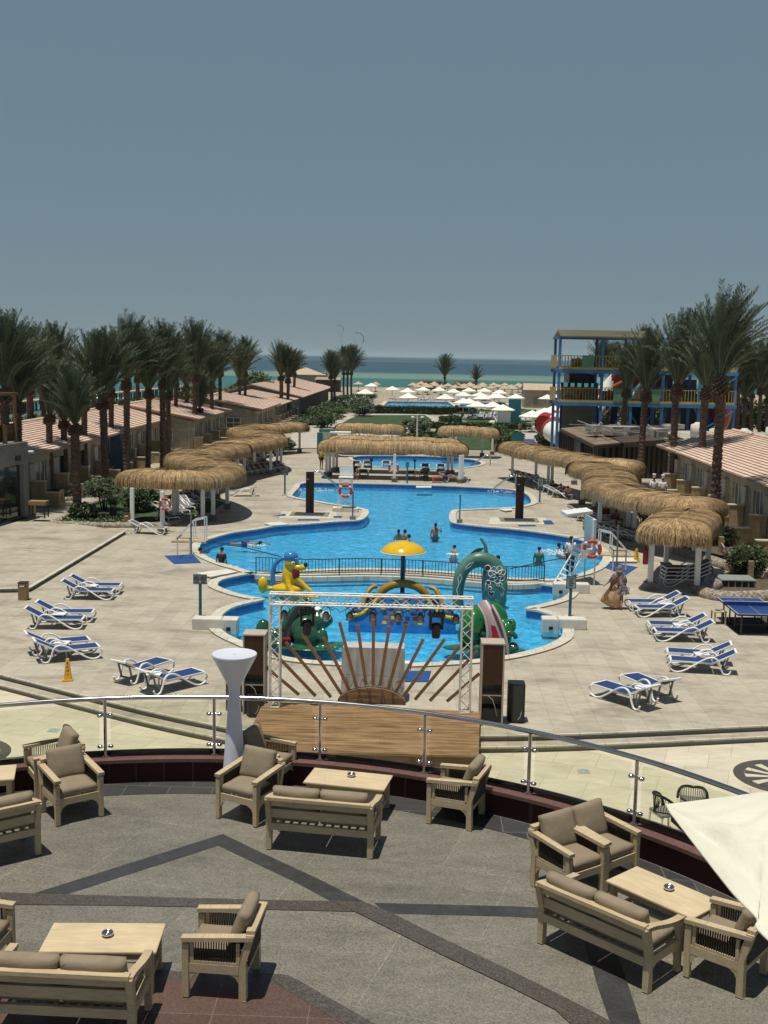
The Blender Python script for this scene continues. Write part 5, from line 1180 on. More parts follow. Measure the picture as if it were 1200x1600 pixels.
def cushion(name, c, sz, parent, tilt=0.0, mt='cushion', puff=0.02):
    # a padded block with rounded edges and slightly sagging faces
    m = MB(); nx, ny, nz = 8, 8, 3; vs = {}; V_ = []; F = []
    def pt(i, j, k):
        key = (i, j, k)
        if key not in vs:
            x, y, z = 2*i/nx-1, 2*j/ny-1, 2*k/nz-1; e = 0.94+0.06*(1-abs(z)**2.2); px_ = sz[0]/2*x*(1-(1-e)*abs(x)**6*.8); py_ = sz[1]/2*y*(1-(1-e)*abs(y)**6*.8)
            bul = puff*(1-x*x)*(1-y*y)+noise.noise(Vector((x*1.7+c[0]*3, y*1.7, z)))*.006
            pz_2 = sz[2]/2*z*(1-.16*max(abs(x)**10, abs(y)**10))+bul*z
            vs[key] = len(V_); V_.append(Vector((px_, py_, pz_2)))
        return vs[key]
    for i in range(nx):
        for j in range(ny): F.append((pt(i, j, nz), pt(i+1, j, nz), pt(i+1, j+1, nz), pt(i, j+1, nz))); F.append((pt(i, j+1, 0), pt(i+1, j+1, 0), pt(i+1, j, 0), pt(i, j, 0)))
    for k in range(nz):
        for i in range(nx): F.append((pt(i, 0, k), pt(i+1, 0, k), pt(i+1, 0, k+1), pt(i, 0, k+1))); F.append((pt(i+1, ny, k), pt(i, ny, k), pt(i, ny, k+1), pt(i+1, ny, k+1)))
        for j in range(ny): F.append((pt(0, j+1, k), pt(0, j, k), pt(0, j, k+1), pt(0, j+1, k+1))); F.append((pt(nx, j, k), pt(nx, j+1, k), pt(nx, j+1, k+1), pt(nx, j, k+1)))
    R = Matrix.Rotation(tilt, 3, 'X'); m.add([R@v+Vector(c) for v in V_], F, 0, True)
    o = m.build(name, mt, parent); return o
def seat_unit(name, W, D, label, cat, group, ncush, loc=(0, 0, 0), th=0):
    r = thing(name, loc, th, label, cat, group); hw, hd = W/2, D/2; AH = 0.60
    for sx in (-1, 1):
        m = MB(); m.box((sx*(hw-.035), -hd+.035, AH/2-.014), (.062, .066, AH-.052)); m.box((sx*(hw-.035), -hd+.035, .006), (.05, .05, .012), mi=1); m.build('leg', ['teak', 'black'], r, bevel=.004)
        m = MB(); m.extrude([(sx*(hw-.035)-.035, hd-.10, 0), (sx*(hw-.035)-.035, hd-.03, 0), (sx*(hw-.035)-.035, hd-.035, .40), (sx*(hw-.035)-.035, hd+.045, .68), (sx*(hw-.035)-.035, hd-.03, .68), (sx*(hw-.035)-.035, hd-.105, .40)], (.065, 0, 0)); m.v = [(x, y, max(z, .012)) for x, y, z in m.v]; m.box((sx*(hw-.035), hd-.065, .006), (.05, .05, .012), mi=1); m.build('leg', ['teak', 'black'], r, bevel=.004)
        a = MB()
        if ncush == 1: a.bar((sx*(hw-.035), -hd-.005, AH), (sx*(hw-.035), hd+.03, AH+.05), .085, .042)
        else:
            pts = smooth([(0, -hd-.0, AH-.03), (0, -hd+.12, AH-.025), (0, -.05, AH+.0), (0, hd-.12, AH+.065), (0, hd+.02, .685)], 4, False)
            for p_, q_ in zip(pts, pts[1:]): a.bar((sx*(hw-.035), p_[1]-.004, p_[2]), (sx*(hw-.035), q_[1]+.004, q_[2]), .082, .042)
        a.build('armrest', 'teak', r)
        s_ = MB(); s_.bar((sx*(hw-.035), -hd+.03, .315), (sx*(hw-.035), hd-.05, .315), .045, .09); 
        for yy, dr in ((-hd+.07, 1), (hd-.10, -1)):
            s_.extrude([(sx*(hw-.035)-.02, yy, .27), (sx*(hw-.035)-.02, yy+dr*.10, .271), (sx*(hw-.035)-.02, yy+dr*.035, .235), (sx*(hw-.035)-.02, yy, .17)], (.04, 0, 0))
        s_.build('side_rail', 'teak', r)
        if ncush == 1:
            f = MB()
            for yy in (-hd+.095, hd-.115): f.box((sx*(hw-.035), yy, .475), (.04, .035, .23))
            f.bar((sx*(hw-.035), -hd+.09, .375), (sx*(hw-.035), hd-.11, .375), .04, .03); f.build('panel_frame', 'teak', r)
            p_ = MB(); n = 17
            for k in range(n):
                y = -hd+.125+(D-.26)*k/(n-1); p_.cyl((sx*(hw-.05), y, .385), (sx*(hw-.05), y+.004, AH-.02), .0065, n=5, caps=False); p_.cyl((sx*(hw-.02), y+.008, .385), (sx*(hw-.02), y+.008, AH-.02), .0055, n=5, caps=False)
            p_.bar((sx*(hw-.035), -hd+.11, .43), (sx*(hw-.035), hd-.12, .43), .02, .006); p_.build('rope_panel', 'rope', r)
    m = MB(); m.bar((-hw+.06, -hd+.04, .315), (hw-.06, -hd+.04, .315), .04, .09)
    for sx in (-1, 1): m.extrude([(sx*(hw-.07), -hd+.02, .27), (sx*(hw-.17), -hd+.02, .271), (sx*(hw-.105), -hd+.02, .235), (sx*(hw-.07), -hd+.02, .17)], (0, .04, 0))
    m.build('front_rail', 'teak', r)
    m = MB(); m.bar((-hw+.06, hd-.05, .315), (hw-.06, hd-.05, .315), .04, .09); m.build('back_rail', 'teak', r)
    m = MB(); m.bar((-hw+.03, hd+.005, .70), (hw-.03, hd+.005, .70), .085, .04); m.build('top_rail', 'teak', r)
    if ncush > 1:
        m = MB(); m.bar((-hw+.06, hd-.005, .645), (hw-.06, hd-.005, .645), .03, .09); m.build('back_slat', 'teak', r)
        m = MB(); m.bar((-hw+.06, hd-.045, .49), (hw-.06, hd-.045, .49), .03, .11); m.build('back_slat', 'teak', r)
    else:
        m = MB(); m.bar((-hw+.06, hd-.02, .50), (hw-.06, hd-.02, .50), .012, .32)
        for k in range(20): x = -hw+.09+(W-.18)*k/19; m.cyl((x, hd-.065, .36), (x, hd+.01, .68), .008, n=5, caps=False)
        m.build('rope_back', 'rope', r)
    m = MB(); n = 12 if ncush > 1 else 7
    for k in range(n): x = -hw+.1+(W-.2)*k/(n-1); m.bar((x, -hd+.05, .362), (x, hd-.06, .350), .035, .014)
    m.build('seat_slats', 'teak', r)
    cw = (W-.15)/ncush
    for k in range(ncush):
        x = -hw+.075+cw*(k+.5)
        cushion('seat_cushion', (x, -.02, .425), (cw-.008, D-.10, .11), r)
        if ncush == 1: cushion('back_cushion', (x, hd-.13, .66), (cw-.02, .42, .12), r, tilt=radians(70))
        else: cushion('back_cushion', (x, hd-.12, .62), (cw-.012, .40, .13), r, tilt=radians(74))
    return r
W1, D1, W2 = .66, .66, 1.36
GA = 'armchairs on the terrace'; GS = 'two-seat sofas on the terrace'
c, th = place_front((88,1293), (163,1276), D1)
arm = seat_unit('armchair', W1, D1, 'armchair facing us at the left, its back to the balustrade, beside the left sofa', 'armchair', GA, 1, c, th)
def armch(ct, label): return dup(arm, ct[0], ct[1], label, GA)
def by_corner(px, z, lx, ly, th):      # photo point of one corner at height z; local corner (lx, ly)
    a = P(*px, z); c = a-rot2(th)@Vector((lx, ly, 0)); c.z = TZ; return c, th
armch(by_corner((36,1166), TZ+.60, -W1/2, -D1/2, radians(-58)), 'armchair tucked behind the left front-facing one, turned away to the left')
armch(place_front((338,1279), (399,1294), D1), 'armchair facing left of us in front of the tall white lamp table')
armch(by_corner((464,1161), TZ+.60, W1/2, -D1/2, radians(72)), 'armchair facing right, half hidden behind the one at the white lamp table')
armch(place_side((667,1288), (737,1300), W1), 'armchair seen from its side against the balustrade, right of the middle table')
armch(place_side((285,1560), (388,1568), W1), 'armchair seen from its side in the foreground, right of the lower left table')
armch(by_corner((24,1412), TZ+.60, W1/2, -D1/2, radians(86)), 'armchair cut off by the left edge beside the lower left table')
ctF = place_front((893,1338), (952,1319), D1, zp=TZ+.60)
armch(ctF, 'left one of the two armchairs standing side by side at the right')
armch(by_corner((1002,1301), TZ+.60, W1/2, -D1/2, ctF[1]+.06), 'right one of the two armchairs standing side by side, next to the parapet')
armch(place_side((1072,1529), (1157,1562), W1), 'armchair under the canopy edge at the lower right, seen from its side')
armch((Vector((4.35, 11.25, TZ)), radians(-100)), 'armchair almost hidden under the cream canopy at the right edge')
c, th = place_back((413,1329), (582,1345), D1)
sofa = seat_unit('sofa', W2, D1, 'two-seat sofa seen from behind in the middle, at the table by the balustrade', 'sofa', GS, 2, c, th)
def sof(ct, label): return dup(sofa, ct[0], ct[1], label, GS)
a = P(208,1526,TZ+.70); sof((a-rot2(radians(178.5))@Vector((-W2/2, D1/2, 0))-Vector((0, 0, .70)), radians(178.5)), 'two-seat sofa seen from behind in the lower left corner')
a = P(66,1337,TZ); b_ = P(0,1257,TZ+.7); th = radians(180)+atan2((P(66,1243,TZ+.7)-b_).y, (P(66,1243,TZ+.7)-b_).x)
sof((a-rot2(th)@Vector((-W2/2, D1/2, 0)), th), 'two-seat sofa cut off by the left edge, seen from behind')
sof(place_back((842,1478), (1002,1553), D1), 'two-seat sofa seen from behind at the right, beside the long table')
def ctable(px4, label):
    q = [P(a, b, TZ+.45) for a, b in px4]; c = sum(q, Vector())/4; e = (q[1]-q[0]); th = atan2(e.y, e.x); return Vector((c.x, c.y, TZ)), th
def make_table(loc, th, label):
    r = thing('coffee_table', loc, th, label, 'table', 'low tables on the terrace'); L, D = 1.12, .57
    m = MB(); m.box((0, 0, .437), (L, D, .026)); m.build('table_top', 'teaktop', r, bevel=.005)
    for sx in (-1, 1):
        for sy in (-1, 1): m = MB(); m.box((sx*(L/2-.07), sy*(D/2-.06), .212), (.07, .07, .424)); m.build('leg', 'teak', r, bevel=.005)
    m = MB()
    for sy in (-1, 1): m.bar((-L/2+.1, sy*(D/2-.06), .385), (L/2-.1, sy*(D/2-.06), .385), .03, .07)
    for sx in (-1, 1): m.bar((sx*(L/2-.07), -D/2+.09, .384), (sx*(L/2-.07), D/2-.09, .384), .03, .07); m.bar((sx*(L/2-.07), -D/2+.09, .13), (sx*(L/2-.07), D/2-.09, .13), .03, .05)
    m.build('apron', 'teak', r); m = MB(); m.bar((-L/2+.07, 0, .13), (L/2-.07, 0, .13), .05, .03); m.build('stretcher', 'teak', r); return r
t1 = ctable([(473,1222),(600,1235),(614,1211),(492,1199)], ''); tb1 = make_table(*t1, 'low pale wooden table by the balustrade in the middle')
t2 = ctable([(64,1486),(245,1487),(258,1443),(80,1443)], ''); dup(tb1, *t2, 'low pale wooden table at the lower left')
t3 = ctable([(950,1375),(1075,1430),(1128,1413),(1000,1355)], ''); dup(tb1, *t3, 'low pale wooden table at the lower right, along the parapet')
a = P(22,1217,TZ+.45); th3 = radians(16); dup(tb1, Vector((a.x, a.y, TZ))-rot2(th3)@Vector((.56, -.28, 0)), th3, 'low pale wooden table cut off by the left edge')
def ashtray(px, lb):
    p_ = P(*px, TZ+.452); m = MB(); m.lathe([(0, .004), (.035, .004), (.052, .012), (.06, .03), (.052, .045), (.046, .047), (.04, .03), (.03, .018), (0, .016)], n=20); o = m.build('ashtray', 'steel'); o.location = p_
    return tag(o, lb, 'ashtray', 'steel ashtrays on the tables')
ashtray((549,1213), 'steel ashtray on the middle table'); ashtray((168,1462), 'steel ashtray on the lower left table'); ashtray((1045,1390), 'steel ashtray on the lower right table')
# tall white lamp table
c = P(366,1240,TZ); lt = thing('cocktail_table', c, 0, 'tall white hourglass lamp table standing against the balustrade', 'lamp table')
m = MB(); H_ = 2.03; m.lathe([(.185, 0), (.18, .03), (.095, 1.2), (.078, 1.5), (.082, 1.56), (.13, 1.65), (.30, H_-.05), (.315, H_-.02), (.31, H_)], n=40); m.build('body', 'tablewhite', lt)
m = MB(); m.lathe([(.31, H_), (.29, H_-.004), (.02, H_-.012), (0, H_-.012)], n=40); m.cyl((0, 0, H_-.01), (0, 0, H_-.004), .012); m.build('table_top', 'tablewhite', lt)

# cream canopy (big square parasol) at the right edge
cv = thing('square_parasol', (0, 0, 0), 0, 'large cream canvas parasol corner reaching in over the terrace at the right', 'parasol')
CZ = TZ+2.55; k0_ = P(1040,1257,CZ)
k1_ = P(1300,1236,CZ+.03); k2_ = P(1300,1630,CZ-.05)
ap = P(1330,1330,CZ+.65); kb = P(1189,1462,CZ-.02)
m = MB(); nu = 26; grid = []
ctrl_top = [P(1040,1257,CZ), P(1120,1247,CZ+.05), P(1200,1237,CZ+.07), P(1320,1225,CZ+.08), P(1450,1215,CZ+.05)]
ctrl_low = [P(1040,1257.3,CZ), P(1090,1322,CZ+.04), P(1146,1393,CZ+.06), P(1184,1433,CZ+.02), P(1183,1447,CZ+.0), P(1215,1478,CZ-.01), P(1290,1540,CZ+.05), P(1400,1640,CZ+.0)]
tp = smooth([tuple(v) for v in ctrl_top], 7, False); lo = smooth([tuple(v) for v in ctrl_low], 4, False)
nt_ = min(len(tp), len(lo)); tp = [tp[int(i*(len(tp)-1)/(nt_-1))] for i in range(nt_)]; lo = [lo[int(i*(len(lo)-1)/(nt_-1))] for i in range(nt_)]
for i in range(nt_):
    for j in range(nu+1):
        v = j/nu; q = Vector(tp[i]).lerp(Vector(lo[i]), v); s_ = i/(nt_-1); wd = (Vector(tp[i])-Vector(lo[i])).length
        q.z += 0.28*sin(pi*v)*min(1, wd*.5)*s_+noise.noise(Vector((s_*3.0+v*1.2, v*5-s_*4, 1)))*.07*min(1, s_*3)*sin(pi*min(1, max(0, v)))+.018*sin(v*30+s_*18)*sin(pi*v)*min(1, s_*4)
        grid.append(q)
m.add(grid, [(i*(nu+1)+j, (i+1)*(nu+1)+j, (i+1)*(nu+1)+j+1, i*(nu+1)+j+1) for i in range(nt_-1) for j in range(nu)], 0, True)
m.build('canvas', 'canvas', cv)
m = MB(); hem = [(Vector(p_)-Vector((0, 0, .01))) for p_ in lo[1:]]; m.tube([k0_+Vector((.01, 0, -.01))]+hem, .011, 6); m.tube([k0_+Vector((.01, 0, -.01))]+[Vector(p_)-Vector((0, 0, .01)) for p_ in tp[1:]], .011, 6); m.build('hem', 'canvas', cv)
m = MB(); m.bar(k0_+Vector((.05, -.05, -.10)), ap-Vector((0, 0, .75)), .03, .04); m.build('rib', 'beam', cv)
m = MB(); m.cyl((ap.x, ap.y, TZ), ap, .04, n=12); m.build('pole', 'steel', cv)
# woven chairs down on the plaza behind the balustrade
def woven(px, rz, label):
    c = P(*px, -.30); r = thing('woven_chair', c, rz, label, 'chair', 'dark woven chairs on the plaza')
    m = MB()
    for sx in (-1, 1): m.bar((sx*.25, -.24, 0), (sx*.24, -.22, .44), .03); m.bar((sx*.24, .24, 0), (sx*.23, .2, .44), .03)
    m.bar((-.25, -.23, .43), (.25, -.23, .43), .03); m.bar((-.24, .22, .43), (.24, .22, .43), .03)
    m.build('legs', 'aluminium', r)
    m = MB(); m.box((0, 0, .46), (.5, .48, .05)); m.build('seat', 'plaster', r, bevel=.015)
    hoop = [(.30*cos(t), .26-.05*abs(cos(t))*2 if False else .25*sin(t)*.15+.26-.38*abs(cos(t))**1.5, .46+.42*abs(sin(t))**.8) for t in [pi*i/20 for i in range(21)]]
    m = MB(); m.tube(hoop, .03, 8); m.build('back_hoop', 'black', r)
    m = MB()
    for i in range(2, 19): h = hoop[i]; m.cyl((h[0]*.8, h[1]*.6+.08, .48), h, .008, n=5, caps=False)
    m.build('weave', 'rope', r); return r
woven((1038,1302), 1.9, 'dark woven chair with grey seat, left of two below the balustrade'); woven((1080,1285), 2.9, 'dark woven chair mostly hidden by the cream canopy')
woven((1085,1330), 0.5, 'dark woven chair leg peeping out below the cream canopy')
# lawn sensor cap on plaza (small drain covers)
for (x, y) in ((84,1141),(912,1205)):
    c = P(x, y, -.294); m = MB(); m.box(c, (.28, .28, .008)); m.lathe([(.09, .006), (.09, .009), (0, .009)], c, 14); o = m.build('drain_cover', 'signface'); tag(o, 'small square drain cover in the cream plaza, %s one' % ('left' if x < 500 else 'right'), 'drain cover', 'drain covers')

# ============================================================ STAGE
SZ = 0.30
sg = thing('stage', (0, 0, 0), 0, 'brown wooden stage platform behind the balustrade', 'stage')
s4 = [P(382,1170,SZ), P(412,1096,SZ), P(750,1112,SZ), P(748,1180,SZ), P(470,1165,SZ)]
s4 = [P(412,1096,SZ), P(750,1112,SZ), P(748,1181,SZ), P(376,1172,SZ)]
m = MB(); m.prism([v[:2] for v in s4], SZ-.05, SZ); m.build('floor', 'brownwood', sg)
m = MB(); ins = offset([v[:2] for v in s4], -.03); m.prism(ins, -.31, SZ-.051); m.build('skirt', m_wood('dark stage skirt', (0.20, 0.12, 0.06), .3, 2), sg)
FY = s4[0].y+.12
def TX(px, z=SZ): return PY(px, 1100, FY).x
sf = thing('sunburst_fan', (0, 0, 0), 0, 'wooden sunburst of planks fanning out from a half disc at the back of the stage', 'stage decoration')
def fp(px, py): return PY(px, py, FY)
m = MB(); c0 = fp(580.5,1096); rad_ = (fp(634,1096)-fp(527,1095)).length/2; n = 28
hz_ = fp(578,1073).z-SZ
m.extrude([(c0.x+rad_*cos(pi*i/n), FY-.12, SZ+.0+hz_*sin(pi*i/n)) for i in range(n+1)], (0, .16, 0)); m.build('half_disc', 'brownwood', sf)
O = Vector((400, 950)); rays = [((390,70),(470,375)),((475,85),(515,365)),((550,60),(548,368)),((625,90),(580,370)),((705,80),(620,385)),((785,150),(655,400)),((885,150),(690,420)),((955,185),(745,435)),((1040,205),(815,440)),((1048,312),(895,443)),((315,140),(437,390)),((215,125),(400,410)),((138,165),(350,423)),((50,180),(278,418)),((45,280),(200,412))]
for (tx, ty), (bx_, by_) in rays:
    a = fp(400+tx/3, 950+ty/3); b = fp(400+bx_/3, 950+by_/3); a.y = b.y = FY+.10; m = MB(); m.bar(a, b, .082, .035, up=(0, 1, 0)); m.build('plank', 'plankwood', sf)
# truss gate
tr = thing('lighting_truss', (0, 0, 0), 0, 'white lattice truss gate carrying the stage lamps', 'truss')
TYY = FY-.45; TW = .26
def lattice(mb, a, b, u, v, w_, seg):
    a = Vector(a); b = Vector(b); u = Vector(u)*w_/2; v = Vector(v)*w_/2; L = (b-a).length; cs = [u+v, u-v, -u-v, -u+v]
    for c in cs: mb.cyl(a+c, b+c, .024, n=7)
    n = max(1, int(round(L/seg)))
    for i in range(n):
        p_ = a.lerp(b, i/n); q = a.lerp(b, (i+1)/n)
        for j in range(4):
            c, d = cs[j], cs[(j+1) % 4]
            if (i+j) % 2: c, d = d, c
            mb.cyl(p_+c, q+d, .0115, n=5, caps=False)
    for p_ in (a, b):
        for j in range(4): mb.cyl(p_+cs[j], p_+cs[(j+1) % 4], .02, n=6)
xl = PY(430,1010,TYY).x; xr = PY(729,1000,TYY).x; zt_ = PY(430,934,TYY).z; zt2 = PY(737,943,TYY).z
zt_ = (zt_+zt2)/2
for x in (xl, xr): m = MB(); lattice(m, (x, TYY, SZ), (x, TYY, zt_-.14), (1, 0, 0), (0, 1, 0), TW, .27); m.build('upright', 'aluminium', tr)
m = MB(); lattice(m, (xl-.13, TYY, zt_), (xr+.13, TYY, zt_), (0, 1, 0), (0, 0, 1), TW, .30); m.build('crossbar', 'aluminium', tr)
m = MB(); R_ = random.Random(3)
for i in range(9):
    xa = xl+.3+i*(xr-xl-.5)/9; xb = xa+(xr-xl)/9+.2; pts = [(xa+(xb-xa)*t, TYY-.12, zt_-.13-.10*sin(pi*t)*R_.uniform(.5, 2)) for t in [k/8 for k in range(9)]]; m.tube(pts, .008, 5)
m.build('cable', 'black', tr)
for i, px in enumerate((445,510,547,581,623,657,713)):
    c = PY(px, (952,950,957,955,958,955,962)[i], TYY-.05); hgt = 0.36; r = thing('par_can', (c.x, TYY-.05, zt_-.13), R_.uniform(-.4, .4), '%s round stage lamp from the left hanging under the truss' % ORD[i], 'stage lamp', 'round lamps under the truss', scale=.78)
    m = MB(); til = R_.uniform(-.25, .15); R = Matrix.Rotation(til, 3, 'X')@Matrix.Rotation(R_.uniform(-.15, .15), 3, 'Y'); k = len(m.v)
    m.lathe([(0, -.20), (.05, -.20), (.085, -.24), (.115, -.32), (.12, -.46), (.135, -.47), (.135, -.49), (.105, -.485), (.09, -.45), (0, -.44)], n=16); m.v = [tuple(R@(Vector(v)+Vector((0, 0, .2)))-Vector((0, 0, .2))) for v in m.v]; m.build('housing', pm('lamp housing', (.055, .052, .048), .5, .1, 5) if i == 0 else bpy.data.materials['lamp housing'], r)
    m = MB(); m.tube([(-.14, 0, -.34), (-.15, 0, -.16), (-.06, 0, -.06), (0, 0, -.03), (.06, 0, -.06), (.15, 0, -.16), (.14, 0, -.34)], .012, 5); m.build('yoke', 'black', r)
    m = MB(); m.box((0, 0, .0), (.07, .07, .09)); m.build('clamp', 'black', r)
for px, lb in ((480, 'left'), (682, 'right')):
    c = PY(px, 960, TYY-.05); r = thing('moving_head', (c.x, TYY-.05, zt_-.15), .2, 'black moving head spotlight on the %s half of the truss' % lb, 'stage lamp', 'moving heads under the truss')
    m = MB(); m.box((0, 0, -.16), (.42, .26, .10)); 
    m.build('base', 'black', r, bevel=.02)
    m = MB(); 
    for sx in (-1, 1): m.box((sx*.15, 0, -.38), (.06, .14, .34))
    m.build('fork', 'black', r, bevel=.02)
    m = MB(); m.lathe([(0, .06), (.10, .04), (.12, -.05), (.11, -.30), (.09, -.34), (0, -.33)], (0, 0, -.42), 16); m.build('head', 'black', r)
    m = MB()
    for q in (-.16, -.05, .06, .17): m.box((q, 0, -.07), (.035, .05, .10))
    m.box((0, 0, -.11), (.38, .04, .03))
    m.build('clamp', 'dark', r)
# covered screen behind the stage
c1, c2 = P(533,1096,0), P(631,1098,0); cs = thing('covered_screen', ((c1.x+c2.x)/2, c1.y+.35, 0), 0, 'grey cloth draped over a boxy frame behind the sunburst', 'cloth cover')
wd = c2.x-c1.x; top = zat(575,1009,c1.y+.3)
m = MB(); n = 24; vs = []
for i in range(n+1):
    t = i/n; x = -wd/2+wd*t
    for j in range(9):
        z = top*(1-j/8); k_ = .02+.03*(j/8); vs.append((x*(1+.02*j/8)-(.10 if t > .8 and j > 3 else 0)*0, -.30-.10*j/8+k_*sin(i*1.9+j*.3), max(.01, z)))
m.add(vs, [(i*9+j, i*9+j+1, (i+1)*9+j+1, (i+1)*9+j) for i in range(n) for j in range(8)], 0, True)
m.box((0, .05, top/2), (wd*.97, .62, top-.004)); m.build('cover', 'cloth', cs)
m = MB(); m.bar((-wd/2, -.40, top*.52), (wd/2*.95, -.40, top*.50), .012, .012); m.build('seam', 'plaster', cs)
# loudspeaker cabinets
def cabinet(px_l, px_r, py_b, py_t, Yd, label, mirror=1):
    a = P(px_l, py_b, 0); b = P(px_r, py_b, 0); w_ = b.x-a.x; zt = zat(px_l, py_t, a.y); r = thing('speaker_cabinet', ((a.x+b.x)/2, a.y+Yd/2, 0), 0, label, 'cabinet', 'wooden cabinets flanking the stage')
    zf = zt*.50; zs = zt*.37; zp = zt*.20
    m = MB()
    for sx in (-1, 1): m.box((sx*(w_/2-.02), 0, zt/2), (.04, Yd, zt-.03))
    m.box((0, Yd/2-.02, zt/2), (w_-.08, .04, zt-.04)); m.build('side', 'paleboard', r)
    m = MB(); m.box((0, 0, zt), (w_+.01, Yd+.02, .035)); m.build('top', 'paleboard', r)
    m = MB(); m.box((0, -Yd/2+.02, (zf+zt)/2), (w_-.09, .03, zt-zf-.03)); m.build('front_panel', 'darkwood', r)
    m = MB(); m.box((0, 0, zs), (w_-.09, Yd-.08, .03)); m.build('shelf', 'paleboard', r)
    m = MB(); m.box((0, -.02, zp/2+.01), (w_-.10, Yd-.14, zp)); m.build('amplifier', 'black', r, bevel=.01)
    m = MB(); m.tube([(-.1, -Yd/2+.03, zs), (.02, -Yd/2+.01, zs-.1), (.1, -Yd/2+.0, zp+.02), (.14, -Yd/2+.04, .25)], .008, 5); m.build('cable', 'cloth', r)
    return r
cabinet(379,414,1116,992,.55,'dark wooden speaker cabinet left of the stage behind the lamp table')
cabinet(749,785,1134,1006,.55,'dark wooden speaker cabinet right of the stage')
def speaker(px_l, px_r, py_b, py_t, label, rz=0):
    a = P(px_l, py_b, 0); b = P(px_r, py_b, 0); w_ = b.x-a.x; zt = zat(px_l, py_t+3, a.y); r = thing('loudspeaker', ((a.x+b.x)/2, a.y+.2, 0), rz, label, 'loudspeaker', 'black loudspeakers beside the stage')
    m = MB(); m.prism([(-w_/2, .22), (-w_/2, -.02), (-w_/2+.1, -.2), (w_/2, -.2), (w_/2, .22)], 0.01, zt); m.build('housing', 'black', r, bevel=.012)
    m = MB(); m.box((.04, -.205, zt/2), (w_*.6, .012, zt*.92)); m.build('grille', 'dark', r)
    m = MB(); m.tube([(w_*.1, -.22, .1), (w_*.25, -.24, .2), (w_*.3, -.22, .32)], .008, 5); m.build('cable', 'cloth', r); return r
speaker(793,819,1130,1066,'tall black loudspeaker standing right of the right cabinet')
speaker(351,375,1113,1046,'black loudspeaker behind the tall white lamp table')
speaker(383,410,1121,1086,'low black bass speaker at the foot of the left cabinet')
# cardboard piece on the deck
c = P(630,1044,.02); m = MB(); m.box((c.x, c.y, .11), (.42, .3, .2)); tag(m.build('white_box', 'white'), 'small white box on the pool edge beside the covered screen', 'box')

# ============================================================ SUN LOUNGERS
def make_lounger(sling, label, group, up=28):
    r = thing('sun_lounger', (0, 0, 0), 0, label, 'sun lounger', group); HW = .33
    hx, hz = 1.22, .33; A = radians(up); bl_ = .74
    sp = [(0.02, .32), (-.05, .24), (0.0, .10), (.12, .03), (.26, .03), (.42, .09), (.70, .27), (.95, .44), (1.12, .51), (1.28, .50), (1.38, .40), (1.44, .22), (1.52, .06), (1.62, .03), (1.70, .07), (1.73, .15)]
    for s in (-1, 1):
        m = MB(); m.tube([(x, s*HW, z) for x, z in smooth(sp, 4, False)], .032, 8, sy=.8); m.build('armrest_leg', 'white', r)
    m = MB()
    for s in (-1, 1): m.bar((0.02, s*(HW-.03), hz), (hx, s*(HW-.03), hz), .04, .045)
    m.bar((0.0, -HW+.03, hz+.0), (0.0, HW-.03, hz), .06, .045); m.bar((hx-.02, -HW+.06, hz-.03), (hx-.02, HW-.06, hz-.03), .05, .03)
    m.build('seat_frame', 'white', r)
    d = Vector((cos(A), 0, sin(A))); o = Vector((hx, 0, hz))
    m = MB()
    for s in (-1, 1): m.bar(o+Vector((0, s*(HW-.05), 0)), o+d*bl_+Vector((0, s*(HW-.06), 0)), .055, .04)
    m.bar(o+d*bl_+Vector((0, -HW+.03, 0)), o+d*bl_+Vector((0, HW-.03, 0)), .07, .045); bf = m.build('back_frame', 'white', r)
    m = MB(); m.box((hx/2+.01, 0, hz+.012), (hx-.05, HW*2-.10, .012)); m.build('seat_sling', sling, r)
    m = MB(); R = Matrix((d, Vector((0, 1, 0)), Vector((-sin(A), 0, cos(A))))).transposed(); m.box(o+d*bl_/2+Vector((-sin(A), 0, cos(A)))*.012, (bl_-.05, HW*2-.12, .012), R=R); m.build('back_sling', sling, r)
    m = MB(); e = o+d*.5; m.bar(e+Vector((0, -.2, -.03)), (1.55, -.2, .16), .03, .05); m.bar(e+Vector((0, .2, -.03)), (1.55, .2, .16), .03, .05); m.bar((1.55, -.25, .14), (1.55, .25, .14), .05, .04)
    m.build('prop', 'plaster', r); return r
GB = 'white loungers with blue slings on the open deck'
def lo_place(F, R, away=0.0, flip=1):
    f = P(*F, 0); r = P(*R, 0); d = (r-f); d.z = 0; d.normalize(); nrm = Vector((-d.y, d.x, 0)); nrm = nrm if nrm.y > 0 else -nrm
    return f-d*.2+nrm*(.33+away), atan2(d.y, d.x)
lg = make_lounger('bluesling', 'blue lounger, nearer one of the farthest left pair, right of the wooden bin', GB)
l0, t0_ = lo_place((166,938), (107,937.5)); lg.location = l0; lg.rotation_euler = (0, 0, t0_)
def lng(F, R, away, label, src=None, dx=0.0, g=GB, dth=0.0):
    l, t = lo_place(F, R, away); d = Vector((cos(t), sin(t), 0)); return dup(src or lg, l+d*dx, t+dth, label, g)
lng((166,938), (107,937.5), .98, 'blue lounger, farther one of the farthest left pair', dx=-.1)
lng((118,984), (54.5,984), 0, 'blue lounger, nearer one of the second left pair'); lng((118,984), (54.5,984), .98, 'blue lounger, farther one of the second left pair', dx=-.15)
lng((146.5,1030), (79.4,1036.5), 0, 'blue lounger behind the yellow cone, nearer of its pair'); lng((146.5,1030), (79.4,1036.5), .95, 'blue lounger behind the yellow cone, farther of its pair', dx=.1)
lng((263,1052), (200,1073), 0, 'blue lounger, left one of the pair nearest the balustrade on the left'); lng((312,1071), (262,1083), 0, 'blue lounger, right one of the pair nearest the balustrade on the left')
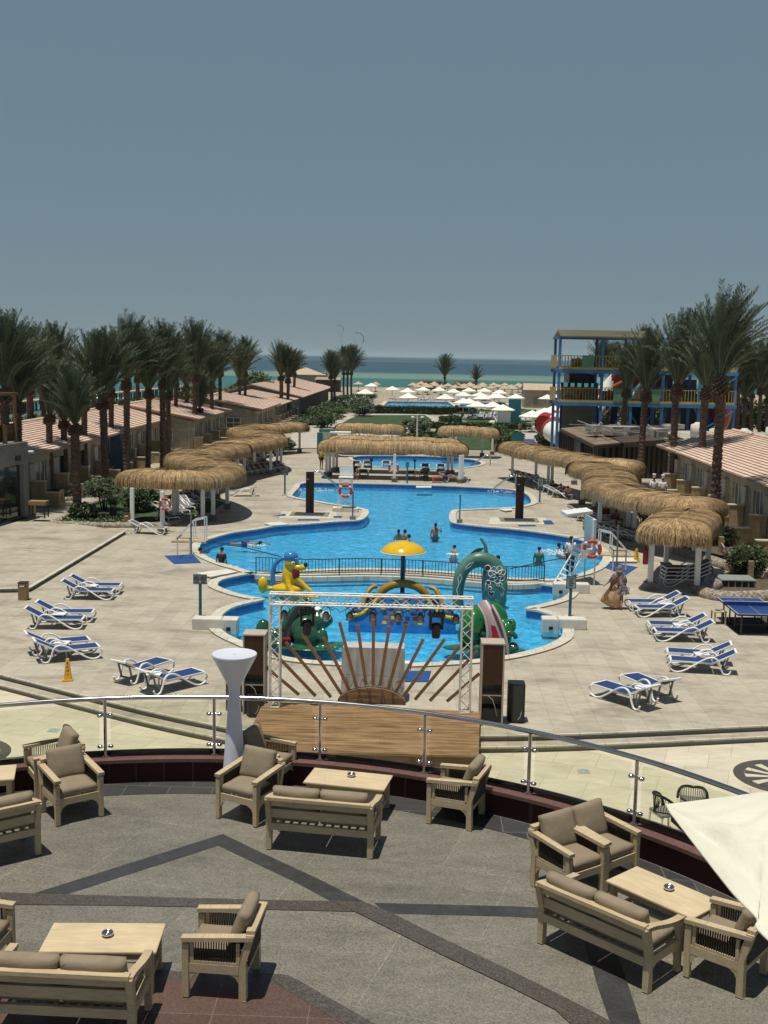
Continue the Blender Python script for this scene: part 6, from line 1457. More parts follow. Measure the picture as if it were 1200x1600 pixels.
lng((1006,965), (1061,965.5), 0, 'blue lounger, nearer one of the pair left of the ping-pong stool'); lng((1006,965), (1061,965.5), .98, 'blue lounger, farther one of the pair left of the ping-pong stool', dx=-.05)
lng((1035,1003), (1094,1005), 0, 'blue lounger, nearer one of the second right pair'); lng((1035,1003), (1094,1005), .98, 'blue lounger, farther one of the second right pair', dx=-.05)
lng((1058,1050.6), (1128.6,1055.6), 0, 'blue lounger, nearer one of the third right pair'); lng((1058,1050.6), (1128.6,1055.6), .98, 'blue lounger, farther one of the third right pair', dx=-.05)
lng((931,1090), (986,1108), 0, 'blue lounger, left one of the right pair nearest the balustrade'); lng((979,1075), (1033,1099), -.1, 'blue lounger, right one of the right pair nearest the balustrade')
def side_table(px, label, z=0, src=[None], rz=0.0):
    c = P(*px, 0)
    if src[0]: return dup(src[0], c, rz, label, 'small white side tables')
    r = thing('side_table', c, rz, label, 'side table', 'small white side tables'); m = MB(); m.box((0, 0, .40), (.45, .45, .03)); m.build('table_top', 'white', r, bevel=.01)
    for sx in (-1, 1):
        for sy in (-1, 1): m = MB(); m.box((sx*.19, sy*.19, .19), (.04, .04, .385)); m.build('leg', 'white', r)
    src[0] = r; return r
for (x, y, lb) in [(143,927,'farthest left pair'), (93,973,'second left pair'), (97,1020,'pair behind the cone'), (240,1070,'left pair at the balustrade'), (1038,955,'pair by the ping-pong stool'), (1062,990,'second right pair'), (1096,1038,'third right pair'), (1003,1092,'right pair at the balustrade')]:
    side_table((x, y+4), 'white side table between the loungers of the '+lb)
# loungers in the shade
lgs = make_lounger('greysling', 'grey lounger in the shade', 'grey loungers in the shade', 24); 
first = [True]
def shade(x, y, ang, lb):
    c = P(x, y, 0)
    if first[0]: lgs.location = c; lgs.rotation_euler = (0, 0, ang); lgs['label'] = lb; first[0] = False; return lgs
    return dup(lgs, c, ang, lb, 'grey loungers in the shade')
sh = []
for i in range(7): sh.append((272+i*8, 818-i*5.5, 2.2, 'under the near left canopy'))
for i in range(5): sh.append((300+i*7, 797-i*7, 2.3, 'in the rear rank under the near left canopy'))
for i in range(7): sh.append((388+i*9, 743-i*1.2, 1.9, 'under the farther left canopy'))
for i in range(5): sh.append((395+i*13, 725-i*4.5, 2.0, 'in the rear rank under the farther left canopy'))
for i in range(4): sh.append((828+i*9, 749+i*2.5, 2.4, 'under the straight right canopy'))
for i in range(4): sh.append((873+i*8, 768+i*4, 2.5, 'beyond the right lifeguard chair in the shade'))
for i in range(5): sh.append((967+i*11, 835+i*3.0, 2.7, 'low in front under the bent right canopy'))
for i in range(3): sh.append((930+i*12, 812+i*6, 2.5, 'against the posts under the bent right canopy'))
cnt = {}
for (x, y, a_, lb) in sh:
    cnt[lb] = cnt.get(lb, 0)+1; shade(x, y, a_, '%s grey lounger from the left %s' % (ORD[cnt[lb]-1], lb))
for i, x in enumerate((558,575,604)): shade(x, 728, -pi/2, '%s lounger seen from its back beside the rear pool' % ORD[i])
for i, x in enumerate((569,642,662,664,688)): shade(x, (742,744,744,733,733)[i], -pi/2, '%s lounger seen from its back under the middle canopy, front rank' % ORD[i])
# stacked loungers in the small hut
c = P(1050,917,0)
for i in range(4):
    l = dup(lgs, c+Vector((-.35+.05*i, .2+.15*i, .13*i)), .05+.02*i, '%s lounger from the bottom in the stack under the small straw hut' % ORD[i], 'stacked loungers under the hut')
lw = lng((250,836), (205,834), 0, 'white lounger without a cushion in the sun before the near left canopy', src=lgs, g='white loungers'); dup(lgs, P(1000+0, 0+850, 0) if False else P(268,800,0), 2.9, 'grey lounger lying crosswise behind the first canopy post', 'grey loungers in the shade')
dup(lgs, P(357,775,0), 0.2, 'lounger in the sun beyond the bend of the near left canopy', 'white loungers'); dup(lgs, P(730,753,0), pi+.1, 'white lounger with an orange towel at the right end of the middle canopy', 'white loungers')

# ============================================================ POOLSIDE THINGS
def lifebuoy(c, r, label, rz=0.0, tilt=0.0, mt='buoy'):
    o = thing('lifebuoy', c, rz, label, 'lifebuoy', 'lifebuoys'); n = 32
    m = MB(); m.tube([(r*cos(2*pi*i/n), 0, r*sin(2*pi*i/n)) for i in range(n)], r*.24, 8, closed=True); ring = m.build('ring', mt, o)
    for k in range(4): m = MB(); a = pi/4+k*pi/2; m.tube([(r*cos(a+q), 0, r*sin(a+q)) for q in (-.13, -.06, 0, .06, .13)], r*.255, 8); m.build('white_band', 'white', o)
    return o
lifebuoy(P(258,830,0)+Vector((.05, -.2, 1.45)), .27, 'red lifebuoy hung on the first post of the near left canopy')
# right lifeguard chair
f0, f1, g0, g1 = P(866,912,0), P(880,918,0), P(913,903,0), P(928,914,0)
cc = (f0+f1+g0+g1)/4; th = atan2((g1-g0).y, (g1-g0).x)+pi/2-0.0
lf = thing('lifeguard_chair', (0, 0, 0), 0, 'tall white lifeguard chair with a flat roof and ladder at the right of the pools', 'lifeguard chair')
up = Vector((0, 0, 1)); m = MB(); ex = (g0-f0)
sL = f0+ex*.55+up*1.15; sR = f1+(g1-f1)*.55+up*1.15
for a, b in ((f0, sL), (f1, sR)): m.bar(a, b, .06)
for k in range(1, 6): t = k/6; m.bar(f0.lerp(sL, t), f1.lerp(sR, t), .10, .03)
m.build('ladder', 'whitemetal', lf)
for a in (g0, g1): m = MB(); m.bar(a, a+up*1.3, .06); m.build('leg', 'whitemetal', lf)
m = MB(); a, b, c, d = sL, sR, g1+up*1.15, g0+up*1.15; m.extrude([a, b, c, d], up*.34); m.extrude([a-ex.normalized()*.12+up*.0, b-ex.normalized()*.12, b, a], up*.18); m.build('seat', 'signface' if False else 'whitemetal', lf)
m = MB(); m.extrude([g0-ex.normalized()*.15+up*1.5, g1-ex.normalized()*.15+up*1.5, g1+up*1.5, g0+up*1.5], up*1.22); m.build('backrest', 'whitemetal', lf)
ctr = (f0+f1+g0+g1)/4; zr2 = zat(905,803,ctr.y); m = MB(); e1_ = ex.normalized(); e2_ = (g1-g0).normalized(); q = ctr+e1_*.10; m.extrude([q-e1_*.95-e2_*.55+up*zr2, q+e1_*.75-e2_*.55+up*zr2, q+e1_*.75+e2_*.55+up*zr2, q-e1_*.95+e2_*.55+up*zr2], up*.13); m.build('roof', 'white', lf)
m = MB(); m.bar(sL+up*.62+e1_*.05, g0+up*1.77, .04); m.bar(sL+up*.34, sL+up*.62, .04); m.build('armrest', 'whitemetal', lf); m = MB(); m.bar(sR+up*.62+e1_*.05, g1+up*1.77, .04); m.bar(sR+up*.34, sR+up*.62, .04); m.build('armrest', 'whitemetal', lf)
lifebuoy(PY(925,858,g1.y-.12), .33, 'large red lifebuoy hung on the side of the right lifeguard chair')
# left lattice lifeguard stand
c = P(540,799,0); ls_ = thing('lifeguard_stand', c, 0, 'white lattice lifeguard stand on the left pool peninsula', 'lifeguard stand')
m = MB(); m.box((0, 0, .12), (1.5, .9, .24)); m.build('base_block', 'block', ls_)
m = MB(); w0, w1_, hh = .46, .34, 2.05
for sx in (-1, 1):
    for sy in (-1, 1): m.bar((sx*w0, sy*.35, .24), (sx*w1_, sy*.28, hh), .05)
for k in range(5): z = .5+k*.32; t = (z-.24)/(hh-.24); ww = w0+(w1_-w0)*t; m.bar((-ww, -.33, z), (ww, -.33, z), .04)
for (za, zb) in ((.3, .85), (1.3, 1.95)): m.bar((-w0*.95, -.33, za), (w1_*.98, -.31, zb), .03); m.bar((w0*.95, -.33, za), (-w1_*.98, -.31, zb), .03)
m.build('lattice_frame', 'whitemetal', ls_)
m = MB(); m.box((0, 0, hh), (.85, .7, .05)); m.box((0, .3, hh+.35), (.8, .04, .6)); m.build('seat', 'white', ls_)
lifebuoy(c+Vector((0, -.42, 1.28)), .34, 'red lifebuoy with a white hub on the lattice lifeguard stand')
lifebuoy(PY(615,731,84.5), .33, 'lifebuoy on the centre post of the middle canopy')
# fence on the wall between the pools
fpx = [(400,897),(430,898.5),(467,900.5),(520,900),(570,899),(617,900),(665,902.5),(717,906.5),(765,910.5),(800,912.5),(828,911.5),(850,909)]
fw = smooth(xy(fpx, .06), 4, False)
dv = MB()
for i in range(len(fw)-1):
    a, b = fw[i], fw[i+1]; dv.bar((a[0], a[1]-.12, -.02), (b[0], b[1]-.12, -.02), .30, .19)
tag(dv.build('pool_divider', 'coping'), kind='structure')
fn = thing('pool_fence', (0, 0, 0), 0, 'low curved metal fence on the wall between the big pool and the children\'s pool', 'fence')
L = [0]
for a, b in zip(fw, fw[1:]): L.append(L[-1]+hypot(b[0]-a[0], b[1]-a[1]))
def along(s):
    for i in range(len(L)-1):
        if s <= L[i+1]: t = (s-L[i])/(L[i+1]-L[i]); return Vector((fw[i][0]+(fw[i+1][0]-fw[i][0])*t, fw[i][1]+(fw[i+1][1]-fw[i][1])*t, 0))
    return Vector((*fw[-1], 0))
nbal = 88; m = MB(); FH = .78
for i in range(nbal+1): p_ = along(L[-1]*i/nbal); m.cyl(p_+Vector((0, 0, .20)), p_+Vector((0, 0, FH)), .013, n=5, caps=False)
m.build('balusters', 'polenavy' if False else 'dark', fn)
for z in (.20, FH): m = MB(); m.tube([along(L[-1]*i/60)+Vector((0, 0, z)) for i in range(61)], .022, 6); m.build('rail', 'teaLpost' if False else 'dark', fn)
for i in range(8): p_ = along(L[-1]*i/7); m = MB(); m.cyl(p_+Vector((0, 0, .05)), p_+Vector((0, 0, FH)), .025, n=7); m.build('post', 'dark', fn)
# white block steps at the pool corners
for i, (x, y, w_, sgn, lb) in enumerate([(329,984,1.35,1,'left'), (888,984,1.35,-1,'right'), (898,927,1.25,-1,'far right')]):
    c = P(x, y, 0); r = thing('starting_block', (c.x, c.y, 0), 0, 'white plastered step block at the %s corner of the children\'s pool' % lb, 'step block', 'white blocks at the pool corners')
    m = MB(); m.box((0-sgn*.12, .25, .18), (w_*.75, .55, .36)); m.build('block', 'block', r, bevel=.02); m = MB(); m.box((sgn*w_*.45, .25, .05), (w_*.42, .60, .62)); o = m.build('spout_block', 'block', r, bevel=.02)
    m = MB(); m.box((sgn*w_*.45, -.055, .05), (.14, .02, .12)); m.build('outlet', 'dark', o)
def rect_slab(px, z, h, mt, name, label, cat, group=None):
    q = [P(a, b, z+h) for a, b in px]; m = MB(); m.prism([v[:2] for v in q], z, z+h); return tag(m.build(name, mt), label, cat, group)
for px, lb in [([(257,868),(302,866),(314,879),(272,881)],'left lift'), ([(940,885),(958,879),(996,886),(978,898)],'right lift'), ([(632,1048),(674,1048),(669,1065),(632,1065)],'covered screen by the children\'s pool'), ([(434,805),(446,802),(446,806),(427,806)],'left shower tray, on its left'), ([(466,811),(498,811),(500,813),(465,813)],'left shower, in front'), ([(521,806),(535,806),(533,809),(521,809)],'left shower, on its right'), ([(848,813),(861,813),(866,819),(851,819)],'right shower, on its right'), ([(810,820),(836,820),(838,822),(810,822)],'right shower, in front')]:
    rect_slab(px, .0, .02, 'bluemat', 'rubber_mat', 'blue rubber mat at the '+lb, 'mat', 'blue rubber mats')
for px, lb in [([(306,895),(354,889),(372,893),(330,901)],'left edge of the big pool'), ([(412,817),(437,815),(452,819),(425,821)],'left pool peninsula'), ([(953,871),(995,871),(995,877),(953,877)],'right lift platform'), ([(779,795),(800,794),(800,797),(790,798)],'tip of the right peninsula'), ([(650,759),(674,759),(674,761.5),(650,761.5)],'rear edge of the big pool')]:
    rect_slab(px, .052, .05, 'block', 'stone_slab', 'white flat slab at the '+lb, 'slab', 'white slabs at the pool edges')
def lift(px_mat, px_plat, sgn, label):
    c = P(*px_mat, 0); p_ = P(*px_plat, 0); r = thing('pool_access_frame', (c.x, c.y, 0), 0, label, 'pool rail', 'pool access rails'); d = p_-c
    m = MB()
    for q in (-.28, .28): m.bar((q, 0, 0), (q, 0, .95), .055); 
    m.bar((-.3, 0, .93), (.3, 0, .93), .055); m.bar((-.28, .0, .93), (-.28+sgn*0, .9, .93), .045); m.build('handrail_gate', 'steel', r)
    m = MB(); m.cyl((.1, 1.2, 0), (.1, 1.2, 1.9), .04, n=10); m.build('pole', 'plaster', r)
    m = MB(); b0 = d; 
    for q in (0, .55):
        m.bar(b0+Vector((-sgn*.75, q, .06)), b0+Vector((sgn*.2, q, 1.1)), .06); m.bar(b0+Vector((sgn*.2, q, 1.1)), b0+Vector((sgn*.75, q, 1.22)), .06); m.bar(b0+Vector((sgn*.2, q, .05)), b0+Vector((sgn*.2, q, 1.1)), .05); m.bar(b0+Vector((sgn*.75, q, .05)), b0+Vector((sgn*.75, q, 1.22)), .05)
    m.build('sloping_rail', 'whitemetal', r)
    m = MB(); m.box(b0+Vector((0, .28, .05)), (1.7, .9, .10)); m.build('platform', 'palmshade', r)
    m = MB(); e = b0+Vector((sgn*.8, 0, .1)); m.tube([e, e+Vector((sgn*2.2, -2.0, .08)), e+Vector((sgn*4.5, -4.0, -.05))], .022, 6); m.build('lane_pole', 'dark', r); return r
lift((287,873),(296,848),1,'steel gate and sloping white rails at the left end of the big pool'); lift((967,893),(962,870),-1,'steel gate and sloping white rails at the right end of the big pool')
# showers
for (x, y, ytop, w_, lb) in [(484,804,738,1.0,'left'), (811,813,746,1.0,'right')]:
    c = P(x, y, 0); r = thing('shower_pillar', c, 0, 'dark brown timber shower pillar on the %s pool peninsula' % lb, 'shower', 'shower pillars')
    h = zat(x, ytop, c.y); m = MB(); m.box((0, 0, h/2+.03), (.46, .22, h)); m.build('pillar', m_wood('dark shower timber', (.035, .015, .010), .4, 3, (10, 10, 1)) if lb == 'left' else bpy.data.materials['dark shower timber'], r, bevel=.01)
    m = MB(); m.cyl((-.1, -.13, h*.82), (-.1, -.3, h*.86), .02); m.cyl((-.1, -.3, h*.86), (-.1, -.3, h*.84), .07, n=12); m.build('shower_head', 'steel', r)
    m = MB(); m.box((0, 0, .03), (2.2, 1.5, .04)); m.build('tray', 'plaster', r); m = MB(); m.box((0, -.1, .06), (1.7, 1.0, .03)); m.build('grating', 'beam', r)
    rect_slab([(x-44, y-5), (x+40, y-5), (x+45, y+6), (x-48, y+6)], .0, .012, 'coping', 'shower_pad', 'pale square pad under the %s shower pillar' % lb, 'paving pad') if lb else 0
    m = MB(); m.box((0, -.12, .09), (.7, .5, .02)); m.build('foot_mat', 'bluemat', r)
# sign posts
def signpost(px, py, pt, wpx, hpx, label, two=False, sz='teaLpost'):
    c = P(px, py, 0); s_ = FPX/c.y; zt = zat(px, pt, c.y); r = thing('sign_post', c, 0, label, 'sign', 'teal sign posts'); w_, h = wpx/s_, hpx/s_
    m = MB(); m.box((0, 0, .04), (.36, .36, .08)); m.build('base', 'coping', r)
    m = MB(); m.cyl((0, 0, .08), (0, 0, zt-h*.5), .055, n=12); m.build('pole', sz, r)
    m = MB(); m.box((0, -.03, zt-h/2), (w_, .05, h)); b = m.build('board', 'signface', r)
    m = MB()
    for sx in (-1, 1): m.box((sx*(w_/2+.0), -.03, zt-h/2), (.03, .07, h+.03))
    m.box((0, -.03, zt), (w_+.03, .07, .03)); m.box((0, -.03, zt-h), (w_+.03, .07, .03)); m.build('board_frame', sz, b)
    m = MB()
    if two:
        for sx in (-1, 1):
            cx, cz, rr_ = sx*w_*.24, zt-h*.43, h*.27; n = 24; m.tube([(cx+rr_*cos(2*pi*i/n), -.062, cz+rr_*sin(2*pi*i/n)) for i in range(n)], .014, 5, closed=True); m.bar((cx-rr_*.7, -.063, cz+rr_*.7), (cx+rr_*.7, -.063, cz-rr_*.7), .01, .022, up=(0, 0, 1)); m.bar((cx+rr_*.1, -.061, cz+rr_*.5), (cx-rr_*.3, -.061, cz-.3*rr_), .01, .05, up=(0, 0, 1)); m.bar((cx-w_*.14, -.061, zt-h*.86), (cx+w_*.14, -.061, zt-h*.86), .008, .02)
    else:
        for k in range(4): m.bar((-w_*.32, -.061, zt-h*(.22+.18*k)), (w_*(.32-.1*(k % 2)), -.061, zt-h*(.22+.18*k)), .008, .028)
    m.build('marking', 'dark', b); return r
signpost(313,966,898,20,14,'teal post with a board of two no-diving symbols at the left', True)
signpost(890,966,900,14,19,'teal post with a notice board in front of the right lifeguard chair')
signpost(445,774,735,10,7,'small sign post behind the left peninsula', True)
signpost(843,787,747,8,13,'small notice post behind the right shower pillar')
signpost(636,757,722,5,8,'blue lantern-like post at the rear edge of the big pool')
signpost(580,736,716,4,5,'thin teal post beside the rear pool left of the chairs'); signpost(648,735,718,4,3,'short post at the near edge of the rear pool')
for (x, y, t, lb) in [(551,813,768,'left'), (718,818,773,'right')]:
    c = P(x, y, 0); r = thing('depth_pole', c, 0, 'thin dark pole on a small concrete foot at the tip of the %s peninsula' % lb, 'pole', 'thin poles on the peninsulas'); m = MB(); m.cyl((0, 0, .1), (0, 0, zat(x, t, c.y)), .035, n=8); m.build('pole', 'polenavy', r); m = MB(); m.box((0, 0, .12), (.32, .32, .24)); m.build('foot', 'plaster', r)
# wooden litter bins
def bin_(px, py, label, s=1.0):
    c = P(px, py, 0); r = thing('litter_bin', c, 0, label, 'litter bin', 'wooden litter bins'); h = .86*s; w_ = .36*s
    m = MB()
    for i in range(4): m.box((-w_/2+w_*(i+.5)/4, -w_/2, h*.36), (w_/4-.008, .02, h*.70)); m.box((w_/2, -w_/2+w_*(i+.5)/4, h*.45), (.02, w_/4-.008, h*.88)); m.box((-w_/2, -w_/2+w_*(i+.5)/4, h*.45), (.02, w_/4-.008, h*.88))
    m.box((0, -w_/2, h*.86), (w_, .02, h*.12)); m.box((0, w_/2, h*.45), (w_, .02, h*.9)); m.build('casing', 'binwood', r)
    m = MB(); m.box((0, 0, h*.93), (w_+.05, w_+.05, .035)); m.build('lid', 'beam', r, bevel=.01)
    m = MB(); m.box((0, -.01, h*.6), (w_-.06, w_-.06, h*.55)); m.build('liner', 'dark', r)
    m = MB(); m.box((0, -w_/2-.006, h*.76), (w_*.6, .03, h*.07)); m.build('slot', 'white', r); return r
bin_(37,937,'wooden litter bin at the low step on the left', .82); bin_(199,823,'wooden litter bin beside the first post of the near left canopy', .9); bin_(966+0,797+37,'dark wooden litter bin between the posts of the bent right canopy'); bin_(775,706,'wooden bin on the lawn edge beside the right rear canopy', 1.0)
def cone(px, py, label):
    c = P(px, py, 0); r = thing('wet_floor_cone', c, .2, label, 'warning cone', 'yellow warning cones', scale=.8); m = MB(); m.box((0, 0, .03), (.36, .36, .05)); m.build('base', 'coneyellow', r, bevel=.01)
    m = MB(); m.box((0, 0, .42), (.27, .27, .74), taper=.36); b = m.build('cone', 'coneyellow', r, bevel=.008); m = MB(); m.bar((-.05, -.107, .50), (.05, -.107, .50), .01, .02); m.bar((-.05, -.124, .36), (.05, -.124, .36), .01, .015); m.bar((-.03, -.08, .64), (.03, -.08, .64), .01, .05); m.build('lettering', 'dark', b); return r
cone(106,1063,'yellow warning cone in front of the left loungers'); cone(994,878,'yellow warning cone beside the small straw hut')
# fire extinguisher / red canister on hut post
c = P(1015,921,0); m = MB(); m.lathe([(0, 0), (.10, 0), (.11, .03), (.11, .55), (.08, .64), (.04, .67), (.04, .72), (0, .72)], (c.x-.24, c.y-.05, 1.05), 14); o = m.build('fire_extinguisher', 'red'); tag(o, 'red fire extinguisher hung on the front left post of the small straw hut', 'fire extinguisher')
# ping-pong table and stool
tt = thing('ping_pong_table', (11.78, 39.55, 0), 0, 'blue ping-pong table on a dark mat at the right edge', 'ping-pong table'); tw_, tl = 1.525, 2.74
for s in (-1, 1): m = MB(); m.box((0, s*tl/4, .75), (tw_, tl/2-.015, .022)); m.build('table_half', 'ttop', tt)
m = MB()
for s in (-1, 1): m.box((s*(tw_/2-.01), 0, .7625), (.02, tl, .002)); m.box((0, s*(tl/2-.01), .7625), (tw_, .02, .0025))
m.box((0, 0, .7628), (.006, tl, .003)); m.build('white_lines', 'white', tt)
m = MB(); m.box((0, 0, .835), (tw_+.3, .01, .14)); n_ = m.build('net', 'ttop', tt); m = MB(); m.box((0, -.003, .912), (tw_+.3, .018, .015)); m.build('net_tape', 'white', n_)
m = MB()
for s in (-1, 1): m.box((s*(tw_/2-.01), 0, .715), (.025, tl-.02, .05)); m.box((0, s*(tl/2-.01), .715), (tw_, .025, .05)); m.bar((-tw_/2+.2, s*.5, .2), (tw_/2-.2, s*.5, .2), .04)
m.build('apron', 'dark', tt)
for sx in (-1, 1):
    for yy in (-1.15, -.35, .35, 1.15): m = MB(); m.bar((sx*(tw_/2-.2), yy, .1 if abs(yy) < 1 else .0), (sx*(tw_/2-.2), yy, .70), .045); 
    
for sx in (-1, 1):
    for yy in (-1.15, -.35, .35, 1.15):
        m = MB(); m.bar((sx*(tw_/2-.2), yy, .1 if abs(yy) < 1 else .0), (sx*(tw_/2-.2), yy, .70), .045); lgo = m.build('leg', 'dark', tt)
        if abs(yy) < 1: m = MB(); m.cyl((sx*(tw_/2-.2)-.02, yy, .07), (sx*(tw_/2-.2)+.02, yy, .07), .07, n=12); m.build('caster', 'black', lgo)
m = MB(); mt_ = [P(1119,964.5,0), P(1150,990,0), P(1285,990,0), P(1250,964.5,0)]; m.prism([v[:2] for v in mt_], 0.0, .012); tag(m.build('ground_mat', pm('dark grey mat', (.05, .047, .042), .9, .15, 1)), 'dark grey mat under the ping-pong table', 'mat')
c = P(1122,974,0); r = thing('stool', c, .1, 'small grey stool beside the ping-pong table with bats on it', 'stool'); m = MB(); m.box((0, 0, .45), (.46, .42, .03)); m.build('seat', 'palmshade', r)
for sx in (-1, 1):
    for sy in (-1, 1): m = MB(); m.box((sx*.19, sy*.17, .218), (.045, .045, .436)); m.build('leg', 'palmshade', r)
m = MB(); m.ell((-.05, .02, .48), (.10, .08, .012), 12, 6); m.bar((.02, .02, .48), (.14, .06, .48), .025); o = m.build('table_tennis_bat', 'black'); o.location = c; tag(o, 'black table tennis bats lying on the grey stool', 'bat')
c = P(1152,917,0); r = thing('vent_box', c+Vector((.0, .4, 0)), 0, 'low grey slatted vent box on the pebble bed at the right', 'vent'); m = MB(); m.box((0, 0, .30), (1.45, 1.15, .04))
for i in range(10): m.box((0, -.52+i*.115, .325), (1.45, .05, .012))
m.build('grille_top', 'signface', r); m = MB(); 
for sx in (-1, -.6, -.2, .2, .6, 1): m.box((sx*.68, -.54, .14), (.05, .04, .28)); m.box((sx*.68, .54, .14), (.05, .04, .28))
m.build('posts', 'plaster', r); m = MB(); m.box((0, 0, .13), (1.3, 1.0, .26)); m.build('housing', 'dark', r)
# rope barriers on low stone posts along the left beds
def rope(pxs, label, h=.75):
    r = thing('rope_barrier', (0, 0, 0), 0, label, 'rope barrier', 'rope barriers along the villa path'); pts = [P(a, b, 0) for a, b in pxs]; m = MB()
    for a, b in zip(pts, pts[1:]): m.tube([a.lerp(b, k/6)+Vector((0, 0, h-.22*sin(pi*k/6))) for k in range(7)], .03, 5)
    m.build('rope', 'cloth', r)
    for a in pts: m = MB(); m.box((a.x, a.y, .4), (.22, .22, .8)); m.build('post', 'wallgold', r)
rope([(97,786),(107,770),(142,760),(180,742),(205,733),(235,725),(262,716),(295,705)], 'pale rope on stone posts along the left villa path'); rope([(1118,846),(1130,830),(1126,864),(1172,905)][2:], 'pale rope from the tallest right palm down to the round bush', .5); rope([(300,682),(345,681),(370,681)], 'pale rope in front of the farther left villas')
# brown bench/cart by pavilion
c = P(58,811,.15); r = thing('wooden_cart', c, 0, 'small dark wooden counter cart beside the pavilion doors', 'cart'); m = MB(); m.box((0, .3, .85), (.95, .6, .22)); m.build('counter', 'binwood', r)
m = MB()
for sx in (-1, 1):
    for sy in (0, .6): m.bar((sx*.42, sy, .05), (sx*.42, sy, .76), .06)
m.bar((-.42, 0, .15), (.42, 0, .15), .04); m.bar((-.42, .6, .15), (.42, .6, .15), .04); m.build('legs', 'black', r)
# potted plant under right canopy
shrub(1004,822,.45,.4,'potted green plant in the shade of the bent right canopy','leaf',500,.08,stem=.35,kind='potted_plant',cat='potted plant')
# pool ladders at the rear
for (x, y, s_, lb) in [(500,757,1,'rear left corner of the big pool'), (795,765,-1,'rear right corner of the big pool'), (757,728,-1,'right end of the rear pool')]:
    c = P(x, y, 0); r = thing('pool_handrail', c, 0, 'curved steel handrails at the '+lb, 'handrail', 'steel pool handrails')
    for q in (0, .6): m = MB(); m.tube([(-s_*.5, q, 0), (-s_*.5, q, .85), (-s_*.3, q, .95), (0, q, .85), (s_*1.1, q, .0), (s_*1.3, q, -.3)], .03, 7); m.build('rail', 'steel', r)
# lamp post and far sign boards
c = P(652,690,0); r = thing('lamp_post', PY(652,668,122), 0, 'white lamp post with small lamps behind the middle canopy', 'lamp post'); r.location.z = 0; m = MB(); h = zat(652,648,122); m.cyl((0, 0, 0), (0, 0, h), .11, .08, 10); m.build('pole', 'white', r)
for sx in (-1, 1): m = MB(); m.bar((0, 0, h-.35), (sx*.4, 0, h-.3), .05); m.lathe([(0, .2), (.16, .15), (.2, 0), (0, -.02)], (sx*.5, 0, h-.35), 12); m.build('lamp', 'white', r)
for (px, py, Y, w_, h_, z_, lb, mt) in [(788,652,150,1.6,1.4,.9,'pale framed notice board by the far sunshades','signface'), (804,645,165,1.7,3.4,0,'tall teal slim building-like shower block by the far pool','teaLpost'), (808,690,116,1.1,1.3,.4,'small teal board beside the blue path','teaLpost'), (781,657,0,0,0,0,'','')][:3]:
    c = PY(px, py, Y); c.z = 0; r = thing('notice_board', c, 0, lb, 'notice board', 'boards in the distance'); m = MB(); m.box((0, 0, z_+h_/2), (w_, .15, h_)); m.build('board', mt, r); m = MB()
    for sx in (-1, 1): m.box((sx*w_/2, 0, (z_+h_)/2), (.1, .1, z_+h_))
    m.box((0, 0, z_+h_+.02), (w_, .1, .08)); m.build('frame', 'teaLpost', r)
# white kiosk and teal fence left of the rear canopies
c = PY(515,694,104); c.z = 0; r = thing('kiosk', c, 0, 'small grey and white kiosk with a flat white awning left of the rear canopy', 'kiosk'); m = MB(); m.box((-.2, .8, 1.1), (1.6, 1.6, 2.2)); m.build('booth', 'signface', r); m = MB(); m.box((1.0, .0, 2.25), (1.9, 1.5, .10)); m.build('awning', 'white', r); m = MB(); m.box((-.9, -.06, 1.2), (.5, .06, 2.0)); m.build('door', 'teaLpost', r); m = MB(); m.box((-.3, .8, 2.35), (1.4, 1.2, .25)); m.build('roof', 'teal', r)
# ============================================================ FAR PARASOLS
def make_parasol(D=3.5, h=2.45, rise=.95, mt='umbrella', name='parasol', pole='white', n=8, label='', group='', sag=0.08):
    r = thing(name, (0, 0, 0), 0, label, 'parasol', group); m = MB(); vs = [(0, 0, h+rise)]; R0 = D/2
    for k, (q, zz) in enumerate(((.5, .46-sag*.3), (1.0, 0.0))):
        for i in range(n*2): a = pi*i/n; s_ = 1.0 if i % 2 == 0 else .955; vs.append((R0*q*s_*cos(a), R0*q*s_*sin(a), h+rise*zz*1.0-(.0 if i % 2 == 0 else -.03)))
    w2 = n*2; fs = [(0, 1+i, 1+(i+1) % w2) for i in range(w2)]+[(1+i, 1+w2+i, 1+w2+(i+1) % w2, 1+(i+1) % w2) for i in range(w2)]
    m.add(vs, fs, 0)
    for i in range(w2): a = vs[1+w2+i]; b = vs[1+w2+(i+1) % w2]; m.quad(a, b, (b[0], b[1], b[2]-.16), (a[0], a[1], a[2]-.16))
    m.build('canopy', mt, r); m = MB(); m.cyl((0, 0, 0), (0, 0, h+rise), .07, n=8); m.build('pole', pole, r)
    m = MB(); m.box((0, 0, .1), (.7, .7, .2)); m.build('base', 'plaster', r); return r
up_ = make_parasol(label='x', group='cream parasols round the far pools'); firstp = [1]
def par(px, py_top, wpx, label):
    Y = FPX*3.1/wpx; c = PY(px, py_top, Y); zt = c.z; h = max(2.8, min(4.2, zt)); k = h/3.40
    # the distance follows from height: the parasol stands on the ground under its apex
    c = Vector((PY(px, py_top, Y).x, Y, 0))
    if firstp[0]: up_.location = c; up_['label'] = label; up_.scale = (1, 1, k); firstp[0] = 0; return
    dup(up_, c, px % 1.5, label, scale=(1, 1, k))
row = [(571,607,26),(580,608.5,20),(613,606,22),(637,606,24),(661,608,22),(686,608,22),(709,609,23),(733,609,22),(757,609,22),(781,610,23)]
row2 = [(638,613.5,28),(696,615,28),(724,616,25),(750,616.5,25),(779,617,26),(806,618,26)]
row3 = [(724,628.5,30),(733,627,30),(753,627.5,27),(772,627,26),(746,634,32),(770,634,32),(786,637,34)]
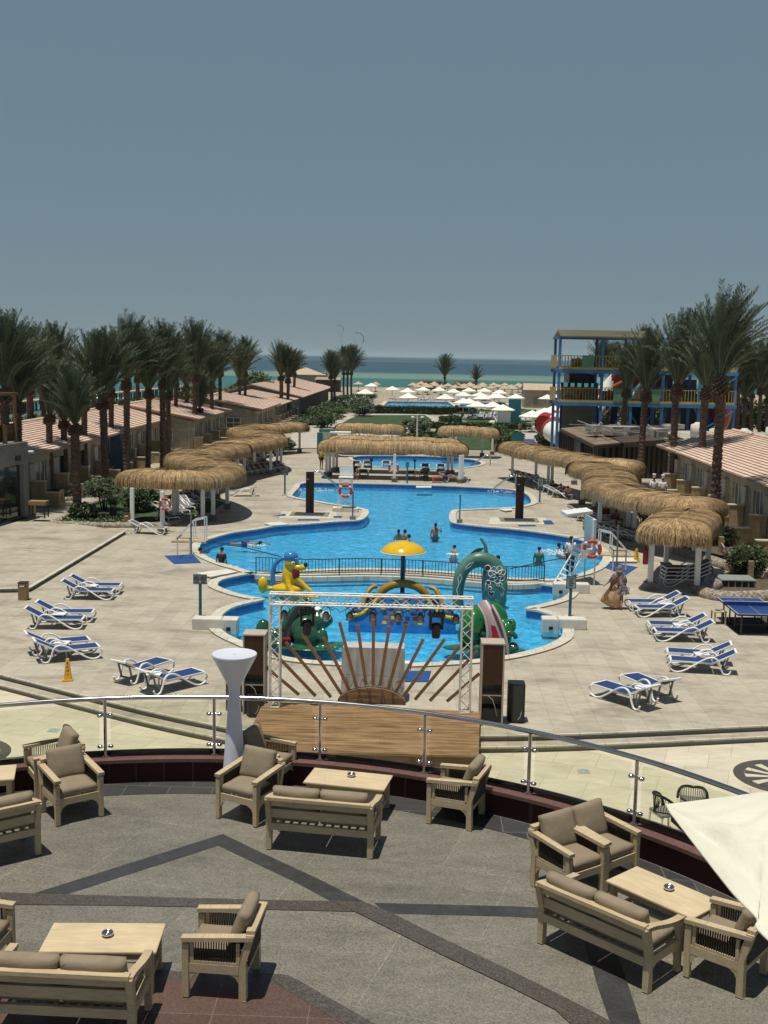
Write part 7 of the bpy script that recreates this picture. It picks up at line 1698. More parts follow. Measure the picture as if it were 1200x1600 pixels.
row4 = [(832,641,38),(855,629,26),(865,642,34),(851,644,36),(868,633,26)]
for nm, rw in (('back row of cream parasols beyond the far pool', row), ('second row of cream parasols by the far pool', row2), ('cluster of cream parasols right of the far lawn', row3), ('group of cream parasols beside the slide tower', row4)):
    for i, (x, y, w_) in enumerate(sorted(rw)): par(x, y, w_, '%s from the left in the %s' % (ORD[i], nm))
bp = make_parasol(3.1, 2.3, 1.0, 'palmshade', 'straw_parasol', 'twig', 10, 'x', 'straw beach parasols at the water edge', sag=.25); fb = 1
bl2 = [(560,600,16),(587,600,16),(471,600,15),(478,598,15)]+[(646+i*11+R2.uniform(-2, 2), 602+i*.45+R2.uniform(-1.2, 1.2), 15) for i in range(19)]+[(650+i*15+R2.uniform(-4, 4), 606+i*.5, 17) for i in range(13)]
for i, (x, y, w_) in enumerate(sorted(bl2)):
    Y = (318, 300, 284)[i % 3] if x > 620 else 300; c = Vector((PY(x, y, Y).x, Y, 0)); lb = '%s straw beach parasol from the left at the shore' % (ORD[i] if i < 30 else ORD[i-30]+' beyond the thirtieth'); k = max(.8, min(1.4, zat(x, y, Y)/3.3))
    if fb: bp.location = c; bp['label'] = lb; bp.scale = (1, 1, k); fb = 0
    else: dup(bp, c, i*.7, lb, scale=(1, 1, k))
# far loungers round the far pools (small, copied whole)
k = 0
for i in range(40):
    x = 612+i*5.6+R2.uniform(-2, 2); y = 626.5-R2.uniform(0, 2.5) if i < 30 else 660; c = P(x, y, 0)
    if x > 835: continue
    k += 1; dup(lgs, c, R2.uniform(1.2, 1.9), '%s lounger from the left in the row beyond the far pool' % (ORD[k-1] if k <= 30 else ORD[k-31]+' past thirty'), 'loungers round the far pools')
k = 0
for i in range(26):
    x, y = 712+(i % 13)*6.3+R2.uniform(-1, 1), 650+(i//13)*5+R2.uniform(-.6, .6); k += 1
    dup(lgs, P(x, y, 0), R2.uniform(1.0, 2.0), '%s pale lounger from the left, %s line, under the parasol cluster' % (ORD[i % 13], 'back' if i < 13 else 'front'), 'loungers under the parasol cluster')
for i in range(14):
    dup(lg, P(824+(i % 5)*7, 672-(i//5)*8, 0), R2.uniform(-.3, .3), '%s blue lounger from the left, rank %s, beside the slide tower' % (ORD[i % 5], ORD[i//5]), 'loungers by the slide tower')
# beach: low wind break
# ============================================================ ORGANIC SHAPES
def bake(o, name=None):
    dg = bpy.context.evaluated_depsgraph_get(); ev_ = o.evaluated_get(dg); me = bpy.data.meshes.new_from_object(ev_); o.modifiers.clear(); old = o.data; o.data = me
    for p_ in me.polygons: p_.use_smooth = True
    return o
def blob(mb, name, mt, parent, vox=.05, it=6):
    o = mb.build(name, mt, parent); r = o.modifiers.new('r', 'REMESH'); r.mode = 'VOXEL'; r.voxel_size = vox
    s = o.modifiers.new('s', 'SMOOTH'); s.iterations = it; s.factor = .5
    bpy.context.view_layer.update(); bake(o)
    if not o.data.materials: o.data.materials.append(M[mt] if isinstance(mt, str) else mt)
    return o
def caps(mb, pts, rr, n=10):
    for (a, ra), (b, rb) in zip(zip(pts, rr), list(zip(pts, rr))[1:]):
        a = Vector(a); b = Vector(b); k = max(2, int((b-a).length/(min(ra, rb)*.6)))
        mb.cyl(a, b, ra, rb, n)
    for a, ra in zip(pts, rr): mb.ell(a, ra, n, 6)
    return mb
# ---- mushroom fountain
c = PY(628.5, 930, 40.6); c.z = 0
mu = thing('mushroom_fountain', (c.x, 40.6, WZ), 0, 'yellow mushroom shaped water fountain on a navy pole in the children\'s pool', 'water fountain')
zr_m = zat(628, 862, 40.6)-WZ
m = MB(); m.cyl((0, 0, -.3), (0, 0, zr_m+.1), .085, n=16); m.build('pole', 'polenavy', mu)
m = MB(); m.lathe([(.80, 0), (.815, .01), (.78, .06), (.70, .16), (.56, .26), (.38, .335), (.2, .37), (.19, .385), (.16, .385), (.15, .36), (0, .355)], (0, 0, zr_m), 40)
m.lathe([(.80, 0), (.6, .03), (.085, .06)], (0, 0, zr_m), 40); m.build('cap', 'yellow', mu)
m = MB(); n = 44; m.tube([(.805*cos(2*pi*i/n), .805*sin(2*pi*i/n), zr_m+.005) for i in range(n)], .02, 6, closed=True); m.build('rim', 'white', mu)
# ---- castle slide
cx = PY(628, 986, 38.7).x
ca = thing('castle_slide', (cx, 38.75, WZ), 0, 'blue castle shaped water slide with painted windows and yellow arches in the children\'s pool', 'water slide')
W_ = 3.75
def arc_wall(x0, x1, zt_, y, th_, n=20):
    return None
m = MB(); out = []
prof = [(-1.87, .30), (-1.45, .36), (-1.1, .62), (-.8, .95), (-.45, 1.08), (0, 1.12), (.45, 1.08), (.8, .95), (1.1, .62), (1.45, .36), (1.87, .30)]
pf = smooth(prof, 4, False)
# front wall leaning back
lean = .55
def wy(z): return z*lean
vs = []
for x, zt_ in pf: vs += [(x, 0, -.3), (x, wy(zt_)*.55, zt_)]
m.add(vs, [(2*i, 2*i+2, 2*i+3, 2*i+1) for i in range(len(pf)-1)])
vs = []
for x, zt_ in pf: vs += [(x, wy(zt_)*.55, zt_), (x*.93, 2.0, min(zt_, .5)+.1)]
m.add(vs, [(2*i, 2*i+2, 2*i+3, 2*i+1) for i in range(len(pf)-1)])
m.box((0, 1.2, .1), (3.4, 1.6, .7)); m.build('front_wall', 'toyblue', ca, fix=True)
m = MB(); m.tube([(x, wy(z)*.55, z+.02) for x, z in pf if abs(x) > .75 and x < 0], .065, 8, sy=1.0); m.tube([(x, wy(z)*.55, z+.02) for x, z in pf if abs(x) > .75 and x > 0], .065, 8); m.build('yellow_edge', 'yellow', ca)
m = MB(); n = 24
for (r0, cx_, zz, yy, th0, th1, wd) in ((.88, 0, .62, 1.35, .12, pi-.12, .30),): m.tube([(cx_+r0*cos(th0+(th1-th0)*i/n), yy, zz+.62*r0*1.15*sin(th0+(th1-th0)*i/n)) for i in range(n+1)], .15, 10, sy=1.0)
m.build('arch', pm('ochre fibreglass', (.33, .19, .02), .35, .1, 2), ca)
for s in (-1, 1):
    m = MB(); m.tube(smooth([(s*.95, 1.2, 1.16), (s*1.15, 1.1, 1.10), (s*1.32, .9, .85), (s*1.4, .75, .6), (s*1.55, .6, .42)], 4, False), .085, 8); m.build('side_arch', bpy.data.materials['ochre fibreglass'], ca)
    m = MB(); pts = smooth([(s*1.0, 1.3, .85), (s*1.3, .95, .62), (s*1.65, .6, .40), (s*1.85, .25, .25)], 4, False); m.tube(pts, .16, 8, sy=.5); m.build('slide_chute', 'darkblue', ca)
R_ = random.Random(12); cols = ['yellow', 'darkred', 'polenavy', 'red', 'teal', 'orange', 'polenavy', 'yellow']
def onwall(x, z, w_, h, mt, arch=False):
    m = MB(); y = lambda zz: wy(1.0)*.55*zz/1.0*1.0
    zt_ = 1.05; f = lambda zz: max(0, (zz+.3)/(zt_+.3))*wy(zt_)*.55-.012
    pts = [(x-w_/2, z), (x+w_/2, z), (x+w_/2, z+h*.7), (x+w_/4, z+h*.95), (x, z+h), (x-w_/4, z+h*.95), (x-w_/2, z+h*.7)] if arch else [(x-w_/2, z), (x+w_/2, z), (x+w_/2, z+h), (x-w_/2, z+h)]
    if arch == 2: pts = [(x-w_/2, z), (x+w_/2, z), (x+w_*.35, z+h*.6), (x, z+h), (x-w_*.35, z+h*.6)]
    m.extrude([(a, f(b), b) for a, b in pts], (0, .02, 0)); m.build('painted_window', mt, ca)
for r_ in range(6):
    z = .02+r_*.165; half = .62 if r_ < 3 else .72
    for k in range(6):
        x = -half+2*half*k/5+(.06 if r_ % 2 else 0)
        if R_.random() < .9: onwall(x, z+.03, .15, .11, cols[(k*3+r_*5) % 8], arch=r_ % 2 == 0)
for x, h, mt in ((-.95, .55, 'darkred'), (-1.32, .38, 'yellow'), (-1.5, .3, 'polenavy'), (.98, .5, 'polenavy'), (1.25, .42, 'yellow'), (1.5, .3, 'polenavy'), (-1.7, .18, 'polenavy'), (1.72, .18, 'polenavy')): onwall(x, .0, .13, h, mt, 2)
# ---- green arch with flowers
c = PY(755, 944, 43.1); ap_ = thing('flower_arch', (PY(750,944,43.1).x, 43.2, WZ), 0, 'dark green apple shaped arch painted with a white flower, hearts and a leafy stalk', 'play sculpture')
m = MB(); pts = smooth([(-.83, -.05, -.3), (-.86, -.05, .3), (-.82, -.02, .8), (-.66, 0, 1.25), (-.30, 0, 1.58), (.12, 0, 1.62), (.5, .02, 1.38), (.62, .05, 1.0)], 4, False)
rr = [.23+.17*max(0, (i/len(pts)-.15)) for i in range(len(pts))]
for p_, r in zip(pts, rr): m.ell(p_, (r, .28+.10*r, r), 10, 8)
m.ell((.58, 0, .55), (.48, .42, .74), 20, 14); m.ell((.58, .05, .1), (.46, .44, .55), 20, 14); m.ell((.52, 0, 1.08), (.46, .38, .52), 20, 12); m.ell((.25, .35, .6), (.2, .2, .9), 12, 10)
ab = blob(m, 'body', 'teal', ap_, .045, 6)
m = MB(); m.tube([(.12, 0, 1.7), (.18, 0, 1.95), (.14, 0, 2.2), (-.0, 0, 2.42), (-.07, 0, 2.45)], .07, 8, rr=[.09, .075, .065, .055, .05]); m.build('stalk', 'teal', ap_)
m = MB(); n = 12; vs = []
for i in range(n+1):
    t = i/n; w_ = .17*sin(pi*t); x = .10-.62*t; z = 2.08-.34*t; vs += [(x, -.02, z+w_*.8), (x-.02, .05, z), (x, -.02, z-w_*.6)]
m.add(vs, [(3*i+j, 3*i+3+j, 3*i+4+j, 3*i+1+j) for i in range(n) for j in (0, 1)], 0, True); m.build('leaf', 'teal', ap_)
def surf(x, z):      # find the front surface of the body under (x, z)
    hit, loc, nr, _ = ab.ray_cast(Vector((x, -3, z)), Vector((0, 1, 0))); return (loc+Vector((0, -.012, 0))) if hit else Vector((x, -.3, z))
bpy.context.view_layer.update()
def paint(ptsxz, r, mt, closed=False, name='painted_line'): m = MB(); m.tube([surf(x, z) for x, z in ptsxz], r, 5, closed=closed, sy=.6); m.build(name, mt, ap_)
for k in range(7):
    a = 2*pi*k/7+.3; L_ = .34
    lp = []
    for i in range(15):
        t = 2*pi*i/15; u = L_*.5*(1-cos(t)); v = .10*sin(t)*(1.2 if True else 1); lp.append((.60+u*cos(a)-v*sin(a), 1.12+u*sin(a)-v*cos(a)*-1))
    paint(lp, .018, 'white', True, 'petal')
def dot(x, z, r, mt='darkred', ring=True):
    p_ = surf(x, z); m = MB(); m.ell(p_, (r, .03, r), 14, 8); m.build('painted_dot', mt, ap_)
    if ring: n = 18; paint([(x+r*1.15*cos(2*pi*i/n), z+r*1.15*sin(2*pi*i/n)) for i in range(n)], .018, 'white', True, 'dot_ring')
dot(.60, 1.12, .075, 'darkred', False); dot(.24, 1.36, .10); dot(.28, .80, .08); dot(.34, .60, .055, 'polenavy'); dot(.74, .76, .05, 'polenavy')
hp = [(.40+.11*(16*sin(t)**3)/16, .38+.11*(13*cos(t)-5*cos(2*t)-2*cos(3*t)-cos(4*t))/14) for t in [2*pi*i/24 for i in range(24)]]
m = MB(); q = [surf(x, z) for x, z in hp]; cq = surf(.40, .36); m.add([cq+Vector((0, -.02, 0))]+q, [(0, 1+i, 1+(i+1) % 24) for i in range(24)]); m.build('painted_heart', 'darkred', ap_); paint(hp, .012, 'white', True, 'heart_outline')
paint([(.1, .1), (.12, .35), (.2, .5), (.17, .75)], .017, 'white'); paint([(.5, .85), (.62, .7), (.78, .68), (.9, .55), (.85, .35), (.75, .3), (.78, .42)], .017, 'white'); paint([(-.85, .2), (-.92, .5), (-.84, .7), (-.88, .95), (-.78, 1.1), (-.74, .95), (-.80, .75)], .017, 'white'); paint([(-.62, 1.35), (-.45, 1.52), (-.3, 1.6), (-.42, 1.42), (-.62, 1.28)], .017, 'white')
# ---- frogs
def eyeball(parent, c, r, d):
    m = MB(); m.ell(c, r, 16, 12); e = m.build('eyeball', 'white', parent); m = MB(); q = Vector(c)+Vector(d).normalized()*r*.75; m.ell(q, r*.42, 12, 8); m.build('pupil', 'black', e)
fz = PY(470, 1022, 35.8); fa = thing('frog_slide', (fz.x, 35.9, WZ), 0, 'dark green frog water slide with a bulging white eye, left of the stage truss', 'water slide', 'frog water slides')
m = MB()
m.ell((.15, 0, .45), (.62, .50, .58), 20, 14); m.ell((.55, -.05, .82), (.42, .38, .33), 18, 12); m.ell((.80, -.05, .84), (.24, .30, .20), 14, 10); m.ell((.0, .35, .7), (.6, .35, .55), 16, 12); m.ell((.52, -.05, 1.0), (.2, .25, .2), 12, 10)
m.ell((.20, -.42, .35), (.42, .22, .45), 18, 12); m.ell((.75, -.40, .28), (.16, .15, .38), 12, 10); m.ell((.78, -.5, .02), (.3, .22, .10), 12, 8); m.ell((.0, -.5, .0), (.45, .25, .10), 12, 8)
caps(m, [(-.5, .3, .5), (-.1, .35, 1.05), (.2, .3, 1.38)], [.25, .22, .14])
blob(m, 'body', 'frog', fa, .05, 5)
m = MB(); m.ell((-1.25, .1, .38), (.26, .24, .42), 18, 12); m.ell((-.85, .1, .15), (.35, .3, .35), 14, 10); m.ell((-.7, -.2, .05), (.4, .3, .16), 14, 10); blob(m, 'hind_leg', 'frog', fa, .05, 5)
m = MB(); pts = smooth([(.25, .15, 1.30), (-.1, .1, 1.05), (-.35, .0, .6), (-.45, -.25, .15)], 4, False); m.tube(pts, .30, 12, sy=.55); m.build('slide_tongue', 'black', fa)
m = MB()
for k in range(4): m.box((-.44, -.42-.05*k, .10+.075*k), (.30, .08, .05))
m.build('steps', 'red', fa)
eyeball(fa, (.80, -.26, 1.02), .18, (.6, -.7, .15)); eyeball(fa, (.52, .02, 1.12), .15, (.6, -.6, .2))
m = MB(); m.ell((1.15, -.25, .09), (.45, .4, .035), 20, 6); m.ell((.3, -.75, .08), (1.0, .3, .03), 20, 6); m.build('lily_pad', 'frog', fa)
fz = PY(760, 1024, 35.9); fb_ = thing('frog_slide', (fz.x-.02, 36.0, WZ), 0, 'bright green spotted frog water slide with a red chute behind the right speaker cabinet', 'water slide', 'frog water slides')
m = MB(); m.ell((-.42, -.05, .76), (.44, .62, .66), 20, 14); m.ell((.15, .45, .80), (.60, .40, .66), 18, 12); m.ell((-.62, -.05, .45), (.32, .35, .42), 14, 10); m.ell((.62, .15, .45), (.24, .4, .48), 14, 12); m.ell((.82, .1, .75), (.15, .18, .26), 12, 8); blob(m, 'body', 'frog2', fb_, .05, 5)
m = MB(); stn = smooth([(-.30, .16, -.02, 1.44), (-.10, .34, -.34, 1.16), (-.01, .50, -.58, .78), (.0, .60, -.74, .42), (.02, .66, -.84, .02)], 4, False); vs = []
for xl_, xr_, y_, z_ in stn:
    for q in range(9): t = q/8; vs.append((xl_+(xr_-xl_)*t, y_+.30*sin(pi*t)**.7, z_+.10*sin(pi*t)))
m.add(vs, [(9*i+j, 9*i+9+j, 9*i+10+j, 9*i+1+j) for i in range(len(stn)-1) for j in range(8)], 0, True); m.tube([(x, y-.01, z) for x, _, y, z in stn], .05, 8); m.tube([(x, y-.01, z) for _, x, y, z in stn], .05, 8); m.build('mouth_lining', 'mouth', fb_)
m = MB(); m.extrude([(.03, -.33, .84), (.26, -.30, .80), (.56, -.66, .02), (.10, -.66, .02)], (0, -.04, .03)); m.build('red_chute', 'darkred', fb_)
m = MB()
for (x, y, z) in ((-.20, -.5, .42), (.72, -.45, .45)): m.tube([(x+.2*cos(t), y, z+.2*sin(t)) for t in [k*.35 for k in range(14)]], .085, 8)
m.ell((-.3, -.45, .12), (.32, .25, .16), 12, 8); m.ell((.85, -.3, .1), (.2, .3, .22), 12, 8); blob(m, 'front_leg', 'frog', fb_, .045, 3)
m = MB(); m.ell((-.75, -.3, .08), (.65, .42, .035), 20, 6); m.ell((.9, -.35, .07), (.35, .25, .03), 20, 6); m.build('lily_pad', 'frog', fb_)
# ---- yellow dog slide
dz = PY(450, 932, 44.0); dg_ = thing('dog_slide', (dz.x, 44.0, WZ), 0, 'yellow dog shaped water slide with a blue cap and a blue arch behind it', 'water slide')
m = MB(); m.ell((.05, 0, .62), (.30, .26, .50), 16, 12); m.ell((.10, -.02, 1.20), (.25, .25, .32), 16, 12); m.ell((.42, -.08, 1.02), (.32, .18, .15), 16, 12); caps(m, [(.2, -.1, .75), (.55, -.2, .45), (.95, -.35, .12)], [.13, .10, .08]); caps(m, [(-.02, -.12, .7), (.05, -.3, .35), (.25, -.5, .05)], [.13, .11, .1]); m.ell((.0, .0, .15), (.7, .4, .22), 16, 8); caps(m, [(-.1, 0, .75), (-.14, -.05, 1.0)], [.09, .05])
blob(m, 'body', 'yellow', dg_, .04, 4)
m = MB(); m.ell((.10, 0, 1.43), (.29, .28, .24), 20, 12); m.ell((.30, -.03, 1.38), (.25, .2, .045), 16, 6); m.build('cap', 'capblue', dg_)
m = MB(); m.ell((.70, -.1, 1.14), (.085, .08, .10), 12, 8); m.build('nose', 'black', dg_); m = MB(); m.ell((.32, -.18, .78), (.16, .10, .24), 14, 10); m.build('mouth', 'darkred', dg_); eyeball(dg_, (.20, -.19, 1.22), .085, (.3, -1, 0))
m = MB(); m.tube(smooth([(.0, .12, 1.28), (-.25, .12, 1.33), (-.52, .1, 1.10), (-.62, .08, .70), (-.55, .05, .2), (-.5, .0, -.1)], 5, False), .09, 10); m.build('blue_arch', 'capblue', dg_)
m = MB(); m.ell((-1.0, 0, .28), (.20, .18, .34), 14, 10); caps(m, [(-1.0, 0, .1), (-.6, 0, .15)], [.12, .08]); blob(m, 'foot', 'yellow', dg_, .04, 3)
m = MB(); m.box((-.25, .25, .35), (.7, .5, .06)); m.box((-.25, .25, .1), (.6, .45, .4)); m.build('seat_step', 'plaster', dg_); m = MB(); m.tube([(.0, -.4, .04), (.6, -.6, .02), (1.3, -.7, .0)], .2, 10, sy=.35); m.build('splash_chute', 'yellow', dg_)

# ============================================================ PEOPLE
def skinmesh(name, verts, edges, radii, mt, parent, sub=1, root=0):
    me = bpy.data.meshes.new(name); me.from_pydata([tuple(v) for v in verts], edges, []); o = bpy.data.objects.new(name, me); col.objects.link(o)
    o.modifiers.new('skin', 'SKIN')
    if not me.skin_vertices:
        bm = bmesh.new(); bm.from_mesh(me); bm.verts.layers.skin.verify(); bm.to_mesh(me); bm.free()
    for i, r in enumerate(radii): sv = me.skin_vertices[0].data[i]; sv.radius = r if isinstance(r, tuple) else (r, r); sv.use_root = (i == root)
    s = o.modifiers.new('sub', 'SUBSURF'); s.levels = sub; s.render_levels = sub
    bpy.context.view_layer.update(); bake(o)
    o.data.materials.clear(); o.data.materials.append(M[mt]); o.parent = parent; return o
def person(loc, rz, label, pose='stand', skin='skin', top=None, bottom='clothblue', hair='hair', h=1.72, arms=None, hat=False, cat='person', sleeves=.5, longp=False, group=None, wl=None):
    r = thing('person', loc, rz, label, cat, group); k = h/1.72
    J = dict(pel=(0, 0, .95), sp=(0, -.01, 1.12), ch=(0, 0, 1.32), nk=(0, .01, 1.47), hb=(0, -.005, 1.54), hm=(0, -.015, 1.62), ht=(0, 0, 1.69),
             sl=(.17, 0, 1.41), sr=(-.17, 0, 1.41), el=(.24, .03, 1.13), er=(-.24, .03, 1.13), wl=(.25, -.06, .89), wr=(-.25, -.06, .89),
             hl=(.09, 0, .90), hr=(-.09, 0, .90), kl=(.10, -.03, .50), kr=(-.10, -.01, .50), al=(.10, .02, .08), ar=(-.10, .03, .08), tl=(.11, -.14, .03), tr=(-.11, -.13, .03))
    if pose == 'walk': J.update(kl=(.09, -.14, .52), al=(.09, -.16, .09), tl=(.09, -.31, .06), kr=(-.09, .08, .50), ar=(-.09, .30, .14), tr=(-.09, .20, .04), el=(.25, .12, 1.15), er=(-.25, -.06, 1.14), wl=(.25, .02, .92), wr=(-.25, -.22, .97))
    if pose == 'recline':
        J = dict(pel=(0, 0, .45), sp=(0, .16, .52), ch=(0, .32, .64), nk=(0, .42, .74), hb=(0, .46, .79), hm=(0, .50, .84), ht=(0, .55, .90),
                 sl=(.17, .38, .70), sr=(-.17, .38, .70), el=(.26, .20, .55), er=(-.26, .20, .55), wl=(.20, -.02, .52), wr=(-.20, -.02, .52),
                 hl=(.09, -.05, .45), hr=(-.09, -.05, .45), kl=(.12, -.45, .56), kr=(-.12, -.48, .47), al=(.12, -.85, .44), ar=(-.12, -.9, .42), tl=(.13, -.9, .54), tr=(-.13, -.95, .52))
    if pose == 'sit':
        J.update({n: (v[0], v[1], v[2]-.45) for n, v in J.items()}); J.update(kl=(.12, -.44, .50), kr=(-.12, -.44, .50), al=(.12, -.42, .08), ar=(-.12, -.40, .08), tl=(.12, -.56, .03), tr=(-.12, -.54, .03), el=(.25, -.10, .72), er=(-.25, -.10, .72), wl=(.16, -.34, .68), wr=(-.16, -.34, .68))
    if pose == 'swim':
        J = dict(pel=(0, .5, 0), sp=(0, .3, .02), ch=(0, .1, .04), nk=(0, -.04, .07), hb=(0, -.1, .1), hm=(0, -.17, .13), ht=(0, -.22, .19),
                 sl=(.17, .03, .04), sr=(-.17, .03, .04), el=(.28, -.25, .12), er=(-.30, .1, -.05), wl=(.25, -.5, .06), wr=(-.35, -.15, -.08),
                 hl=(.09, .55, 0), hr=(-.09, .55, 0), kl=(.12, .95, -.05), kr=(-.12, .95, .03), al=(.12, 1.3, .02), ar=(-.14, 1.3, -.04), tl=(.12, 1.42, .0), tr=(-.14, 1.42, -.06))
    if arms: J.update(arms)
    V_ = []; E_ = []; R_ = []; idx = {}
    rad = dict(pel=(.15, .11), sp=(.125, .095), ch=(.155, .11), nk=.058, hb=.062, hm=(.078, .094), ht=.06, sl=.062, sr=.062, el=.042, er=.042, wl=.027, wr=.027, hl=.09, hr=.09, kl=.057, kr=.057, al=.038, ar=.038, tl=.032, tr=.032)
    for n, v in J.items(): idx[n] = len(V_); V_.append(Vector(v)*k); q = rad[n]; R_.append(tuple(x*k for x in q) if isinstance(q, tuple) else q*k)
    for a, b in (('pel', 'sp'), ('sp', 'ch'), ('ch', 'nk'), ('nk', 'hb'), ('hb', 'hm'), ('hm', 'ht'), ('ch', 'sl'), ('ch', 'sr'), ('sl', 'el'), ('sr', 'er'), ('el', 'wl'), ('er', 'wr'), ('pel', 'hl'), ('pel', 'hr'), ('hl', 'kl'), ('hr', 'kr'), ('kl', 'al'), ('kr', 'ar'), ('al', 'tl'), ('ar', 'tr')): E_.append((idx[a], idx[b]))
    nz = len(V_); V_.append((Vector(J['hm'])+(Vector(J['hm'])-Vector(J['ht'])).cross(Vector((1, 0, 0))).normalized()*.105)*k); R_.append(.014*k); E_.append((idx['hm'], nz))
    for s, wn, en in ((1, 'wl', 'el'), (-1, 'wr', 'er')):
        wv = Vector(J[wn]); d = (wv-Vector(J[en])).normalized(); sd_ = d.cross(Vector((0, 1, 0))); sd_ = sd_.normalized() if sd_.length > .1 else Vector((1, 0, 0)); sd_ = d.cross(sd_).normalized()
        pi_ = len(V_); V_.append((wv+d*.06)*k); R_.append((.034*k, .017*k)); E_.append((idx[wn], pi_))
        for f in range(4):
            o_ = sd_*(-.027+.018*f); L_ = (.068, .078, .074, .058)[f]; a = len(V_); V_.append((wv+d*.10+o_)*k); V_.append((wv+d*(.10+L_*.6)+o_*1.15+Vector((0, -.012, 0)))*k); V_.append((wv+d*(.10+L_)+o_*1.15+Vector((0, -.03, 0)))*k); R_ += [.009*k, .008*k, .007*k]; E_ += [(pi_, a), (a, a+1), (a+1, a+2)]
        a = len(V_); V_.append((wv+d*.05-sd_*.04)*k); V_.append((wv+d*.085-sd_*.055)*k); R_ += [.010*k, .008*k]; E_ += [(pi_, a), (a, a+1)]
    skinmesh('body', V_, E_, R_, skin, r, 1)
    def cloth(name, names, edges, mul, mt, extra={}):
        vv = [Vector(extra.get(n, J[n.split('.')[0]]))*k for n in names]; rr_ = []
        for n in names: q = rad[n.split('.')[0]]; q = q if isinstance(q, tuple) else (q, q); rr_.append((q[0]*mul*k+.008, q[1]*mul*k+.008))
        skinmesh(name, vv, [(names.index(a), names.index(b)) for a, b in edges], rr_, mt, r, 1)
    mid = lambda a, b, t: tuple(Vector(J[a]).lerp(Vector(J[b]), t))
    if top: cloth('shirt', ['pel', 'sp', 'ch', 'sl', 'sr', 'el.1', 'er.1', 'nk.1'], [('pel', 'sp'), ('sp', 'ch'), ('ch', 'sl'), ('ch', 'sr'), ('sl', 'el.1'), ('sr', 'er.1'), ('ch', 'nk.1')], 1.13, top, {'el.1': mid('sl', 'el', sleeves*1.6 if sleeves < .6 else 1), 'er.1': mid('sr', 'er', sleeves*1.6 if sleeves < .6 else 1), 'nk.1': mid('ch', 'nk', .5)})
    if bottom:
        t = 1.0 if longp else .55; nm = ['pel', 'hl', 'hr', 'kl.1', 'kr.1']; ex = {'kl.1': mid('hl', 'kl', t), 'kr.1': mid('hr', 'kr', t)}; ed = [('pel', 'hl'), ('pel', 'hr'), ('hl', 'kl.1'), ('hr', 'kr.1')]
        if longp: nm += ['al', 'ar']; ed += [('kl.1', 'al'), ('kr.1', 'ar')]
        cloth('trousers' if longp else 'shorts', nm, ed, 1.16, bottom, ex)
    m = MB(); hm = Vector(J['hm'])*k; ht = Vector(J['ht'])*k; up_d = (ht-Vector(J['hb'])*k).normalized(); fw_ = up_d.cross(Vector((1, 0, 0))).normalized()
    m.ell(hm+up_d*.035*k-fw_*-.0-(-fw_)*.012*k*-1, (.088*k, .102*k, .088*k), 12, 8); m.v = [v for v in m.v]
    hb = MB(); cen = hm+up_d*.04*k-fw_*.018*k; hb.ell(cen, (.085*k, .10*k, .085*k), 12, 8); hb.ell(cen-fw_*.03*k-up_d*.05*k, (.075*k, .07*k, .07*k), 10, 6); hb.build('hair', hair, r)
    if hat:
        q = MB(); q.lathe([(.095, 0), (.095, .06), (.09, .10), (.115, .17), (.12, .24), (.0, .26)], (hm.x, hm.y, hm.z+.06), 16); q.build('chef_hat', 'clothwhite', r)
    return r
def pw(px, py, wl, rz, label, **kw):      # someone standing in the water, wl = body height under the surface
    c = P(px, py, WZ); c.z = WZ-wl-.14; return person(c, rz, label, **kw)
GW = 'bathers in the big pool'
up_arm = dict(el=(.30, -.15, 1.25), wl=(.22, -.30, 1.42))
pw(622.5,832,1.42,.4,'bather with dark hair, farthest of the three close together, in up to the neck',group=GW); pw(632,836,1.30,2.4,'bather in the middle of the group of three close together',group=GW); pw(638,846,1.22,1.2,'bather just behind the yellow mushroom',group=GW,skin='skinpale')
pw(680,835,.98,.3,'bather standing waist deep with raised hands right of the mushroom',arms=up_arm,group=GW,bottom='clothdark'); pw(709,865,.95,2.2,'boy seen from behind standing waist deep left of the apple arch',group=GW,skin='skinpale',h=1.5)
pw(777,879,1.25,1.6,'dark haired bather behind the flowered apple arch',group=GW); pw(842,870,1.12,2.9,'bather in a green shirt near the right end of the pool',top='clothgreen',group=GW)
pw(874,859,1.25,-1.2,'splashing bather, left of the two by the right edge',group=GW); pw(883,862,1.28,-1.0,'splashing bather, right of the two by the right edge',group=GW)
pw(346,884,.75,2.8,'person in a navy top bending at the left pool steps',top='clothdark',group=GW); pw(314,870,1.15,-1.4,'dark haired bather holding on to the left pool wall',group=GW)
c = P(400,851,WZ); c.z = WZ-.02; person(c, 1.4, 'swimmer stretched out at the left of the big pool', pose='swim', group=GW, top=None)
# splashes
for (x, y, r_) in ((868,861,.9),(880,866,.8),(345,886,.8),(706,866,.35),(402,852,.5),(800,768,1.8),(492,765,1.6)):
    c = P(x, y, WZ+.01); R_ = random.Random(x); m = MB()
    for i in range(90 if r_ > .6 else 40): a = R_.random()*6.28; q = R_.random()**.5*r_; m.ell((q*cos(a), q*sin(a)*.6, 0), (.02+.05*R_.random(), .02+.03*R_.random(), .012+.02*R_.random()*(2 if r_ < 1 else 1)), 5, 3)
    o = m.build('foam', 'white'); o.location = c; tag(o, 'white foam on the pool water', 'foam', kind='stuff')
person(P(890,901,0), .15, 'person in a white vest and black trousers standing behind the lifeguard ladder', top='clothwhite', bottom='clothdark', longp=True, h=1.75)
person(PY(1021,800,73)*1.0 if False else Vector((PY(1021,770,74).x, 74, 0)), pi-.2, 'chef in white with a tall hat, left of two', top='clothwhite', bottom='clothdark', longp=True, hat=True, group='chefs walking away', sleeves=.7, pose='walk', h=1.78)
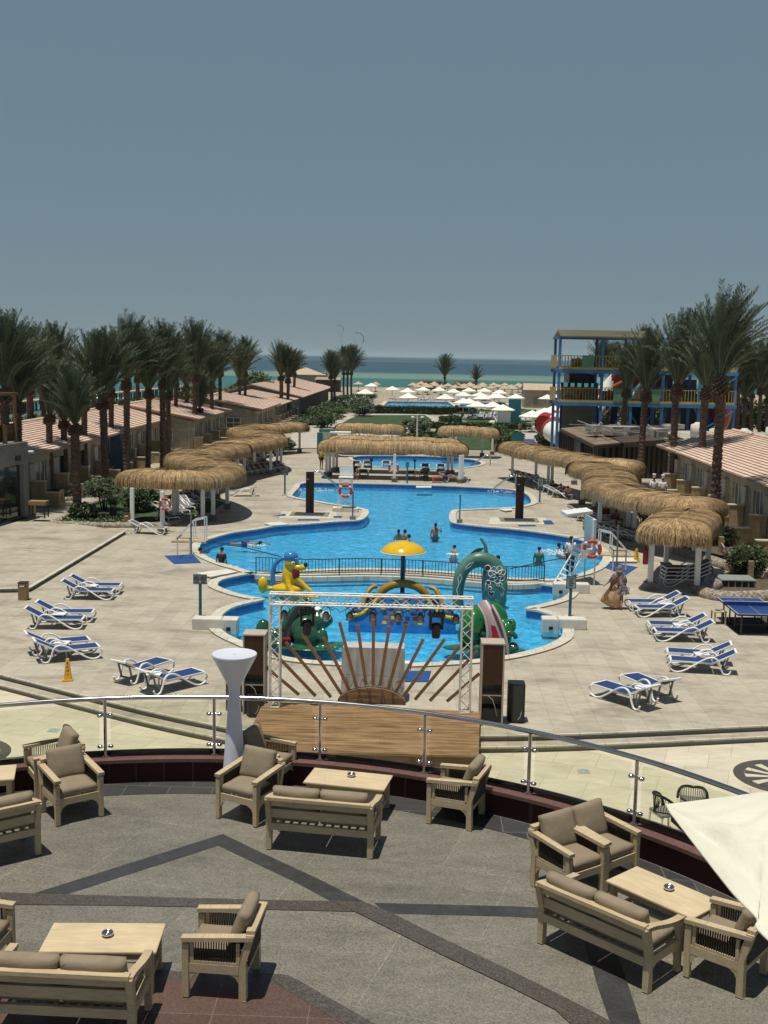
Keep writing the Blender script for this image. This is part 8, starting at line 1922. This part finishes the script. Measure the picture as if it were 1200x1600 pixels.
person(Vector((PY(1036,770,73).x, 73.2, 0)), pi+.1, 'chef in white with a tall hat, right of two', top='clothwhite', bottom='clothdark', longp=True, hat=True, group='chefs walking away', sleeves=.7, h=1.82)
person(PY(502,738,92).xy.to_3d(), 2.6, 'person in a yellow shirt at the left end of the middle canopy', top='clothyellow', bottom='clothdark', h=1.75)
person(PY(813,655,136).xy.to_3d(), .4, 'distant man in dark shorts walking by the far pool', bottom='clothdark', h=1.8, pose='walk')
for (x, y, rz, lb, tp) in [(866,771,2.2,'reclining person in dark clothes under the right canopy, farthest','clothdark'),(877,776,2.3,'reclining person with bare legs under the right canopy, beside the farthest',None),(888,780,2.3,'reclining bather in the middle of the row under the right canopy',None),(946,812,2.4,'person in red lying in the deep shade behind the lifeguard chair','darkred'),(960,820,2.5,'bather lying in the deep shade nearest the straw hut side',None)]:
    c = P(x, y, 0); person(c, rz-pi/2 if False else rz+.6, lb, pose='recline', top=tp, skin='skin')
person(P(665,752,0), pi, 'dark figure seated on a lounger under the middle canopy facing the rear pool', pose='sit', top='clothdark', bottom='clothdark', longp=True); person(P(553,749,0), .3, 'woman in dark clothes with yellow pattern seated at the left end of the middle canopy', pose='sit', top='clothdark', bottom='clothyellow')
person(P(694,754,0), 1.6, 'sunbather lying on the lounger with the orange towel', pose='recline', skin='skin'); m = MB(); c = P(682,754,0); m.box(c+Vector((0, .1, .38)), (.6, .6, .1)); m.box(c+Vector((-.25, 0, .2)), (.12, .5, .35)); tag(m.build('towel', 'towel'), 'orange towel hanging over the foot of a lounger under the middle canopy', 'towel')
# woman in a patterned tunic and tan skirt
c = P(965, 951, 0); wm_ = person(c, pi-.5, 'woman in a patterned tunic and billowing tan skirt carrying white paper towards the pool', top=None, bottom=None, hair='scarf', h=1.62, pose='walk', arms=dict(er=(-.25, .05, 1.14), wr=(-.27, -.02, .90), el=(.30, .0, 1.16), wl=(.47, -.06, .98)), skin='skin')
wm_.rotation_euler = (0, 0, pi)
def loft(rings, n, name, mt, fold=0.0, nf=7, seed=0, parent=None):
    m = MB(); vs = []
    for (cx_, cy_, z, rx, ry, fk) in rings:
        for i in range(n): t = 2*pi*i/n; f = 1+fold*fk*(sin(nf*t+seed+z*2)+.5*sin((nf*2-1)*t)); vs.append((cx_+rx*cos(t)*f, cy_+ry*sin(t)*f, z))
    k = len(rings); m.add(vs, [(j*n+i, j*n+(i+1) % n, (j+1)*n+(i+1) % n, (j+1)*n+i) for j in range(k-1) for i in range(n)], 0, True); return m.build(name, mt, parent)
# local frame is turned by pi: +x here is the photograph's left
loft([(0, 0, 1.38, .07, .07, 0), (0, 0, 1.33, .20, .12, .2), (0, 0, 1.12, .19, .14, .3), (-.02, 0, .95, .21, .17, .6), (-.06, 0, .75, .26, .21, 1), (-.10, 0, .58, .30, .24, 1.4)], 36, 'tunic', 'tunic', .05, 6, 1, wm_)
loft([(.02, 0, .98, .17, .14, 0), (.08, 0, .75, .24, .19, .4), (.22, .02, .5, .36, .24, 1), (.25, .04, .28, .38, .24, 1.3), (.14, .02, .12, .26, .18, 1.3), (.06, 0, .03, .14, .12, 1)], 40, 'skirt', 'clothtan', .09, 8, 2, wm_)
for s, e_, w_ in ((1, (.30, .0, 1.16), (.47, -.06, .98)), (-1, (-.25, .05, 1.14), (-.27, -.02, .90))):
    k = 1.62/1.72; skinmesh('sleeve', [Vector((s*.15, 0, 1.40))*k, Vector(e_)*k, Vector(e_).lerp(Vector(w_), .5)*k], [(0, 1), (1, 2)], [.085, .075, .08], 'tunic', wm_, 1)
m = MB(); m.ell((0, .01, 1.53), (.10, .115, .13), 16, 10); m.ell((0, .04, 1.40), (.13, .11, .10), 14, 8); blob(m, 'headscarf', 'scarf', wm_, .02, 3)
m = MB(); vs = []; n = 14
for i in range(n+1):
    t = i/n; x = .12+.34*t; z = 1.30-.85*t; q = .10+.04*sin(t*9)
    vs += [(x-q, .16+.05*sin(t*7), z), (x+q*.4, .20+.06*sin(t*6+1), z-.03), (x+q, .15+.04*sin(t*8), z)]
m.add(vs, [(3*i+j, 3*i+3+j, 3*i+4+j, 3*i+1+j) for i in range(n) for j in (0, 1)], 0, True); m.add([(x, y+.012, z) for x, y, z in vs], [(3*i+j, 3*i+1+j, 3*i+4+j, 3*i+3+j) for i in range(n) for j in (0, 1)], 0, True); m.build('shawl', pm('brown shawl', (.16, .09, .055), .9, .2, 10), wm_)
c2 = wm_.matrix_basis@Vector((-.30, -.03, .78)); m = MB(); m.box((0, 0, 0), (.26, .05, .13), R=Matrix.Rotation(.2, 3, 'Y')); o = m.build('paper', 'white'); o.location = c2; tag(o, 'white folded paper held by the woman in the tan skirt', 'paper')
# ============================================================ HAZE
hb_ = MB(); hb_.box((0, 0, 48.0), (140000, 140000, 104.0)); hz_o = hb_.build('haze', [bpy.data.materials.new('haze air')]); tag(hz_o, kind='stuff')
hm_ = hz_o.data.materials[0]; hm_.use_nodes = True; ht_ = hm_.node_tree; ht_.nodes.clear()
ho = ht_.nodes.new('ShaderNodeOutputMaterial'); hv = ht_.nodes.new('ShaderNodeVolumePrincipled'); hv.inputs['Density'].default_value = 0.000065; hv.inputs['Color'].default_value = (0.70, 0.88, 0.95, 1); hv.inputs['Anisotropy'].default_value = 0.0
ht_.links.new(hv.outputs[0], ho.inputs['Volume'])
